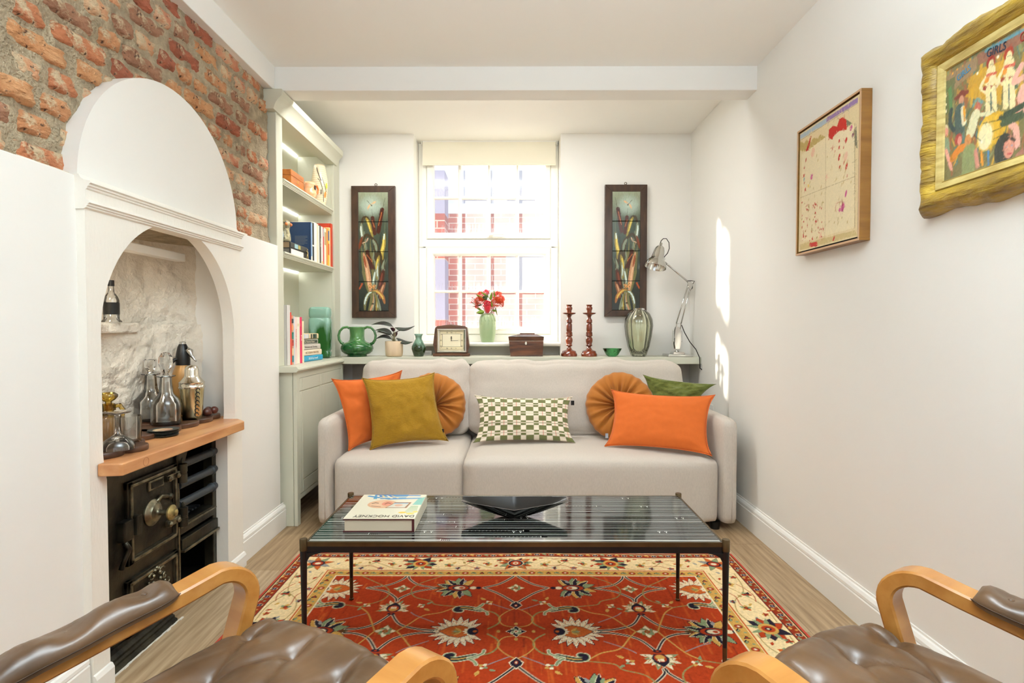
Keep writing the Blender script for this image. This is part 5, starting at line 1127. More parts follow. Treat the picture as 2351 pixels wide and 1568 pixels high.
# abrash streaks in the field
r_ = random.Random(3)
for _ in range(330):
    x = r_.uniform(-.8, .8); y = r_.uniform(RY0, 2.42); cv.line([(x, y), (x+r_.uniform(-.004, .004), y+r_.uniform(.03, .12))], r_.uniform(.004, .012), REDL if r_.random() < .75 else DKR, r_.uniform(.25, .6))
def outl(pts, col, edge, w=.004):
    cv.line(pts+[pts[0]], w, edge); cv.poly(pts, col)
def vine(m, pts, w, c1, c2=None, n=6):
    P = [m(*p) for p in spline(pts, n)]; cv.line(P, w, c1)
    if c2 is not None:
        for k in range(0, len(P)-1, 2): cv.line([P[k], P[k+1]], w*.42, c2)
def twovine(m, pts):
    P = [m(*p) for p in spline(pts, 10)]; cv.line(P, .0115, WHT)
    cv.line(P, .0065, NVY)
def four(m, x, y, s=1.0, dark=False):
    cx, cy = m(x, y)
    for k in range(8):
        a = math.pi*k/4; L_ = (.034 if k % 2 == 0 else .024)*s; p = petal(cx, cy, a, L_, .010*s); outl(p, [WHT, GRN][k % 2] if not dark else [NVY, GRN][k % 2], OLV if not dark else WHT, .003)
    cv.ell(cx, cy, .009*s, .009*s, RED if not dark else WHT); cv.ell(cx, cy, .0045*s, .0045*s, OLV if not dark else RED)
def bud(m, x, y, ang, s=1.0, c=WHT):
    cx, cy = m(x, y); ax, ay = m(x+math.cos(ang), y+math.sin(ang)); a = math.atan2(ay-cy, ax-cx)
    for k in range(4): t = a+k*1.57; cv.poly(petal(cx, cy, t, .019*s, .007*s), [c, GRN, c, GLD][k])
    cv.ell(cx, cy, .005*s, .005*s, RED)
    cv.poly(petal(cx+.026*s*math.cos(a), cy+.026*s*math.sin(a), a+.3, .030*s, .007*s), GLD)
    cv.poly(petal(cx+.024*s*math.cos(a+1.5), cy+.024*s*math.sin(a+1.5), a+1.7, .026*s, .006*s), GRN)
def palm_white(m, x, y, d):            # big feathered palmette, pointing along d=+-1 in x
    cx, cy = m(x, y); dd = (m(x+d, y)[0]-cx); dd = 1 if dd > 0 else -1
    for rad, col, ed in ((.092, WHT, NVY), (.070, WHT, ORG)):
        for k in range(17):
            t = -2.55+5.1*k/16; L_ = rad*(1+.06*math.sin(k*3)); a = t if dd > 0 else math.pi-t
            outl(petal(cx+.012*math.cos(a), cy+.010*math.sin(a), a, L_*.96, .0125), col, ed, .0032)
    P = [(cx+dd*(.070-.0)*math.cos(0), cy)]
    P = [(cx+dd*u, cy+v) for u, v in ((-.045, 0), (-.035, .026), (-.005, .040), (.030, .030), (.066, 0), (.030, -.030), (-.005, -.040), (-.035, -.026))]
    outl(P, ORG, NVY, .005); 
    for k in range(5): cv.poly(petal(cx-dd*.012, cy, (-.8+.4*k) if dd > 0 else math.pi-(-.8+.4*k), .036, .006), [GLD, OLV, GRN, OLV, GLD][k])
    for k in range(5): cv.poly(petal(cx-dd*.045, cy, (-1.2+.6*k) if dd > 0 else math.pi-(-1.2+.6*k), .030, .007), WHT)
    cv.ell(cx-dd*.052, cy, .020, .024, NVY); cv.ell(cx-dd*.06, cy, .007, .007, ORG)
def palm_top(m, x, y, d):              # broad palmette with curled dark leaves
    cx, cy = m(x, y); dd = 1 if m(x+d, y)[0] > cx else -1
    for k, t in enumerate((-2.2, -1.5, -.85, -.35, .35, .85, 1.5, 2.2)):
        a = t if dd > 0 else math.pi-t; outl(petal(cx+.02*math.cos(a), cy+.014*math.sin(a), a, .078, .017), GLD if k % 2 else GRN, NVY, .004)
    for k, t in enumerate((-1.9, -1.15, -.55, .55, 1.15, 1.9)):
        a = t if dd > 0 else math.pi-t; p = petal(cx+.022*math.cos(a), cy+.02*math.sin(a), a+.25*(1 if t > 0 else -1), .070, .010); outl(p, NVY, WHT, .003)
        cv.poly(petal(cx+.05*math.cos(a), cy+.045*math.sin(a), a, .03, .007), BLU if abs(t) > 1.5 else GRN)
    cv.ell(cx, cy, .048, .030, NVY); cv.ell(cx, cy, .042, .024, RED); cv.ell(cx, cy, .026, .020, NVY); cv.ell(cx-dd*.004, cy, .022, .014, WHT); cv.ell(cx-dd*.012, cy, .010, .008, RED)
    cv.ell(cx-dd*.06, cy, .014, .012, WHT); cv.ell(cx-dd*.082, cy, .011, .011, NVY); cv.ell(cx+dd*.082, cy, .014, .008, BRN)
def flame(m, x, y, sy):
    cx, cy = m(x, y); up_ = 1 if m(x, y+sy)[1] > cy else -1
    for ring, (L_, w) in enumerate(((.060, .011), (.044, .010))):
        for k in range(11):
            a = up_*(math.pi/2)+(-1.9+3.8*k/10); outl(petal(cx, cy, a, L_*(1+.12*math.cos(k*3.1)), w), [WHT, GRN, WHT][k % 3] if ring == 0 else WHT, OLV if ring else ORG, .003)
    P = [(cx, cy+up_*.046), (cx-.022, cy+up_*.022), (cx-.027, cy), (cx-.016, cy-up_*.022), (cx+.016, cy-up_*.022), (cx+.027, cy), (cx+.022, cy+up_*.022)]
    outl(P, NVY, NVY, .003); cv.ell(cx, cy, .020, .022, RED); cv.ell(cx, cy-up_*.006, .015, .013, GLD)
    for k in (-1, 0, 1): cv.poly(petal(cx+k*.007, cy-.002, math.pi/2*up_, .018, .004), WHT)
    cv.ell(cx, cy-up_*.040, .015, .009, NVY); cv.ell(cx, cy-up_*.040, .005, .004, RED)
def heart(m, x, y):
    cx, cy = m(x, y); k = 1 if m(x, y+1)[1] > cy else -1
    P = [(cx, cy-k*.030), (cx-.021, cy-k*.004), (cx-.015, cy+k*.012), (cx-.008, cy+k*.016), (cx, cy+k*.028), (cx+.008, cy+k*.016), (cx+.015, cy+k*.012), (cx+.021, cy-k*.004)]
    outl(P, NVY, WHT, .005); cv.ell(cx, cy-k*.004, .006, .009, RED); cv.ell(cx, cy-k*.004, .003, .005, WHT)
def curl(m, x, y, ang, flip=1):
    c0, s0 = math.cos(ang), math.sin(ang)
    def q(u, v): v *= flip; return m(x+u*c0-v*s0, y+u*s0+v*c0)
    B = spline([(-.05, .012), (-.02, .002), (.01, -.006), (.036, -.002), (.040, .014), (.026, .018)], 6); P = [q(*b) for b in B]
    cv.line(P, .030, WHT); cv.line(P, .025, GRN); cv.line(P, .018, NVY); cv.line([q(*b) for b in B[6:16]], .006, GLD)
    L1 = [q(*b) for b in spline([(-.03, .004), (-.055, .012), (-.075, .028), (-.078, .046)], 4)]; cv.line(L1, .012, WHT); cv.line(L1, .007, GRN)
    L2 = [q(*b) for b in spline([(-.03, .0), (-.05, -.018), (-.058, -.036)], 4)]; cv.line(L2, .012, WHT); cv.line(L2, .008, GRN)
def unit(a, b):
    m = mp(a, b)
    twovine(m, [(.132, 2.300), (.075, 2.255), (.03, 2.205), (.006, 2.175)]); twovine(m, [(.132, 2.302), (.07, 2.335), (.02, 2.39), (-.004, 2.43)])
    twovine(m, [(.322, 2.296), (.40, 2.268), (.455, 2.215), (.463, 2.185)]); twovine(m, [(.322, 2.30), (.40, 2.325), (.45, 2.38), (.463, 2.43)])
    twovine(m, [(.610, 2.296), (.53, 2.268), (.478, 2.215), (.468, 2.185)]); twovine(m, [(.610, 2.30), (.53, 2.325), (.48, 2.38), (.466, 2.43)])
    twovine(m, [(.462, 2.085), (.42, 2.015), (.35, 1.982), (.285, 1.975)]); twovine(m, [(.468, 2.085), (.51, 2.015), (.56, 1.985), (.605, 1.980)])
    for (x, y) in ((.40, 2.268), (.07, 2.335), (.53, 2.268)): pass
    vine(m, [(.10, 1.985), (.065, 2.02), (.060, 2.06), (.085, 2.10), (.13, 2.115), (.155, 2.12)], .007, OLV, GRN)
    vine(m, [(.225, 2.145), (.31, 2.16), (.335, 2.19), (.40, 2.22), (.425, 2.28), (.40, 2.34), (.33, 2.40), (.31, 2.42)], .0055, OLV, GRN)
    vine(m, [(.225, 2.145), (.28, 2.10), (.345, 2.075), (.39, 2.01), (.42, 1.97)], .005, GLD); vine(m, [(.60, 2.14), (.56, 2.10), (.53, 2.04), (.50, 1.97)], .005, GLD)
    vine(m, [(.60, 2.14), (.68, 2.16), (.73, 2.15)], .006, OLV, GRN); vine(m, [(.60, 2.14), (.53, 2.19), (.51, 2.24), (.53, 2.30), (.60, 2.36), (.66, 2.41)], .0055, OLV, GRN)
    vine(m, [(0, 2.135), (.04, 2.10), (.063, 2.055), (.045, 2.01), (0, 1.995)], .004, GLD); vine(m, [(.02, 2.12), (.06, 2.145), (.09, 2.165)], .0035, BLU)
    vine(m, [(.30, 2.03), (.37, 2.075), (.395, 2.10)], .0035, BLU); vine(m, [(.56, 2.09), (.62, 2.055), (.66, 2.04)], .0035, BLU)
    bud(m, .105, 2.175, 1.0); bud(m, .365, 2.150, -2.2); bud(m, .575, 2.155, .6)
    palm_white(m, .205, CYR, 1); palm_top(m, .235, 2.300, 1); flame(m, .467, 2.128, 1); heart(m, 0, 2.157)
    curl(m, .185, 2.130, 0, -1); curl(m, .715, 2.160, math.pi, 1)
    palm_top(m, .690, CYR, -1); palm_white(m, .735, 2.290, -1)
    four(m, 0, 2.300); four(m, .466, 2.292); four(m, .462, CYR, 1.15); four(m, 0, CYR, 1.0, True)
    cx, cy = m(0, 2.01); 
    for (x, y) in ((0, 2.018), (.062, CYR)): p = m(x, y); cv.ell(p[0], p[1], .006, .008, GLD)
both(unit)
for a in (1, -1):            # next repeat towards the viewer
    for m2 in (lambda x, y, a=a: (XC0+a*x, 1.31*1-(y-1.968)*0+(y-1.968)),):
        pass
# borders: gold guard, cream border, red guard, edge
def band(d0, d1, col):
    """frame-shaped band between distances d0<d1 from the rug's edge (left, right, far side)"""
    D = np.minimum(np.minimum(cv.X-RX0, RX1-cv.X), (RY1-cv.Y)); m = (D >= d0) & (D < d1); cv.C[m] = col
EC, EG, ER = .200, .255, .058
band(0, .255, GLD); band(.250, .256, WHT); band(.198, .203, ORG); band(.204, .207, CRM)
band(.058, .198, CRM); band(.056, .060, NVY); band(.020, .056, DKR); band(.020, .023, CRM); band(.013, .020, BRN); band(0, .013, S(184, 70, 54))
def guards(d, f, step):
    """motifs along the three visible sides at distance d from the edge"""
    n = int((RX1-RX0-2*d)/step); w = (RX1-RX0-2*d)/n
    for k in range(n+1): f(RX0+d+k*w, RY1-d, 0, k)
    n2 = int((RY1-d-RY0)/step)
    for k in range(1, n2+1):
        f(RX0+d, RY1-d-k*w, 1, k); f(RX1-d, RY1-d-k*w, 1, k)
def g_red(x, y, o, k):
    if k % 2 == 0:
        cv.ell(x, y, .013, .011, CRM); 
        for q in range(4): cv.ell(x+.0065*math.cos(q*1.571+.78), y+.0055*math.sin(q*1.571+.78), .006, .005, NVY)
        cv.ell(x, y, .003, .003, S(170, 150, 190))
    else:
        cv.poly(petal(x-.010, y+(.004 if o == 0 else 0), .4+o*1.2, .022, .006), GRN if k % 4 == 1 else GLD); cv.ell(x+.006, y-.002, .005, .005, GRN if k % 4 == 1 else GLD)
guards(.038, g_red, .0335)
def g_gold(x, y, o, k):
    t = k % 4
    if t == 0: cv.ell(x, y, .015, .013, NVY); cv.ell(x, y, .013, .011, RED); cv.ell(x, y, .005, .005, WHT)
    elif t == 2: cv.poly([(x-.013, y-.009), (x, y+.012), (x+.013, y-.009)], NVY); cv.ell(x, y-.002, .005, .004, RED)
    else: cv.poly(petal(x-.014, y-.003, .35+o, .026, .007), NVY); cv.poly(petal(x-.012, y-.002, .35+o, .021, .005), GRN); cv.ell(x+.008, y-.005, .006, .005, GRN)
guards(.2275, g_gold, .036)
def bt(kind):
    """placing functions for the cream border: s along, v across (0 = outer edge, 1 = inner edge)"""
    if kind == 'far': return lambda s_, v: (XC0+s_, RY1-.058-.14*v)
    if kind == 'right': return lambda s_, v: (RX1-.058-.14*v, CYR+s_)
    return lambda s_, v: (RX0+.058+.14*v, CYR+s_)
def b_palm(f, s_, kind):
    c0 = f(s_, .5); ax = f(s_, 1.5); ay = f(s_+1, .5); out = math.atan2(c0[1]-ax[1], c0[0]-ax[0])
    if kind:   # orange flames with an eye
        for k, t in enumerate((-2.5, -2.0, -1.5, -1.0, 1.0, 1.5, 2.0, 2.5, -.5, .5)):
            outl(petal(c0[0], c0[1], out+t, .078 if abs(t) > .9 else .058, .017), [ORG, ORG, GRN, ORG][k % 4], BRN, .003); 
            cv.poly(petal(c0[0]+.03*math.cos(out+t), c0[1]+.03*math.sin(out+t), out+t, .032, .005), NVY if k % 3 else GRN)
        cv.ell(*c0, .036, .036, WHT); cv.ell(*c0, .033, .033, NVY); cv.ell(*c0, .024, .024, RED); cv.ell(*c0, .012, .014, WHT); cv.ell(*c0, .006, .008, ORG)
    else:
        for k, t in enumerate((-2.3, -1.7, -1.1, -.5, .5, 1.1, 1.7, 2.3)):
            outl(petal(c0[0], c0[1], out+t, .076, .021), [RED, NVY, RED, NVY][k % 4], NVY, .003)
        for k, t in enumerate((-2.0, -1.3, 1.3, 2.0, 2.8, -2.8)): cv.poly(petal(c0[0]+.012*math.cos(out+t), c0[1]+.012*math.sin(out+t), out+t, .062, .009), GRN)
        cv.ell(*c0, .034, .036, GLD); cv.ell(*c0, .024, .022, RED); cv.ell(*c0, .012, .010, NVY); cv.ell(*c0, .005, .005, WHT)
def b_seg(f, s0, s1):
    L_ = s1-s0; W = lambda u, v: f(s0+L_*u, v)
    for p, c_ in (([(.10, .85), (.25, .93), (.42, .75), (.55, .35), (.70, .18), (.90, .12)], OLV), ([(.10, .12), (.30, .10), (.45, .25), (.62, .60), (.75, .85), (.92, .9)], OLV), ([(.30, .62), (.36, .7), (.48, .66), (.56, .8)], RED), ([(.40, .2), (.5, .12), (.62, .2), (.7, .34)], RED)):
        cv.line([W(*q) for q in spline(p, 5)], .0035, c_)
    def flo(u, v, s_, cs):
        x, y = W(u, v)
        for k in range(5): cv.poly(petal(x, y, k*1.257+u*9, .022*s_, .008*s_), cs[k % len(cs)])
        cv.ell(x, y, .008*s_, .008*s_, NVY); cv.ell(x, y, .005*s_, .005*s_, RED)
    flo(.30, .62, 1.1, [GRN, GLD, ORG]); flo(.52, .30, 1.0, [GRN, RED, NVY]); flo(.70, .55, 1.15, [GLD, GRN, ORG, WHT]); flo(.60, .86, .8, [BLU, RED]); flo(.40, .86, .7, [BLU, NVY]); flo(.83, .25, .8, [RED, GRN]); flo(.2, .25, .7, [RED, GLD])
    for (u, v, a, c_) in ((.25, .15, .3, RED), (.47, .5, 2., OLV), (.78, .75, 1., RED), (.37, .38, 4., GLD), (.9, .55, 2.2, BLU), (.12, .6, 1.2, BLU)):
        x, y = W(u, v); cv.poly(petal(x, y, a, .026, .006), c_)
f = bt('far')
for a_, b_ in ((-.86, -.43), (-.43, 0), (0, .43), (.43, .86)): b_seg(f, a_, b_)
for s_, kd in ((-.43, 0), (0, 1), (.43, 0)): b_palm(f, s_, kd)
for side in ('left', 'right'):
    f = bt(side)
    b_seg(f, .02, .52); b_seg(f, -.45, .02); b_palm(f, .02, 0); b_palm(f, -.45, 1)
for cx in (RX0+.13, RX1-.13):
    for k in range(8):
        a = k*.785+.3; outl(petal(cx, RY1-.13, a, .072, .013), [ORG, GRN, ORG, BLU][k % 4], BRN, .003)
    cv.ell(cx, RY1-.13, .032, .030, NVY); cv.ell(cx, RY1-.13, .024, .022, RED); cv.ell(cx, RY1-.13, .013, .011, WHT)
cv.noise_(.16, 1)
RUGM = pbr('woven_wool', (1, 1, 1), .9, attr='Col', bump=(500, .4, (1, 1, 1), .002), spec=.15)
ny, nx = cv.C.shape[:2]; Pz = np.zeros((ny, nx, 3)); Pz[..., 0] = cv.X; Pz[..., 1] = cv.Y
edge = np.minimum(np.minimum(cv.X-RX0, RX1-cv.X), RY1-cv.Y); Pz[..., 2] = .0062*np.clip(edge/.006, 0, 1)**.5+.0005+.0010*np.sin(cv.X*9)*np.clip((cv.Y-2.4)/.2, 0, 1)
Pz[..., 1] += .006*np.sin(cv.X*5+1)*np.clip((cv.Y-2.3)/.3, 0, 1)+.004*np.sin(cv.X*17)*np.clip((cv.Y-2.55)/.1, 0, 1)
# the near end of the rug runs on under the chairs, coarse
ext = np.array([[[RX0, -.1, .0085], [RX1, -.1, .0085]]])
rug = link('patterned_rug', grid_mesh('rug', Pz, cv.C), RUGM, None, True)
tag(rug, 'red Persian style rug with cream and gold flowered borders under the coffee table', 'rug')
MB().box(RX0+.004, RX1-.004, -.35, 1.3205, .0005, .0075).build('rug_near_end', pbr('rug_red_wool', S(168, 52, 26), .9, var=(14, S(190, 150, 90))), rug)

# ------------------------------------------------------------------ sofa
SOFA = pbr('oatmeal_weave', S(200, 190, 178), .85, sheen=.1, var=(260, .10, (1, 1, .25)), bump=(420, .5, (.5, 1, 1.6), .0015))
sf = empty('sofa', (.065, 3.35, 0), 'long oatmeal fabric sofa with slim rounded arms', 'sofa')
def place(me, c, rot=None):
    M_ = Matrix.Translation(Vector(c)) @ (rot.to_4x4() if rot else Matrix.Identity(4)); me.transform(M_); return me
def seat(x0, x1, nm):
    def wp(q):
        q = q.copy(); 
        if q.z > .05: q.z += .008*math.cos(q.x*3)*(1 if q.y > -.25 else .5)
        return q
    me = soft_box((x1-x0)/2, .40, .175, .046, 12, .008, wp); return link(nm, place(me, ((x0+x1)/2, 3.36, .207)), SOFA, sf, True)
seat(-.962, -.277, 'seat'); seat(-.2745, 1.084, 'seat')
for x0, x1 in ((-1.046, -.966), (1.088, 1.180)):
    me = soft_box((x1-x0)/2, .42, .280, .036, 10, .003); link('arm', place(me, ((x0+x1)/2, 3.375, .312)), SOFA, sf, True)
    xm = (x0+x1)/2+.008; MB().tube([(xm, 2.9535, .05), (xm, 2.9525, .30), (xm, 2.9535, .52), (xm, 2.966, .576), (xm, 3.0, .5925), (xm, 3.6, .5935)], .0016, 6).build('seam', SOFA, sf, smooth=True)
me = soft_box(1.10, .035, .325, .03, 10); link('back_frame', place(me, (.067, 3.785, .36)), SOFA, sf, True)
for (x, y) in ((-.98, 3.03), (1.075, 3.015), (-.98, 3.7), (1.09, 3.7)): MB().lathe([(.024, 0), (.028, .04), (0, .04)], (x, y, 0), 16).build('foot', BLACKM, sf, smooth=True, sharp=40)
def back_cushion(x0, x1, seed):
    w, h = (x1-x0)/2, .232
    def wp(q):
        q = q.copy(); t = (q.z+h)/(2*h); v = Vector((q.x*5+seed, q.z*7, seed*2))
        q.y += -.016*noise.noise(v)-.008*noise.noise(v*2.3)*(.4+t)
        if q.z > h*.6: q.z += .018*noise.noise(Vector((q.x*6, seed, 1)))+.014*noise.noise(Vector((q.x*15, seed, 5)))
        q.y *= (.75+.3*(1-t)); q.x *= 1-.015*(1-t)*0
        # creases falling from the top edge
        q.y += .007*math.sin(q.x*38+seed*2+q.z*6)*max(0, t-.55)*2*noise.noise(Vector((q.x*3, 2, seed)))*2
        return q
    me = soft_box(w, .082, h, .058, 22, .014, wp); M_ = Matrix.Rotation(math.radians(-10), 4, 'X'); me.transform(M_)
    return link('back_cushion', place(me, ((x0+x1)/2, 3.650, .622)), SOFA, sf, True)
back_cushion(-.972, -.290, 1.7); back_cushion(-.288, 1.072, 4.2)
# ------------------------------------------------------------------ scatter cushions
def pillow(name, TL, TR, BR, BL, th, mat, label, group=None, n=46, pinch=.085, wr=.007, seed=1, piping=None, cols=None, ears=.0):
    TL, TR, BR, BL = map(Vector, (TL, TR, BR, BL)); nrm = ((TR-TL)+(BR-BL)).cross((TL-BL)+(TR-BR)).normalized()
    if nrm.y > 0: nrm = -nrm
    cen = (TL+TR+BR+BL)/4
    def P(u, v, side):
        u_, v_ = 2*u-1, 2*v-1
        uu = .5+u_/2*(1-pinch*(1-v_*v_)*abs(u_)**1.5); vv = .5+v_/2*(1-pinch*(1-u_*u_)*abs(v_)**1.5)
        kx_ = .030*(abs(u_*v_)**7); uu += math.copysign(kx_, u_); vv += math.copysign(kx_, v_)
        p = BL.lerp(BR, uu).lerp(TL.lerp(TR, uu), vv)
        t = max(0, (1-abs(u_)**2.6))**.62*max(0, (1-abs(v_)**2.6))**.62
        k = noise.noise(Vector((u*4+seed, v*4, seed)))*wr*1.6+noise.noise(Vector((u*11+seed, v*9, seed)))*wr*.7
        cr = math.exp(-((1-abs(u_))+(1-abs(v_)))*3.2)*math.sin(math.atan2(1-abs(v_)+.02, 1-abs(u_)+.02)*9)*wr*1.2
        return p+nrm*side*(th*t+(k+cr)*min(1, t*2))
    V = np.zeros((2*n-1, n, 3)); C_ = np.zeros((2*n-1, n, 3)) if cols is not None else None
    for j in range(2*n-1):
        v = j/(n-1) if j < n else 2-j/(n-1); sd = 1 if j < n else -1
        for i in range(n):
            V[j, i] = P(i/(n-1), v, sd if j not in (0, n-1, 2*n-2) else 0)
            if cols is not None: C_[j, i] = cols(i/(n-1), v)
    root = empty(name, BL.lerp(BR, .5), label, 'cushion', group)
    me = grid_mesh(name, V, C_); bm = bmesh.new(); bm.from_mesh(me); bmesh.ops.remove_doubles(bm, verts=bm.verts, dist=.0004); bmesh.ops.recalc_face_normals(bm, faces=bm.faces); bm.to_mesh(me); bm.free()
    link('cushion_cover', me, mat, root, True)
    if piping:
        ring = [P(i/24, 0, 0) for i in range(24)]+[P(1, i/24, 0) for i in range(24)]+[P(1-i/24, 1, 0) for i in range(24)]+[P(0, 1-i/24, 0) for i in range(25)]
        MB().tube(ring, .0026, 6).build('piping', piping, root, smooth=True)
    root.location.z += .0085 if 'orange' not in label or 'behind' in label else .007
    return root
ORV = pbr('orange_wool', S(212, 104, 36), .9, sheen=.08, bump=(260, .3, (1, 1, 1), .001), var=(40, .05))
MUS = pbr('mustard_chenille', S(170, 128, 24), .95, sheen=.1, var=(150, .16, (.35, 1, 2.2)), bump=(190, .8, (.4, 1, 2.5), .004))
OCH = pbr('ochre_velvet', S(176, 106, 28), .8, sheen=.2, var=(6, .12))
OLG = pbr('olive_chenille', S(108, 114, 48), .9, sheen=.15, var=(60, S(84, 94, 34), (.6, 1, 1.6)), bump=(150, .7, (.4, 1, 2.0), .004))
UP = lambda px, py, Y: U(px, py, Y=Y)
pillow('square_cushion', UP(767, 877, 3.13), UP(919, 858, 3.43), UP(925, 1000, 3.47), UP(803, 1033, 3.13), .042, ORV, 'orange wool square cushion behind the mustard one, against the left arm', None, seed=3, piping=ORV)
pillow('square_cushion', UP(836, 875, 3.20), UP(994, 863, 3.33), UP(1024, 1012, 3.28), UP(854, 1031, 3.13), .052, MUS, 'mustard yellow chenille square cushion at the left end of the sofa', None, seed=8, wr=.009, piping=MUS)
pillow('long_cushion', UP(1408, 901, 3.32), UP(1635, 913, 3.15), UP(1628, 1045, 3.0), UP(1395, 1024, 3.20), .050, ORV, 'orange wool rectangular cushion at the right end of the sofa', None, seed=12, wr=.004, piping=ORV)
pillow('long_cushion', UP(1480, 866, 3.45), UP(1639, 886, 3.32), UP(1578, 950, 3.27), UP(1492, 960, 3.43), .040, OLG, 'olive green chenille cushion behind the orange one, by the right arm', None, seed=17, wr=.014)
# checked lumbar cushion
CG, CCR, CRD = S(106, 108, 62), S(226, 212, 192), S(206, 120, 100)
def check(u, v):
    # 7.35 columns of (wide, narrow); 4.85 rows of (tall check row, lined row), photographed proportions
    x = (u*7.35+.17) % 1; y = (v*4.75+.12) % 1; wide = x < .58
    if y < .50: return CG if wide else CCR
    yy = (y-.50)/.50
    if wide:
        if abs(yy-.52) < .05: return CG
        return CRD if abs(x-.29) < .018 else CCR
    return CCR if abs(yy-.52) < .075 else CG
CHK = pbr('checked_print', (1, 1, 1), .85, attr='Col', bump=(500, .25, (1, 1, 1), .001), sheen=.2)
pc = pillow('checked_cushion', UP(1094, 912, 3.46), UP(1309, 916, 3.46), UP(1315, 1017, 3.30), UP(1092, 1017, 3.30), .046, CHK, 'small rectangular cushion printed with green and cream checks in the middle of the sofa', None, n=150, cols=check, pinch=.08, seed=21)
a = UP(1313, 924, 3.45); MB().box(a.x-.006, a.x+.014, a.y-.005, a.y-.003, a.z-.016, a.z+.012).build('label_tab', BLACKM, pc)
# round velvet cushions with gathered pleats and a covered button
def round_cushion(c, R_, th, n_dir, label, seed):
    c = Vector(c); n_dir = Vector(n_dir).normalized(); q = n_dir.to_track_quat('Z', 'Y'); root = empty('round_cushion', c-Vector((0, 0, R_)), label, 'cushion', 'round velvet cushions on the sofa')
    rings, seg = [], 120; prof = [(0.015, -.62), (.06, -.50), (.16, .10), (.32, .62), (.52, .95), (.72, 1.0), (.88, .78), (.97, .42), (1.0, 0.0), (.97, -.42), (.85, -.8), (.5, -1), (.1, -1)]
    rr = random.Random(seed); ph = [rr.uniform(0, 6.28) for _ in range(5)]
    for k, (r, t) in enumerate(prof):
        ring = []
        for i in range(seg):
            a = 2*math.pi*i/seg
            w = math.sin(a*17+ph[0]+.6*math.sin(a*3+ph[1]))+.6*math.sin(a*29+ph[2]); g = w*(.016 if .05 < r < .6 else .010)*(1-.6*max(0, r-.6)/.4)*th/.07
            rad = R_*r*(1+.012*math.sin(a*5+ph[3])+(.010*math.sin(a*23+ph[4]) if r > .8 else 0)); z = th*t+(g*(1 if t > -.2 else .3) if r > .03 else 0)
            ring.append(c+q @ Vector((rad*math.cos(a), rad*math.sin(a), z)))
        rings.append(ring)
    MB().rings(rings, True, (True, True)).build('cushion_cover', OCH, root, smooth=True)
    MB().lathe([(0, -.006), (.014, -.004), (.016, .002), (.010, .007), (0, .008)], c+q @ Vector((0, 0, -th*.50)), 16, axis=n_dir).build('covered_button', OCH, root, smooth=True)
    return root
c = UP(1422, 934, 3.44); r2 = round_cushion(c, .206, .050, (-.30, -1, .32), 'round ochre velvet pleated cushion at the right, behind the orange one', 5)
c = UP(996, 932, 3.47); r1 = round_cushion(c, .199, .050, (.22, -1, .30), 'round ochre velvet pleated cushion at the left, behind the mustard one', 9)
a = UP(1393, 1003, 3.20); MB().box(a.x-.008, a.x+.008, a.y-.003, a.y-.001, a.z-.014, a.z+.012).build('label_tab', cloth((170, 176, 184)), r2)
r1.location.z += .006; r2.location.z += .008
a = UP(1017, 988, 3.28); MB().box(a.x-.010, a.x+.006, a.y-.002, a.y, a.z-.012, a.z+.008).build('label_tab', BLACKM, r1)

# ------------------------------------------------------------------ coffee table
TX0, TX1, TY0, TY1, TZ = -.637, .637, 1.722, 2.195, .420
tb = empty('coffee_table', (0, 1.96, .008), 'low coffee table with a black and white line patterned top on slim tapered legs', 'table')
TOPM = pbr('black_laminate', S(14, 15, 14), .07, coat=.12, spec=.5); TOPL = pbr('printed_white_line', S(226, 228, 220), .10, coat=.35)
tp = MB().box(TX0, TX1, TY0, TY1, TZ-.012, TZ).build('table_top', TOPM, tb)
rgx = random.Random(11); ln = MB(); zz0, zz1 = TZ+.0001, TZ+.0004
def seg_(x0, y0, x1, y1, w):
    d = Vector((x1-x0, y1-y0, 0)); n_ = Vector((-d.y, d.x, 0)).normalized()*w/2
    p = [Vector((x0, y0, 0))-n_, Vector((x1, y1, 0))-n_, Vector((x1, y1, 0))+n_, Vector((x0, y0, 0))+n_]
    ln.add([(q_.x, q_.y, zz1) for q_ in p], [(0, 1, 2, 3)])
y = TY0+.006; k = 0
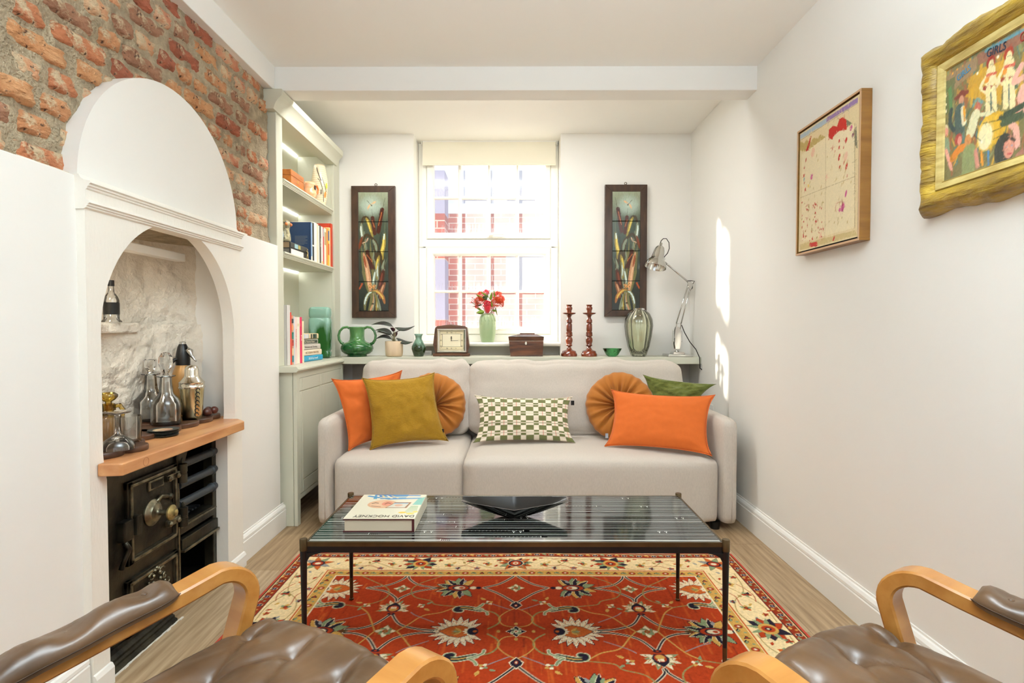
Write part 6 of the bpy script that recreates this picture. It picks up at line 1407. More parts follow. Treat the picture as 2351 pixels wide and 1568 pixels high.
while y < TY1-.004:
    w = rgx.choice((.0014, .0018, .0022, .0030)); kind = k % 9; x0 = TX0+.004; x1 = TX1-.004
    if kind in (0, 2, 5): seg_(x0, y, x1, y, w)
    elif kind in (1, 6):
        cx_ = rgx.uniform(-.5, .1); seg_(x0, y, cx_, y, w); seg_(cx_+.03, y, x1, y, w); seg_(cx_, y-.004, cx_, y+.010, .002)
        for i in range(5): seg_(cx_+.005+i*.006, y, cx_+.008+i*.006, y, w)
    elif kind == 3:      # crossing hairlines
        cx_ = rgx.uniform(-.3, .3); seg_(x0, y, cx_-.15, y, .0014); seg_(cx_+.15, y, x1, y, .0014); seg_(cx_-.15, y, cx_+.15, y+.008, .0014); seg_(cx_-.15, y+.008, cx_+.15, y, .0014)
    elif kind in (4, 8):  # ruler ticks
        a_ = rgx.uniform(-.6, .3); b_ = a_+rgx.uniform(.10, .22); seg_(x0, y, a_, y, w) if rgx.random() < .5 else None; seg_(a_, y, b_, y, .0012); seg_(b_, y-.005, b_, y+.006, .0025); seg_(b_+.02, y, x1, y, w)
        for i in range(int((b_-a_)/.012)): seg_(a_+i*.012, y-.002, a_+i*.012+.001, y+.003, .0016)
    else:                 # pins with round heads
        seg_(x0, y, x1, y, .0014)
        for a_ in (rgx.uniform(-.6, -.2), rgx.uniform(-.1, .2), rgx.uniform(.3, .58)):
            for q_ in (0, .022):
                seg_(a_+q_, y, a_+q_, y+.011, .0026); P = [(a_+q_+.004*math.cos(t), y+.0145+.004*math.sin(t)) for t in [i*math.pi/4 for i in range(9)]]
                for (ax_, ay_), (bx_, by_) in zip(P[:-1], P[1:]): seg_(ax_, ay_, bx_, by_, .0012)
        y += .008
    y += rgx.uniform(.009, .020) if rgx.random() < .75 else .0048; k += 1
for s_ in range(3): pass
lo = ln.build('line_print', TOPL, tb)
for (a, b, c_, d) in ((TX0-.004, TX1+.004, TY0-.006, TY0), (TX0-.004, TX1+.004, TY1, TY1+.006), (TX0-.006, TX0, TY0, TY1), (TX1, TX1+.006, TY0, TY1)):
    MB().box(a, b, c_, d, TZ-.014, TZ+.0005).build('edge_trim', BRONZE, tb, bevel=.0008)
for (a, b, c_, d) in ((TX0, TX1, TY0-.004, TY0+.010), (TX0, TX1, TY1-.010, TY1+.004), (TX0-.004, TX0+.010, TY0, TY1), (TX1-.010, TX1+.004, TY0, TY1)):
    MB().box(a, b, c_, d, TZ-.034, TZ-.014).build('rail', BLACKM, tb, bevel=.001)
for sx, sy, xx, yy in ((-1, -1, TX0-.010, TY0-.004), (1, -1, TX1+.010, TY0-.004), (-1, 1, TX0-.004, TY1+.004), (1, 1, TX1+.004, TY1+.004)):
    lgm = MB().lathe([(.0, .008), (.0062, .010), (.0066, .10), (.0105, .385), (.0110, TZ-.022), (.0, TZ-.022)], (xx, yy, 0), 18).build('leg', BLACKM, tb, smooth=True, sharp=50)
    MB().lathe([(0, .0079), (.0088, .0079), (.0088, .012), (.0066, .014), (.0070, .095), (0, .095)], (xx, yy, 0), 16).build('brass_ferrule', BRONZE, lgm, smooth=True, sharp=40)
    MB().lathe([(.0118, TZ-.026), (.0118, TZ+.008), (.0108, TZ+.010), (0, TZ+.010)], (xx, yy, 0), 20).build('brass_cap', BRONZE, lgm, smooth=True, sharp=40)
    arc = [(0, 0)]+[(.045-.045*math.sin(t), -.030+.030*math.cos(t)) for t in [i*math.pi/12 for i in range(7)]]
    MB().prism([(xx-sx*(.004+u), TZ-.033+v) for u, v in [(0, 0), (.05, 0), (.030, -.004), (.014, -.013), (.006, -.028), (0, -.045)]], 'y', yy-.005, yy+.005).build('corner_bracket', BLACKM, tb)
# ------------------------------------------------------------------ art book on the table
bk = empty('art_book', (-.44, 1.99, TZ+.0005), 'thick cream art book with a pale illustrated jacket lying on the coffee table', 'book')
zt_ = TZ+.0425
f0, f1 = U(787, 1192, Z=zt_), U(951, 1192, Z=zt_); b0, b1 = U(835, 1136, Z=zt_), U(976, 1136, Z=zt_)
ux = (f1-f0); uy = ((b0-f0)+(b1-f1))*.5; ux.z = uy.z = 0; Wb, Db = ux.length, uy.length; ux.normalize(); uy = (uy-ux*ux.dot(uy)).normalized()
def bkp(u, v, z): return f0+ux*(u*Wb)+uy*(v*Db)+Vector((0, 0, z-zt_))
def bk_box(u0, u1, v0, v1, z0, z1, nm, m, par=bk, **kw):
    c_ = [bkp(u0, v0, 0), bkp(u1, v0, 0), bkp(u1, v1, 0), bkp(u0, v1, 0)]
    return MB().rings([[Vector((p.x, p.y, z)) for p in c_] for z in (z0, z1)]).build(nm, m, par, **kw)
MAR = cloth((74, 28, 30)); JK = cloth((232, 226, 200), .3)
z0_ = TZ+.0008
bk_box(0, 1, 0, 1, z0_, z0_+.003, 'back_board', MAR); bk_box(0, 1, 0, 1, zt_-.003, zt_, 'front_board', MAR)
bk_box(.02, .965, .012, .988, z0_+.003, zt_-.003, 'page_block', pbr('old_pages', S(206, 192, 168), .9, bands=('Z', 500, S(176, 160, 136), 0)))
bk_box(.965, 1.0, 0, 1, z0_+.003, zt_-.003, 'spine_board', MAR)
bk_box(1.0, 1.006, .004, 1, z0_, zt_, 'jacket_spine', JK, bevel=.002)
jc = Canvas(0, 1, 0, 1, .006, S(232, 226, 202), .005)
for k in range(9): jc.poly([(.18+.03*k, 1.0), (.20+.055*k, .80+.02*(k % 2)), (.26+.055*k, .80+.02*(k % 2)), (.24+.06*k, 1.0)], [S(96, 160, 196), S(240, 234, 206), S(70, 130, 186), S(222, 206, 150)][k % 4])
jc.line([(.1, .93), (.45, .80), (.95, .84)], .05, S(70, 140, 190)); jc.line([(.2, .99), (.9, .95)], .04, S(60, 120, 180)); jc.line([(.3, .86), (.8, .90)], .03, S(232, 224, 190))
jc.ell(.40, .58, .22, .17, S(226, 178, 142)); jc.ell(.36, .58, .14, .13, S(232, 190, 156)); jc.ell(.47, .60, .08, .09, S(224, 146, 122)); jc.line([(.24, .60), (.28, .64), (.33, .62)], .02, S(70, 50, 40)); jc.line([(.44, .58), (.47, .63), (.52, .60)], .015, S(90, 60, 50)); jc.line([(.26, .50), (.40, .47)], .015, S(120, 80, 60))
jc.poly([(.48, .42), (.80, .42), (.83, .66), (.58, .66)], S(150, 104, 70)); jc.poly([(.50, .44), (.77, .44), (.80, .62), (.58, .62)], S(220, 214, 196)); jc.ell(.66, .53, .06, .05, S(222, 176, 150)); jc.poly([(.56, .60), (.78, .60), (.79, .63), (.58, .63)], S(130, 170, 200))
jc.poly([(.86, .55), (1, .55), (1, .9), (.90, .8)], S(120, 190, 176)); 
for k in range(9): jc.line([(.86+.012*k, .50), (.80+.022*k, .22)], .008, S(130, 170, 120))
jc.ell(.78, .24, .06, .035, S(240, 200, 90)); jc.ell(.90, .20, .06, .035, S(242, 206, 100)); jc.ell(.96, .27, .04, .03, S(240, 200, 90))
jp = np.zeros((*jc.C.shape[:2], 3))
for j in range(jc.C.shape[0]):
    for i in range(jc.C.shape[1]):
        p = bkp(jc.x[i], jc.y[j]*.996+.004, zt_+.0006); jp[j, i] = p
link('jacket_front', grid_mesh('jacket', jp, jc.C), pbr('book_jacket', (1, 1, 1), .22, attr='Col', coat=.3), bk)
text('DAVID HOCKNEY', .030, cloth((60, 52, 44)), bk, frame(bkp(.55, .105, zt_+.0012), -ux, -uy), sx=.82)
# ------------------------------------------------------------------ black angular bowl
BB = pbr('satin_black_ceramic', S(22, 21, 20), .22, coat=.3)
def bowl_pt(u, v, inner):
    a_ = abs(u); cx_ = .0+(.183*u); wb_ = .031+(.078-.031)*(1-a_)**.9; zr = TZ+.050+.012*a_-.004*(1-a_)
    yc = 1.955; depth = zr-(TZ+.0012)-(.050)*a_**1.5
    w = v; prof_ = abs(w)**1.7; base_w = .35; y_ = yc+wb_*(w); zbot = zr-depth+(0 if abs(w) < base_w else 0)
    z_ = zbot+(zr-zbot)*max(0, (abs(w)-base_w*(1-a_))/(1-base_w*(1-a_)))**1.35
    if inner: z_ = zr-(zr-z_)*.90+.000; z_ = max(z_, zbot+.004); y_ = yc+wb_*w*.955; cx_ *= .992
    return (cx_, y_, z_)
nu, nv = 41, 21; RB_ = []
for i in range(nu):
    u = -1+2*i/(nu-1); RB_.append([Vector(bowl_pt(u, -1+2*j/(nv-1), False)) for j in range(nv)]+[Vector(bowl_pt(u, 1-2*j/(nv-1), True)) for j in range(nv)])
bm_ = MB().rings(RB_).mesh('bowl')
tag(link('angular_bowl', bm_, BB, None, True, sharp=40), 'long black angular ceramic bowl in the middle of the coffee table', 'bowl')
# ------------------------------------------------------------------ armchairs in the foreground
BEECH = pbr('bent_beech', S(188, 132, 66), .30, coat=.35, var=(5, S(168, 110, 48), (1, 6, 6)), bump=(30, .06, (1, 8, 8), .002))
LAMN = pbr('laminate_edge', S(188, 130, 60), .35, coat=.2, bands=('X', 90, S(206, 150, 78), .4))
LEA = pbr('brown_leather', S(104, 76, 50), .36, var=(9, S(78, 56, 36)), bump=(130, .18, (1, 1, 1), .0012), coat=.25)
STITCH = pbr('brown_thread', S(70, 52, 38), .8)
CANV = pbr('cream_canvas', S(214, 204, 180), .85)
def build_chair(origin, f, label, rz_extra=0):
    ch = empty('armchair', (origin[0], origin[1], 0), label, 'armchair', 'tufted brown leather armchairs with bent beech arms'); ch.rotation_euler = (0, 0, math.atan2(-f[0], f[1])+rz_extra)
    AT = lambda y: .583-.17*(.28-y)
    for s in (-1, 1):
        x = s*.2725
        P = [(x, .16, .027), (x, .20, .12), (x, .262, .30), (x, .305, .44), (x, .325, .505)]
        cy, cz, r = .268, AT(.268)-.055, .057
        for i in range(9):
            a = math.radians(-8+100*i/8); P.append((x, cy+r*math.cos(a)*1.08, cz+r*math.sin(a)))
        for y in (.20, .10, 0, -.10, -.20, -.30): P.append((x, y, AT(y)))
        P += [(x, -.36, .475), (x, -.385, .40), (x, -.36, .25), (x, -.34, .027)]
        MB().strip(P, (1, 0, 0), .0255, .0155).build('arm_frame', BEECH, ch, smooth=True, sharp=32, world_co=False)
        # buttoned leather pad on the arm
        n, m_ = 60, 17; V = np.zeros((n, m_, 3)); y0, y1 = .185, -.30
        bts = [.135, .020, -.095, -.21]
        for i in range(n):
            t = i/(n-1); y = y0+(y1-y0)*t; e = min(1, math.sin(math.pi*min(1, max(0, t if t < .5 else 1-t)*7.0/1))**.5 if (t < .07 or t > .93) else 1)
            for j in range(m_):
                a = math.pi*1.12*(j/(m_-1))-.06*math.pi; ca, sa = math.cos(a), math.sin(a)
                dent = sum(math.exp(-((y-b)/.028)**2) for b in bts); wr = .0035*noise.noise(Vector((y*30, ca*2, s*3)))+.002*noise.noise(Vector((y*70, ca*5, 4)))
                top = .036*max(sa, -.15)*e*(1-.42*dent*max(0, sa)**2)+wr*max(0, sa)
                V[i, j] = (x-ca*.037*(.72+.28*e)*(1+.04*math.sin(y*54)), y, AT(y)+.014+top)
        pd = link('arm_pad', grid_mesh('pad', V), LEA, ch, True, False)
        for b in bts: MB().lathe([(0, 0), (.006, 0), (.005, .003), (0, .004)], (x, b, AT(b)+.014+.0195), 10).build('button', LEA, pd, smooth=True, world_co=False)
        sm_ = []
        for i in range(0, n, 2):
            p = V[i, 1 if s > 0 else m_-2]; sm_.append((p[0]+(.001 if s < 0 else -.001), p[1], p[2]+.002))
        MB().tube(sm_, .0011, 5).build('stitching', STITCH, pd, world_co=False)
    # tufted seat
    nu, nv = 85, 75; W = .243; B = []
    rows = [(.300, (-.19, -.065, .065, .19)), (.175, (-.1275, 0, .1275)), (.05, (-.19, -.065, .065, .19)), (-.075, (-.1275, 0, .1275)), (-.20, (-.19, -.065, .065, .19))]
    for y, xs in rows: B += [(x, y) for x in xs]
    E_ = []
    for i, a in enumerate(B):
        for b in B[i+1:]:
            if math.hypot(a[0]-b[0], a[1]-b[1]) < .145 and a[1] != b[1]: E_.append((a, b))
    for x in (-.19, -.065, .065, .19): E_.append(((x, .30), (x*1.02, .44)))
    for y in (.30, .05, -.20):
        for sg in (-1, 1): E_.append(((sg*.19, y), (sg*.26, y+.01)))
    def hgt(x, y):
        h = .0
        dmin = min(math.hypot(x-a, y-b) for a, b in B); h -= .024*math.exp(-(dmin/.020)**1.3)
        de = 1e9
        for (a, b) in E_:
            dx, dy = b[0]-a[0], b[1]-a[1]; t = max(0, min(1, ((x-a[0])*dx+(y-a[1])*dy)/(dx*dx+dy*dy))); de = min(de, math.hypot(x-a[0]-t*dx, y-a[1]-t*dy))
        h -= .0095*math.exp(-(de/.008)); h += .005*noise.noise(Vector((x*12, y*12, 3)))+.003*noise.noise(Vector((x*30, y*20, 8)))+.0012*noise.noise(Vector((x*70, y*60, 1)))
        return h
    V = np.zeros((nv, nu, 3))
    # v runs from the back along the top, over the rolled front, and under
    for j in range(nv):
        q = j/(nv-1); Ls = [.60, .13]; s_ = q*.74
        if s_ < .585: y = -.235+s_; z = 0; nz, nyy = 1, 0; 
        else:
            a = (s_-.585)/.155*math.radians(165); y = .350+.056*math.sin(a); z = -.060+.060*math.cos(a); nz, nyy = math.cos(a), math.sin(a)
        ys = -.235+s_
        for i in range(nu):
            u = -1+2*i/(nu-1); x = W*u*(1-.02*(1-nz)); k = abs(u); rnd = max(0, (k-.86)/.14); fr = max(0, (ys-.20)/.16)*.016*u*u
            h = hgt(x, min(ys, .42)) if s_ < .70 else 0
            base = .478+.06*(y-.3)-.045*rnd**2
            V[j, i] = (x, y+nyy*h-fr*2.2, base+z+nz*h+.012*(1-u*u)*nz)
    st = link('seat_cushion', grid_mesh('seat', V), LEA, ch, True, False)
    for (x, y) in B: MB().lathe([(0, 0), (.008, 0), (.0065, .0035), (0, .0045)], (x, y, .478+.06*(y-.3)+.012*(1-(x/W)**2)+hgt(x, y)-.0005), 12).build('button', LEA, st, smooth=True, world_co=False)
    MB().box(-.225, .225, -.23, .33, .345, .385).build('seat_underside', CANV, ch, world_co=False, bevel=.012)
    edge_ = [(-.240, .270, .395)]+[(x, .380-.035*(x/.243)**2+.004*math.sin(x*50), .392+.003*math.sin(x*37)) for x in np.linspace(-.236, .236, 14)]+[(.240, .270, .395)]
    MB().tube(edge_, .010, 8).build('canvas_edge', CANV, ch, smooth=True, world_co=False)
    # leaning tufted back and cross rails (behind the picture's edge, kept simple)
    me = soft_box(.235, .05, .27, .045, 10, .012); me.transform(Matrix.Translation((0, -.36, .66)) @ Matrix.Rotation(math.radians(17), 4, 'X'))
    link('back_cushion', me, LEA, ch, True, False)
    for y, z in ((.24, .30), (-.33, .30)): MB().box(-.25, .25, y-.012, y+.012, z-.02, z+.02).build('cross_rail', BEECH, ch, world_co=False, bevel=.004)
    return ch
build_chair((-.527, .749), (.571, .821), 'brown leather armchair with bent beech arms at the left, in front of the iron range')
build_chair((.736, .735), (-.564, .826), 'brown leather armchair with bent beech arms at the right, beside the right wall')

# ------------------------------------------------------------------ pictures on the back wall: four painted tiles in a dark frame
FRW = pbr('dark_oak_frame', S(74, 50, 32), .38, var=(10, S(52, 34, 22), (4, 1, 1)), coat=.2)
TILEM = pbr('painted_tile', (1, 1, 1), .22, attr='Col', coat=.4)
DGR, MGR, LGR, PAL, YEL, YLD, SAL, DRD, OLV2, SKY, BRW = S(52, 60, 52), S(84, 94, 74), S(128, 136, 112), S(206, 224, 214), S(220, 196, 92), S(150, 132, 60), S(196, 146, 106), S(72, 34, 24), S(110, 108, 66), S(190, 210, 196), S(66, 54, 34)
def reeds():
    c = Canvas(120, 430, 142, 1435, 3.4, DGR)
    t = np.clip((c.Y-142)/330, 0, 1)[..., None]; c.C = np.array(S(150, 158, 132))*(1-t)+np.array(S(62, 72, 58))*t
    m = np.clip((c.Y-440)/40, 0, 1)[..., None]; c.C = c.C*(1-m)+(np.array(S(66, 78, 64))*(1-np.clip((c.Y-470)/900, 0, 1)[..., None])+np.array(S(36, 42, 38))*np.clip((c.Y-470)/900, 0, 1)[..., None])*m
    for k in range(14): c.ell(300, 290, 165-11*k, 150-10.5*k, SKY, a=.10, soft=.35)
    L = lambda p, w, col, a=1: c.line(spline(p, 6), w, col, a); Bl = c.poly
    def blade(p, w, col, hi=None):
        P = spline(p, 6); n = len(P)
        for i in range(n-1): c.line(P[i:i+2], w*(math.sin(math.pi*(i+.6)/n)**.7), col)
        if hi is not None:
            for i in range(int(n*.25), int(n*.75)): c.line([(P[i][0]+w*.12, P[i][1]), (P[i+1][0]+w*.12, P[i+1][1])], w*.42*(math.sin(math.pi*(i+.6)/n)**.7), hi)
    rr = random.Random(5)
    for k in range(26):
        x = rr.uniform(200, 340); blade([(x+rr.uniform(-90, 90), rr.uniform(560, 900)), (x+rr.uniform(-40, 40), 1050), (x*.35+275*.65, 1300)], rr.uniform(14, 30), [MGR, OLV2, LGR, DGR, BRW][k % 5])
    blade([(150, 350), (152, 470), (160, 600), (190, 760), (230, 900)], 14, MGR); blade([(155, 590), (165, 700), (185, 800), (180, 870)], 44, YLD, YEL); c.line([(165, 620), (172, 760)], 16, YEL); c.line([(160, 600), (163, 650)], 14, PAL)
    blade([(290, 640), (310, 520), (340, 425), (380, 430), (400, 500)], 34, BRW); blade([(280, 630), (305, 540), (325, 470), (350, 425)], 36, YLD, YEL); blade([(400, 480), (398, 560), (380, 670)], 36, LGR, PAL)
    blade([(215, 800), (240, 700), (290, 640), (350, 605), (385, 680), (420, 740)], 30, BRW); blade([(390, 620), (410, 690), (428, 760)], 26, S(120, 60, 34))
    blade([(240, 790), (250, 720), (280, 660)], 26, LGR); blade([(180, 990), (200, 830), (225, 800), (250, 860)], 34, BRW); blade([(215, 830), (235, 930), (235, 1080)], 40, YLD, YEL); blade([(225, 900), (232, 1000), (225, 1090)], 24, LGR, PAL)
    blade([(160, 880), (180, 960), (160, 990)], 24, LGR); blade([(380, 800), (350, 930), (325, 1090), (310, 1230)], 52, SAL, S(222, 180, 140)); blade([(375, 830), (368, 880), (350, 960)], 22, S(150, 80, 48)); blade([(395, 1000), (360, 1120), (330, 1230)], 22, OLV2)
    blade([(170, 980), (190, 1090), (215, 1190)], 48, DRD, S(120, 60, 40)); blade([(155, 1120), (185, 1200), (205, 1290)], 40, S(130, 80, 50), SAL); blade([(250, 980), (265, 1060), (285, 1170)], 34, LGR, PAL)
    for (x0, y0, x1, y1, w) in ((180, 330, 222, 570, 42), (282, 420, 262, 590, 38), (340, 790, 290, 965, 42)):
        c.line([(x0, y0), (x1, y1)], w, DRD); c.line([(x0+4, y0+30), (x1-2, y1-70)], 7, S(186, 104, 58)); 
    c.line([(150, 205), (172, 312)], 3, BRW); c.line([(290, 330), (283, 400)], 3, BRW)
    # bow of bent leaves and cut stems
    for k in range(7): blade([(200+22*k, 1440), (230+12*k, 1330), (262+5*k, 1240)], 30, [LGR, OLV2, YLD, BRW, LGR, SAL, OLV2][k], [None, PAL, YEL, None, S(206, 206, 170), None, None][k])
    blade([(350, 1250), (250, 1215), (185, 1270), (160, 1350)], 40, S(160, 104, 54), S(214, 176, 84)); blade([(250, 1225), (320, 1240), (360, 1320), (370, 1420)], 40, OLV2, PAL); c.ell(285, 1355, 14, 9, BRW)
    # butterfly and dragonflies
    for (dx, dy, a) in ((-22, -6, .3), (-16, 12, -.5), (16, -18, 1.9), (18, 6, 2.8)): c.ell(292+dx, 1165+dy, 22, 12, S(224, 160, 96), a); c.ell(292+dx*1.3, 1165+dy*1.3, 8, 5, BRW, a)
    c.line([(282, 1178), (305, 1150)], 5, BRW)
    c.ell(268, 256, 30, 8, S(226, 178, 130), .5); c.ell(320, 300, 30, 8, S(226, 178, 130), 1.1); c.line([(292, 285), (338, 234)], 5, BRW); c.ell(292, 286, 9, 8, BRW)
    c.line([(330, 645), (345, 670)], 8, S(216, 180, 150)); c.line([(350, 680), (390, 695)], 9, S(216, 180, 150)); c.line([(380, 700), (366, 740)], 5, S(180, 160, 120)); c.line([(395, 1135), (425, 1190)], 18, S(170, 80, 44))
    c.dab(1100, 40, 6, .25, (1.3, 1.85), 3, .4); c.noise_(.07, 1, 4); return c
def tile_picture(x0, y0, x1, y1, ix0, iy0, ix1, iy1, mirror, label, joints):
    Yf = 4.052; a = U(x0, y1, Y=Yf); b = U(x1, y0, Y=Yf); ia = U(ix0, iy1, Y=Yf); ib = U(ix1, iy0, Y=Yf)
    root = empty('tile_picture', ((a.x+b.x)/2, 4.075, a.z), label, 'picture', 'tall tile pictures either side of the window')
    for (p, q, r_, s_) in (((a.x, a.z), (ia.x, ia.z), (ia.x, ib.z), (a.x, b.z)), ((b.x, a.z), (b.x, b.z), (ib.x, ib.z), (ib.x, ia.z)), ((a.x, a.z), (b.x, a.z), (ib.x, ia.z), (ia.x, ia.z)), ((a.x, b.z), (ia.x, ib.z), (ib.x, ib.z), (b.x, b.z))):
        MB().prism([p, q, r_, s_], 'y', Yf, 4.083).build('frame_rail', FRW, root, bevel=.002)
    MB().box(ia.x-.003, ib.x+.003, Yf+.012, 4.08, ia.z-.003, ib.z+.003).build('backing', BLACKM, root)
    c = reeds(); H = ib.z-ia.z; zj = [142]+joints+[1435]
    for k in range(4):
        j0, j1 = np.searchsorted(c.y, zj[k]), np.searchsorted(c.y, zj[k+1])
        sub_c = c.C[j0:j1]; X = (c.X[j0:j1]-120)/310; Zv = (c.Y[j0:j1]-142)/1293
        ys = c.Y[j0:j1]; g = .0009
        if mirror: X = 1-X
        P = np.stack([ia.x+g+(ib.x-ia.x-2*g)*X, np.full(X.shape, Yf+.006+.0006*(k % 2)), ib.z-H*Zv], -1)
        zt, zb = P[0, 0, 2]-g, P[-1, 0, 2]+g; P[..., 2] = zb+(zt-zb)*(P[..., 2]-P[-1, 0, 2])/(P[0, 0, 2]-P[-1, 0, 2])
        # turn the rim back so that each tile has an edge
        t = link('tile', grid_mesh('tile', P, sub_c), TILEM, root, True)
        sm = t.modifiers.new('thickness', 'SOLIDIFY'); sm.thickness = .005; sm.offset = -1 if not mirror else 1
    hx = U((x0+x1)/2+2, 1, Y=Yf).x
    MB().tube([(hx+.008*math.cos(t), Yf+.012, b.z+.010+.008*math.sin(t)) for t in [i*math.pi/8 for i in range(17)]], .0022, 6).build('hanging_ring', BRONZE, root, smooth=True)
tile_picture(808, 426.5, 907, 729.5, 824, 441, 890.5, 714.5, True, 'dark framed tall picture of four reed painted tiles, left of the window', [463, 788, 1112])
tile_picture(1388, 423.5, 1486.5, 726.5, 1405, 439.5, 1470.5, 712.5, False, 'dark framed tall picture of four reed painted tiles, right of the window behind the lamp', [463, 788, 1112])

# ------------------------------------------------------------------ small framed canvas on the right wall
FLO = pbr('warm_wood_float_frame', S(150, 104, 42), .35, var=(6, S(126, 84, 30), (1, 1, 6)), coat=.2); FLOP = pbr('pale_frame_face', S(200, 160, 120), .35)
XA = 1.222; ya0, ya1 = 2.474, 2.022; za0, za1 = 1.387, 1.921
a1 = empty('framed_canvas', (1.24, (ya0+ya1)/2, za0), 'framed cream abstract canvas with red marks on the right wall', 'picture')
fw = .0085
for (p, q, r_, s_) in ((ya1, ya0, za0, za0+fw), (ya1, ya0, za1-fw, za1), (ya1, ya1+fw, za0+fw, za1-fw), (ya0-fw, ya0, za0+fw, za1-fw)):
    o = MB().box(XA, 1.2615, p, q, r_, s_).build('frame_rail', FLO, a1, bevel=.001); MB().box(XA-.0006, XA+.0005, p+.0004, q-.0004, r_+.0004, s_-.0004).build('frame_face', FLOP, a1)
MB().box(XA+.02, 1.26, ya1+fw, ya0-fw, za0+fw, za1-fw).build('backing', BLACKM, a1)
XP = XA+.004
def A1(x, y):
    p = U(1810+x/3.648, 180+y/3.648, X=XP); return (-p.y, p.z)
i0, i1 = -(ya0-fw-.008), -(ya1+fw+.008); CRMC = S(232, 216, 178)
c = Canvas(i0, i1, za0+fw+.006, za1-fw-.006, .0018, S(224, 204, 160))
c.poly([A1(92, 480), A1(582, 160), A1(582, 200), A1(92, 515)], S(150, 120, 168)); c.poly([A1(92, 480), A1(320, 330), A1(320, 372), A1(92, 515)], S(172, 186, 196)); c.line([A1(92, 525), A1(582, 206)], .0016, S(120, 110, 96))
for k in range(12): x = 100+18*k; c.ell(*A1(x, 600-x*.33+(k % 3)*12), .014, .020, S(190, 164, 100), .3*k, a=.8)
c.poly([A1(112, 640), A1(300, 500), A1(480, 420), A1(556, 380), A1(558, 1250), A1(112, 1370)], CRMC)
c.poly([A1(336, 495), A1(340, 430), A1(375, 395), A1(408, 405), A1(425, 345), A1(455, 325), A1(485, 350), A1(490, 430), A1(425, 440), A1(375, 490), A1(368, 515)], S(196, 48, 34)); c.poly([A1(455, 325), A1(535, 375), A1(492, 410), A1(485, 350)], S(126, 122, 96)); c.poly([A1(145, 612), A1(186, 480), A1(194, 486), A1(165, 605)], S(190, 52, 36)); c.poly([A1(548, 430), A1(570, 400), A1(578, 590), A1(558, 560)], S(126, 122, 100))
rr = random.Random(2)
for (x, y, rx, ry, col) in ((484, 518, .009, .013, 0), (426, 524, .006, .008, 0), (426, 578, .007, .008, 0), (462, 578, .005, .006, 0), (390, 612, .004, .006, 0), (426, 660, .009, .016, 0), (371, 580, .006, .012, 0), (466, 700, .006, .012, 0), (486, 740, .009, .018, 0), (430, 742, .007, .008, 0), (148, 682, .006, .012, 0), (134, 747, .006, .007, 0), (130, 815, .006, .007, 0), (142, 930, .006, .010, 0), (134, 875, .004, .006, 0), (492, 818, .005, .007, 0), (205, 620, .020, .022, 1), (480, 655, .016, .022, 1), (318, 830, .008, .016, 1), (195, 825, .012, .014, 2), (482, 965, .008, .016, 2), (525, 415, .012, .012, 2), (540, 475, .009, .010, 3), (455, 1075, .014, .022, 2), (430, 1100, .008, .010, 2), (132, 845, .006, .010, 4), (168, 900, .008, .009, 5), (268, 1320, .010, .02, 1)):
    c.ell(*A1(x, y), rx*.72, ry*.85, [S(190, 46, 34), S(232, 190, 160), S(204, 96, 140), S(130, 70, 90), S(130, 160, 160), S(232, 200, 110)][col], -.35, a=.9)
for k in range(60):
    x, y = rr.uniform(110, 300), rr.uniform(1030, 1360)-.0; c.ell(*A1(x, y), rr.uniform(.002, .005), rr.uniform(.003, .007), S(190, 60, 46) if k % 3 else S(176, 150, 90), rr.uniform(-1, 1), a=.85)
for k in range(40):
    x, y = rr.uniform(110, 540), rr.uniform(640, 1250); c.ell(*A1(x, y), .003, rr.uniform(.004, .012), S(196, 170, 110), -.4, a=.6)
c.line([A1(100, 1000), A1(300, 920), A1(560, 820)], .0022, S(180, 156, 112)); c.line([A1(312, 500), A1(312, 920), A1(305, 1330)], .002, S(180, 156, 112)); c.line([A1(556, 380), A1(556, 1250)], .003, S(150, 128, 84))
c.line([A1(400, 1120), A1(393, 1080), A1(408, 1045), A1(440, 1030)], .002, S(190, 110, 90)); c.line([A1(452, 1040), A1(455, 1110)], .004, S(150, 50, 70))
c.poly([A1(98, 1390), A1(560, 1270), A1(575, 1310), A1(98, 1440)], S(196, 172, 112), .7); c.poly([A1(175, 1380), A1(243, 1365), A1(243, 1405), A1(182, 1414)], S(196, 62, 54)); c.poly([A1(368, 1362), A1(382, 1320), A1(392, 1320), A1(380, 1360)], S(196, 62, 54))
c.dab(1500, .03, .003, .07, (0, 3.1), 8, .5); c.noise_(.05, 1, 9)
P = np.stack([np.full(c.X.shape, XP), -c.X, c.Y], -1)
link('painted_canvas', grid_mesh('canvas', P, c.C), pbr('raw_canvas', (1, 1, 1), .85, attr='Col', bump=(220, .5, (1, 1, 1), .002)), a1, True)

# ------------------------------------------------------------------ carved gilt frame with a fairground painting
GILT = pbr('rubbed_gilt_wood', S(200, 166, 58), .42, metal=.1, var=(16, S(132, 104, 48), (1, .5, 2.6)), bump=(40, 1.0, (1, .4, 2.6), .015), coat=.2)
LINR = pbr('cream_gilt_liner', S(214, 196, 128), .5, var=(30, S(176, 150, 84), (1, .5, 2)))
gy0, gy1, gz0, gz1 = 1.645, 1.03, 1.499, 1.812      # painting: far edge, near edge, bottom, top
gp = empty('gilt_framed_painting', (1.25, 1.32, 1.37), 'painting of a fairground show in a heavy carved gilt frame on the right wall', 'picture')
def rect_ring(off, n=60):
    y0, y1, z0, z1 = gy0+off, gy1-off, gz0-off, gz1+off; P = []
    per = [(y0, z0, y0, z1), (y0, z1, y1, z1), (y1, z1, y1, z0), (y1, z0, y0, z0)]; cnt = [36, 64, 36, 64]
    for (a, b, c_, d), m in zip(per, cnt):
        for i in range(m): P.append((a+(c_-a)*i/m, b+(d-b)*i/m))
    return P
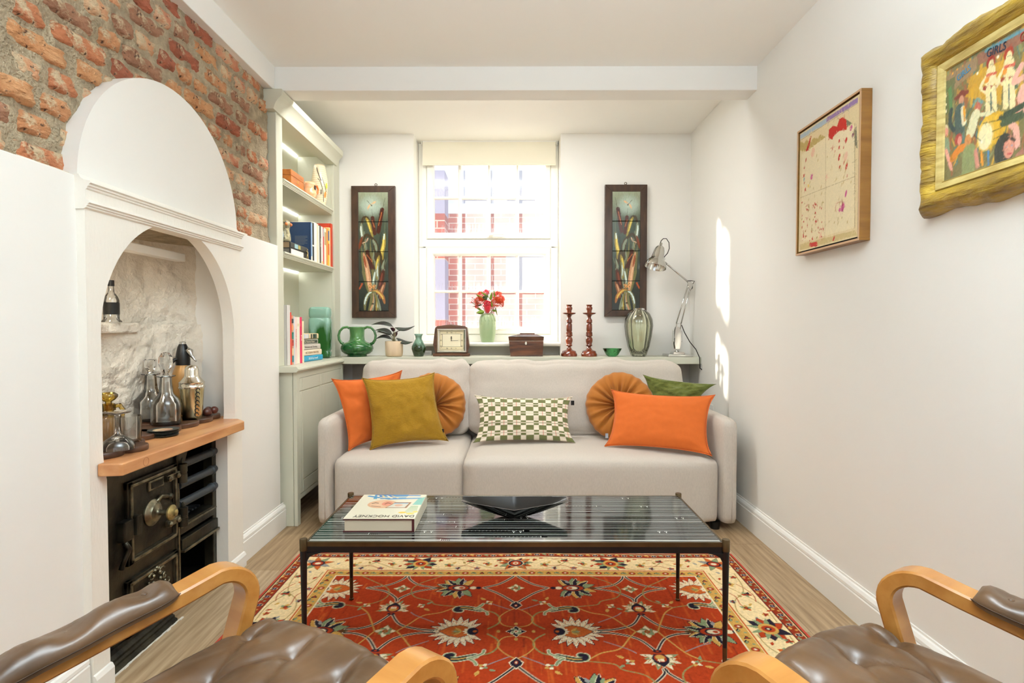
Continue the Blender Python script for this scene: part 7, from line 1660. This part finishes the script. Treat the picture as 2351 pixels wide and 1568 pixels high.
offs = [.022, .024, .028, .036, .046, .057, .067, .076, .083, .087, .087]; hts = [.010, .030, .036, .046, .052, .054, .050, .042, .030, .016, .0]
R = []
nr = len(rect_ring(0))
for o_, h_ in zip(offs, hts):
    ring = []
    for k, (y, z) in enumerate(rect_ring(o_)):
        v = Vector((y*7, z*7, 0)); w = noise.noise(v*1.1+Vector((0, 0, 4)))*.020+noise.noise(v*3)*.006; g = max(0, (o_-.028)/.06)
        cy, cz = (gy0+gy1)/2, (gz0+gz1)/2; dy, dz = (1 if y > gy0 else (-1 if y < gy1 else 0)), (1 if z > gz1 else (-1 if z < gz0 else 0))
        gouge = abs(noise.noise(v*3.3+Vector((5, 0, 0))))*.016*g+.006*noise.noise(v*9)*g
        ring.append((1.2615-max(.0, h_-gouge*(1 if h_ > .02 else 0)), y+dy*w*g, z+dz*w*g))
    R.append(ring)
MB().rings(R, True, (False, False)).build('carved_frame', GILT, gp, smooth=True)
lr = [(rect_ring(q), x) for q, x in ((.024, 1.2315), (.022, 1.2265), (.013, 1.2290), (.004, 1.2330), (.002, 1.2310), (.0, 1.2360))]
MB().rings([[(x, *p) for p in ring] for ring, x in lr], True, (False, False)).build('liner', LINR, gp)
XG = 1.2365
def A2(x, y):
    p = U(2140+x/3.408, y/3.408, X=XG); return (-p.y, p.z)
c = Canvas(-gy0-.002, -gy1+.002, gz0-.002, gz1+.002, .0022, S(120, 112, 70))
rr = random.Random(6); pal = [S(176, 132, 60), S(128, 132, 88), S(92, 106, 78), S(150, 96, 60), S(196, 152, 56), S(110, 84, 60), S(90, 120, 110)]
for k in range(420):
    x, y = rr.uniform(-gy0, -gy1), rr.uniform(gz0, gz1); a = rr.uniform(.9, 2.0); L_ = rr.uniform(.015, .05); c.line([(x, y), (x+L_*math.cos(a), y+L_*math.sin(a))], rr.uniform(.004, .011), pal[rr.randrange(7)], .7)
poly = lambda pts, col, a=1: c.poly([A2(*p) for p in pts], col, a)
def stroke(pts, w, col, a=1): c.line([A2(*p) for p in spline(pts, 4)], w*.70, col, a)
def blob(x, y, r1, r2, col, ang=0, a=1): c.ell(*A2(x, y), r1*.62, r2*.66, col, ang, a)
poly([(75, 620), (350, 440), (350, 540), (150, 720)], S(150, 124, 92)); poly([(350, 430), (719, 240), (719, 330), (360, 510)], S(140, 96, 76)); stroke([(420, 400), (719, 230)], .012, S(92, 140, 150))
poly([(300, 600), (420, 520), (560, 470), (540, 820), (380, 780), (260, 760)], S(206, 156, 40), .8); poly([(80, 650), (180, 600), (170, 760), (90, 960)], S(92, 104, 64), .8); stroke([(140, 700), (150, 900)], .018, S(90, 130, 80))
SK, SKP, SKD = S(232, 214, 160), S(226, 170, 150), S(196, 110, 100)
def girl(x, y, s, h=1.0, hair=S(150, 50, 36)):
    blob(x, y-8, .022*s, .026*s, hair); blob(x+2, y+10, .013*s, .019*s, SK); blob(x-6, y+12, .003, .002, S(40, 50, 60)); blob(x+10, y+6, .003, .002, S(40, 50, 60))
    stroke([(x, y+60), (x-4, y+150)], .040*s, SK); stroke([(x-40, y+110), (x-80, y+190), (x-30, y+230)], .013*s, SK); stroke([(x+20, y+90), (x+50, y+170)], .013*s, SK)
    blob(x-30, y+130, .011*s, .012*s, S(220, 140, 50)); stroke([(x-30, y+95), (x+40, y+75)], .010*s, S(200, 90, 70)); stroke([(x-50, y+195), (x+30, y+190)], .016*s, hair)
    stroke([(x-20, y+200), (x-24, y+400*h)], .022*s, SK); stroke([(x+20, y+200), (x+30, y+400*h)], .022*s, SK); stroke([(x, y+230), (x+3, y+390*h)], .005, S(60, 90, 90))
girl(460, 495, 1.0); girl(600, 430, 1.05, hair=S(160, 60, 40))
stroke([(719, 600), (640, 640), (700, 510)], .020, SKP); stroke([(719, 690), (700, 760), (719, 800)], .035, SKP); stroke([(719, 850), (620, 960), (655, 1010), (665, 1130)], .024, SKP); stroke([(700, 830), (600, 970)], .004, SKD)
# man in a hat, drummer, drum, crowd
stroke([(185, 770), (275, 720)], .016, S(120, 56, 44)); blob(232, 740, .020, .018, S(120, 56, 44)); blob(228, 785, .014, .020, S(196, 140, 110)); stroke([(215, 860), (215, 1010)], .050, S(70, 90, 84)); stroke([(150, 860), (140, 960), (170, 1020)], .018, S(54, 72, 70)); stroke([(240, 850), (250, 960)], .022, S(226, 216, 180)); stroke([(250, 840), (255, 940)], .010, S(216, 150, 40))
blob(360, 835, .016, .022, S(190, 104, 84)); stroke([(320, 830), (350, 780), (392, 800)], .012, S(110, 150, 140)); stroke([(340, 900), (300, 1040)], .042, S(218, 214, 170)); stroke([(370, 900), (480, 880)], .014, S(218, 214, 170))
blob(480, 1010, .062, .066, S(204, 158, 44), -.35); blob(440, 1035, .055, .066, S(214, 170, 50)); blob(418, 1065, .044, .060, S(220, 184, 90)); blob(416, 1068, .036, .052, S(236, 226, 176)); stroke([(400, 965), (520, 940)], .004, S(110, 96, 40)); stroke([(470, 1030), (540, 1000)], .004, S(110, 96, 40)); stroke([(480, 1090), (540, 1060)], .004, S(110, 96, 40)); stroke([(330, 1060), (388, 1108)], .003, S(60, 60, 50)); blob(388, 1110, .006, .007, S(240, 236, 210)); stroke([(440, 795), (490, 875)], .003, S(90, 90, 70))
stroke([(540, 920), (719, 820)], .022, S(60, 74, 56)); stroke([(560, 960), (700, 900)], .03, S(70, 84, 60))
blob(105, 1020, .017, .024, S(218, 200, 160)); blob(112, 1035, .012, .018, S(222, 150, 130)); stroke([(108, 1110), (112, 1190)], .036, S(134, 150, 120)); stroke([(110, 1180), (150, 1320)], .016, S(226, 160, 140))
blob(205, 1090, .022, .024, S(170, 70, 60)); blob(215, 1100, .012, .018, S(220, 140, 120)); stroke([(160, 1240), (210, 1170), (260, 1150)], .030, S(214, 130, 44)); blob(280, 1100, .018, .026, S(204, 140, 80)); stroke([(290, 1190), (280, 1330)], .064, S(138, 146, 96)); stroke([(340, 1180), (355, 1300)], .018, S(206, 140, 120)); stroke([(385, 1190), (395, 1290)], .010, S(220, 150, 50)); stroke([(440, 1180), (440, 1290)], .008, S(80, 130, 170))
blob(560, 1180, .046, .066, S(54, 58, 50)); blob(602, 1150, .026, .042, S(200, 130, 110)); blob(600, 1165, .022, .034, S(210, 146, 124)); blob(585, 1150, .004, .003, S(80, 140, 170)); blob(625, 1138, .004, .003, S(80, 140, 170)); stroke([(590, 1205), (618, 1200)], .006, S(190, 80, 80)); stroke([(560, 1110), (600, 1080), (645, 1095)], .010, S(60, 54, 44)); poly([(650, 1210), (719, 1150), (719, 1230), (650, 1250)], S(170, 110, 100), .7)
for (x, y) in ((95, 620), (103, 690), (107, 755), (107, 820), (108, 875), (515, 445), (355, 575)): blob(x, y, .0055, .006, S(246, 234, 200))
for (x, y) in ((162, 575), (197, 543), (240, 515)): blob(x, y, .004, .004, S(240, 160, 50))
# the part of the painting beyond the picture's edge goes on in the same brushwork
for k in range(90):
    x, y = rr.uniform(-1.32, -gy1), rr.uniform(gz0, gz1); a = rr.uniform(1.2, 1.9); c.line([(x, y), (x+.05*math.cos(a), y+.05*math.sin(a))], .014, [SK, SKP, S(206, 156, 40), S(60, 74, 56), S(120, 70, 50)][k % 5], .8)
c.dab(3000, .014, .0030, .32, (.4, 2.4), 5, .5); c.noise_(.05, 1, 12)
P = np.stack([np.full(c.X.shape, XG), -c.X, c.Y], -1)
pn = link('painting', grid_mesh('painting', P, c.C), pbr('oil_paint', (1, 1, 1), .4, attr='Col', bump=(90, .6, (1, 1, 1), .003), coat=.2), gp, True)
def wall_text(s, p0, p1, size, col, up_skew=0):
    a, b = A2(*p0), A2(*p1); o_ = Vector((XG-.0012, -(a[0]+b[0])/2, (a[1]+b[1])/2)); d = Vector((0, -(b[0]-a[0]), b[1]-a[1]))
    text(s, size, cloth(col), gp, frame(o_, d, Vector((0, 0, 1))), sx=d.length/(size*len(s)*.62))
wall_text('GIRLS', (185, 632), (318, 512), .024, (60, 140, 180)); wall_text('GIRLS', (412, 432), (602, 348), .030, (34, 50, 70))
wall_text('G', (692, 300), (730, 282), .032, (150, 50, 40))
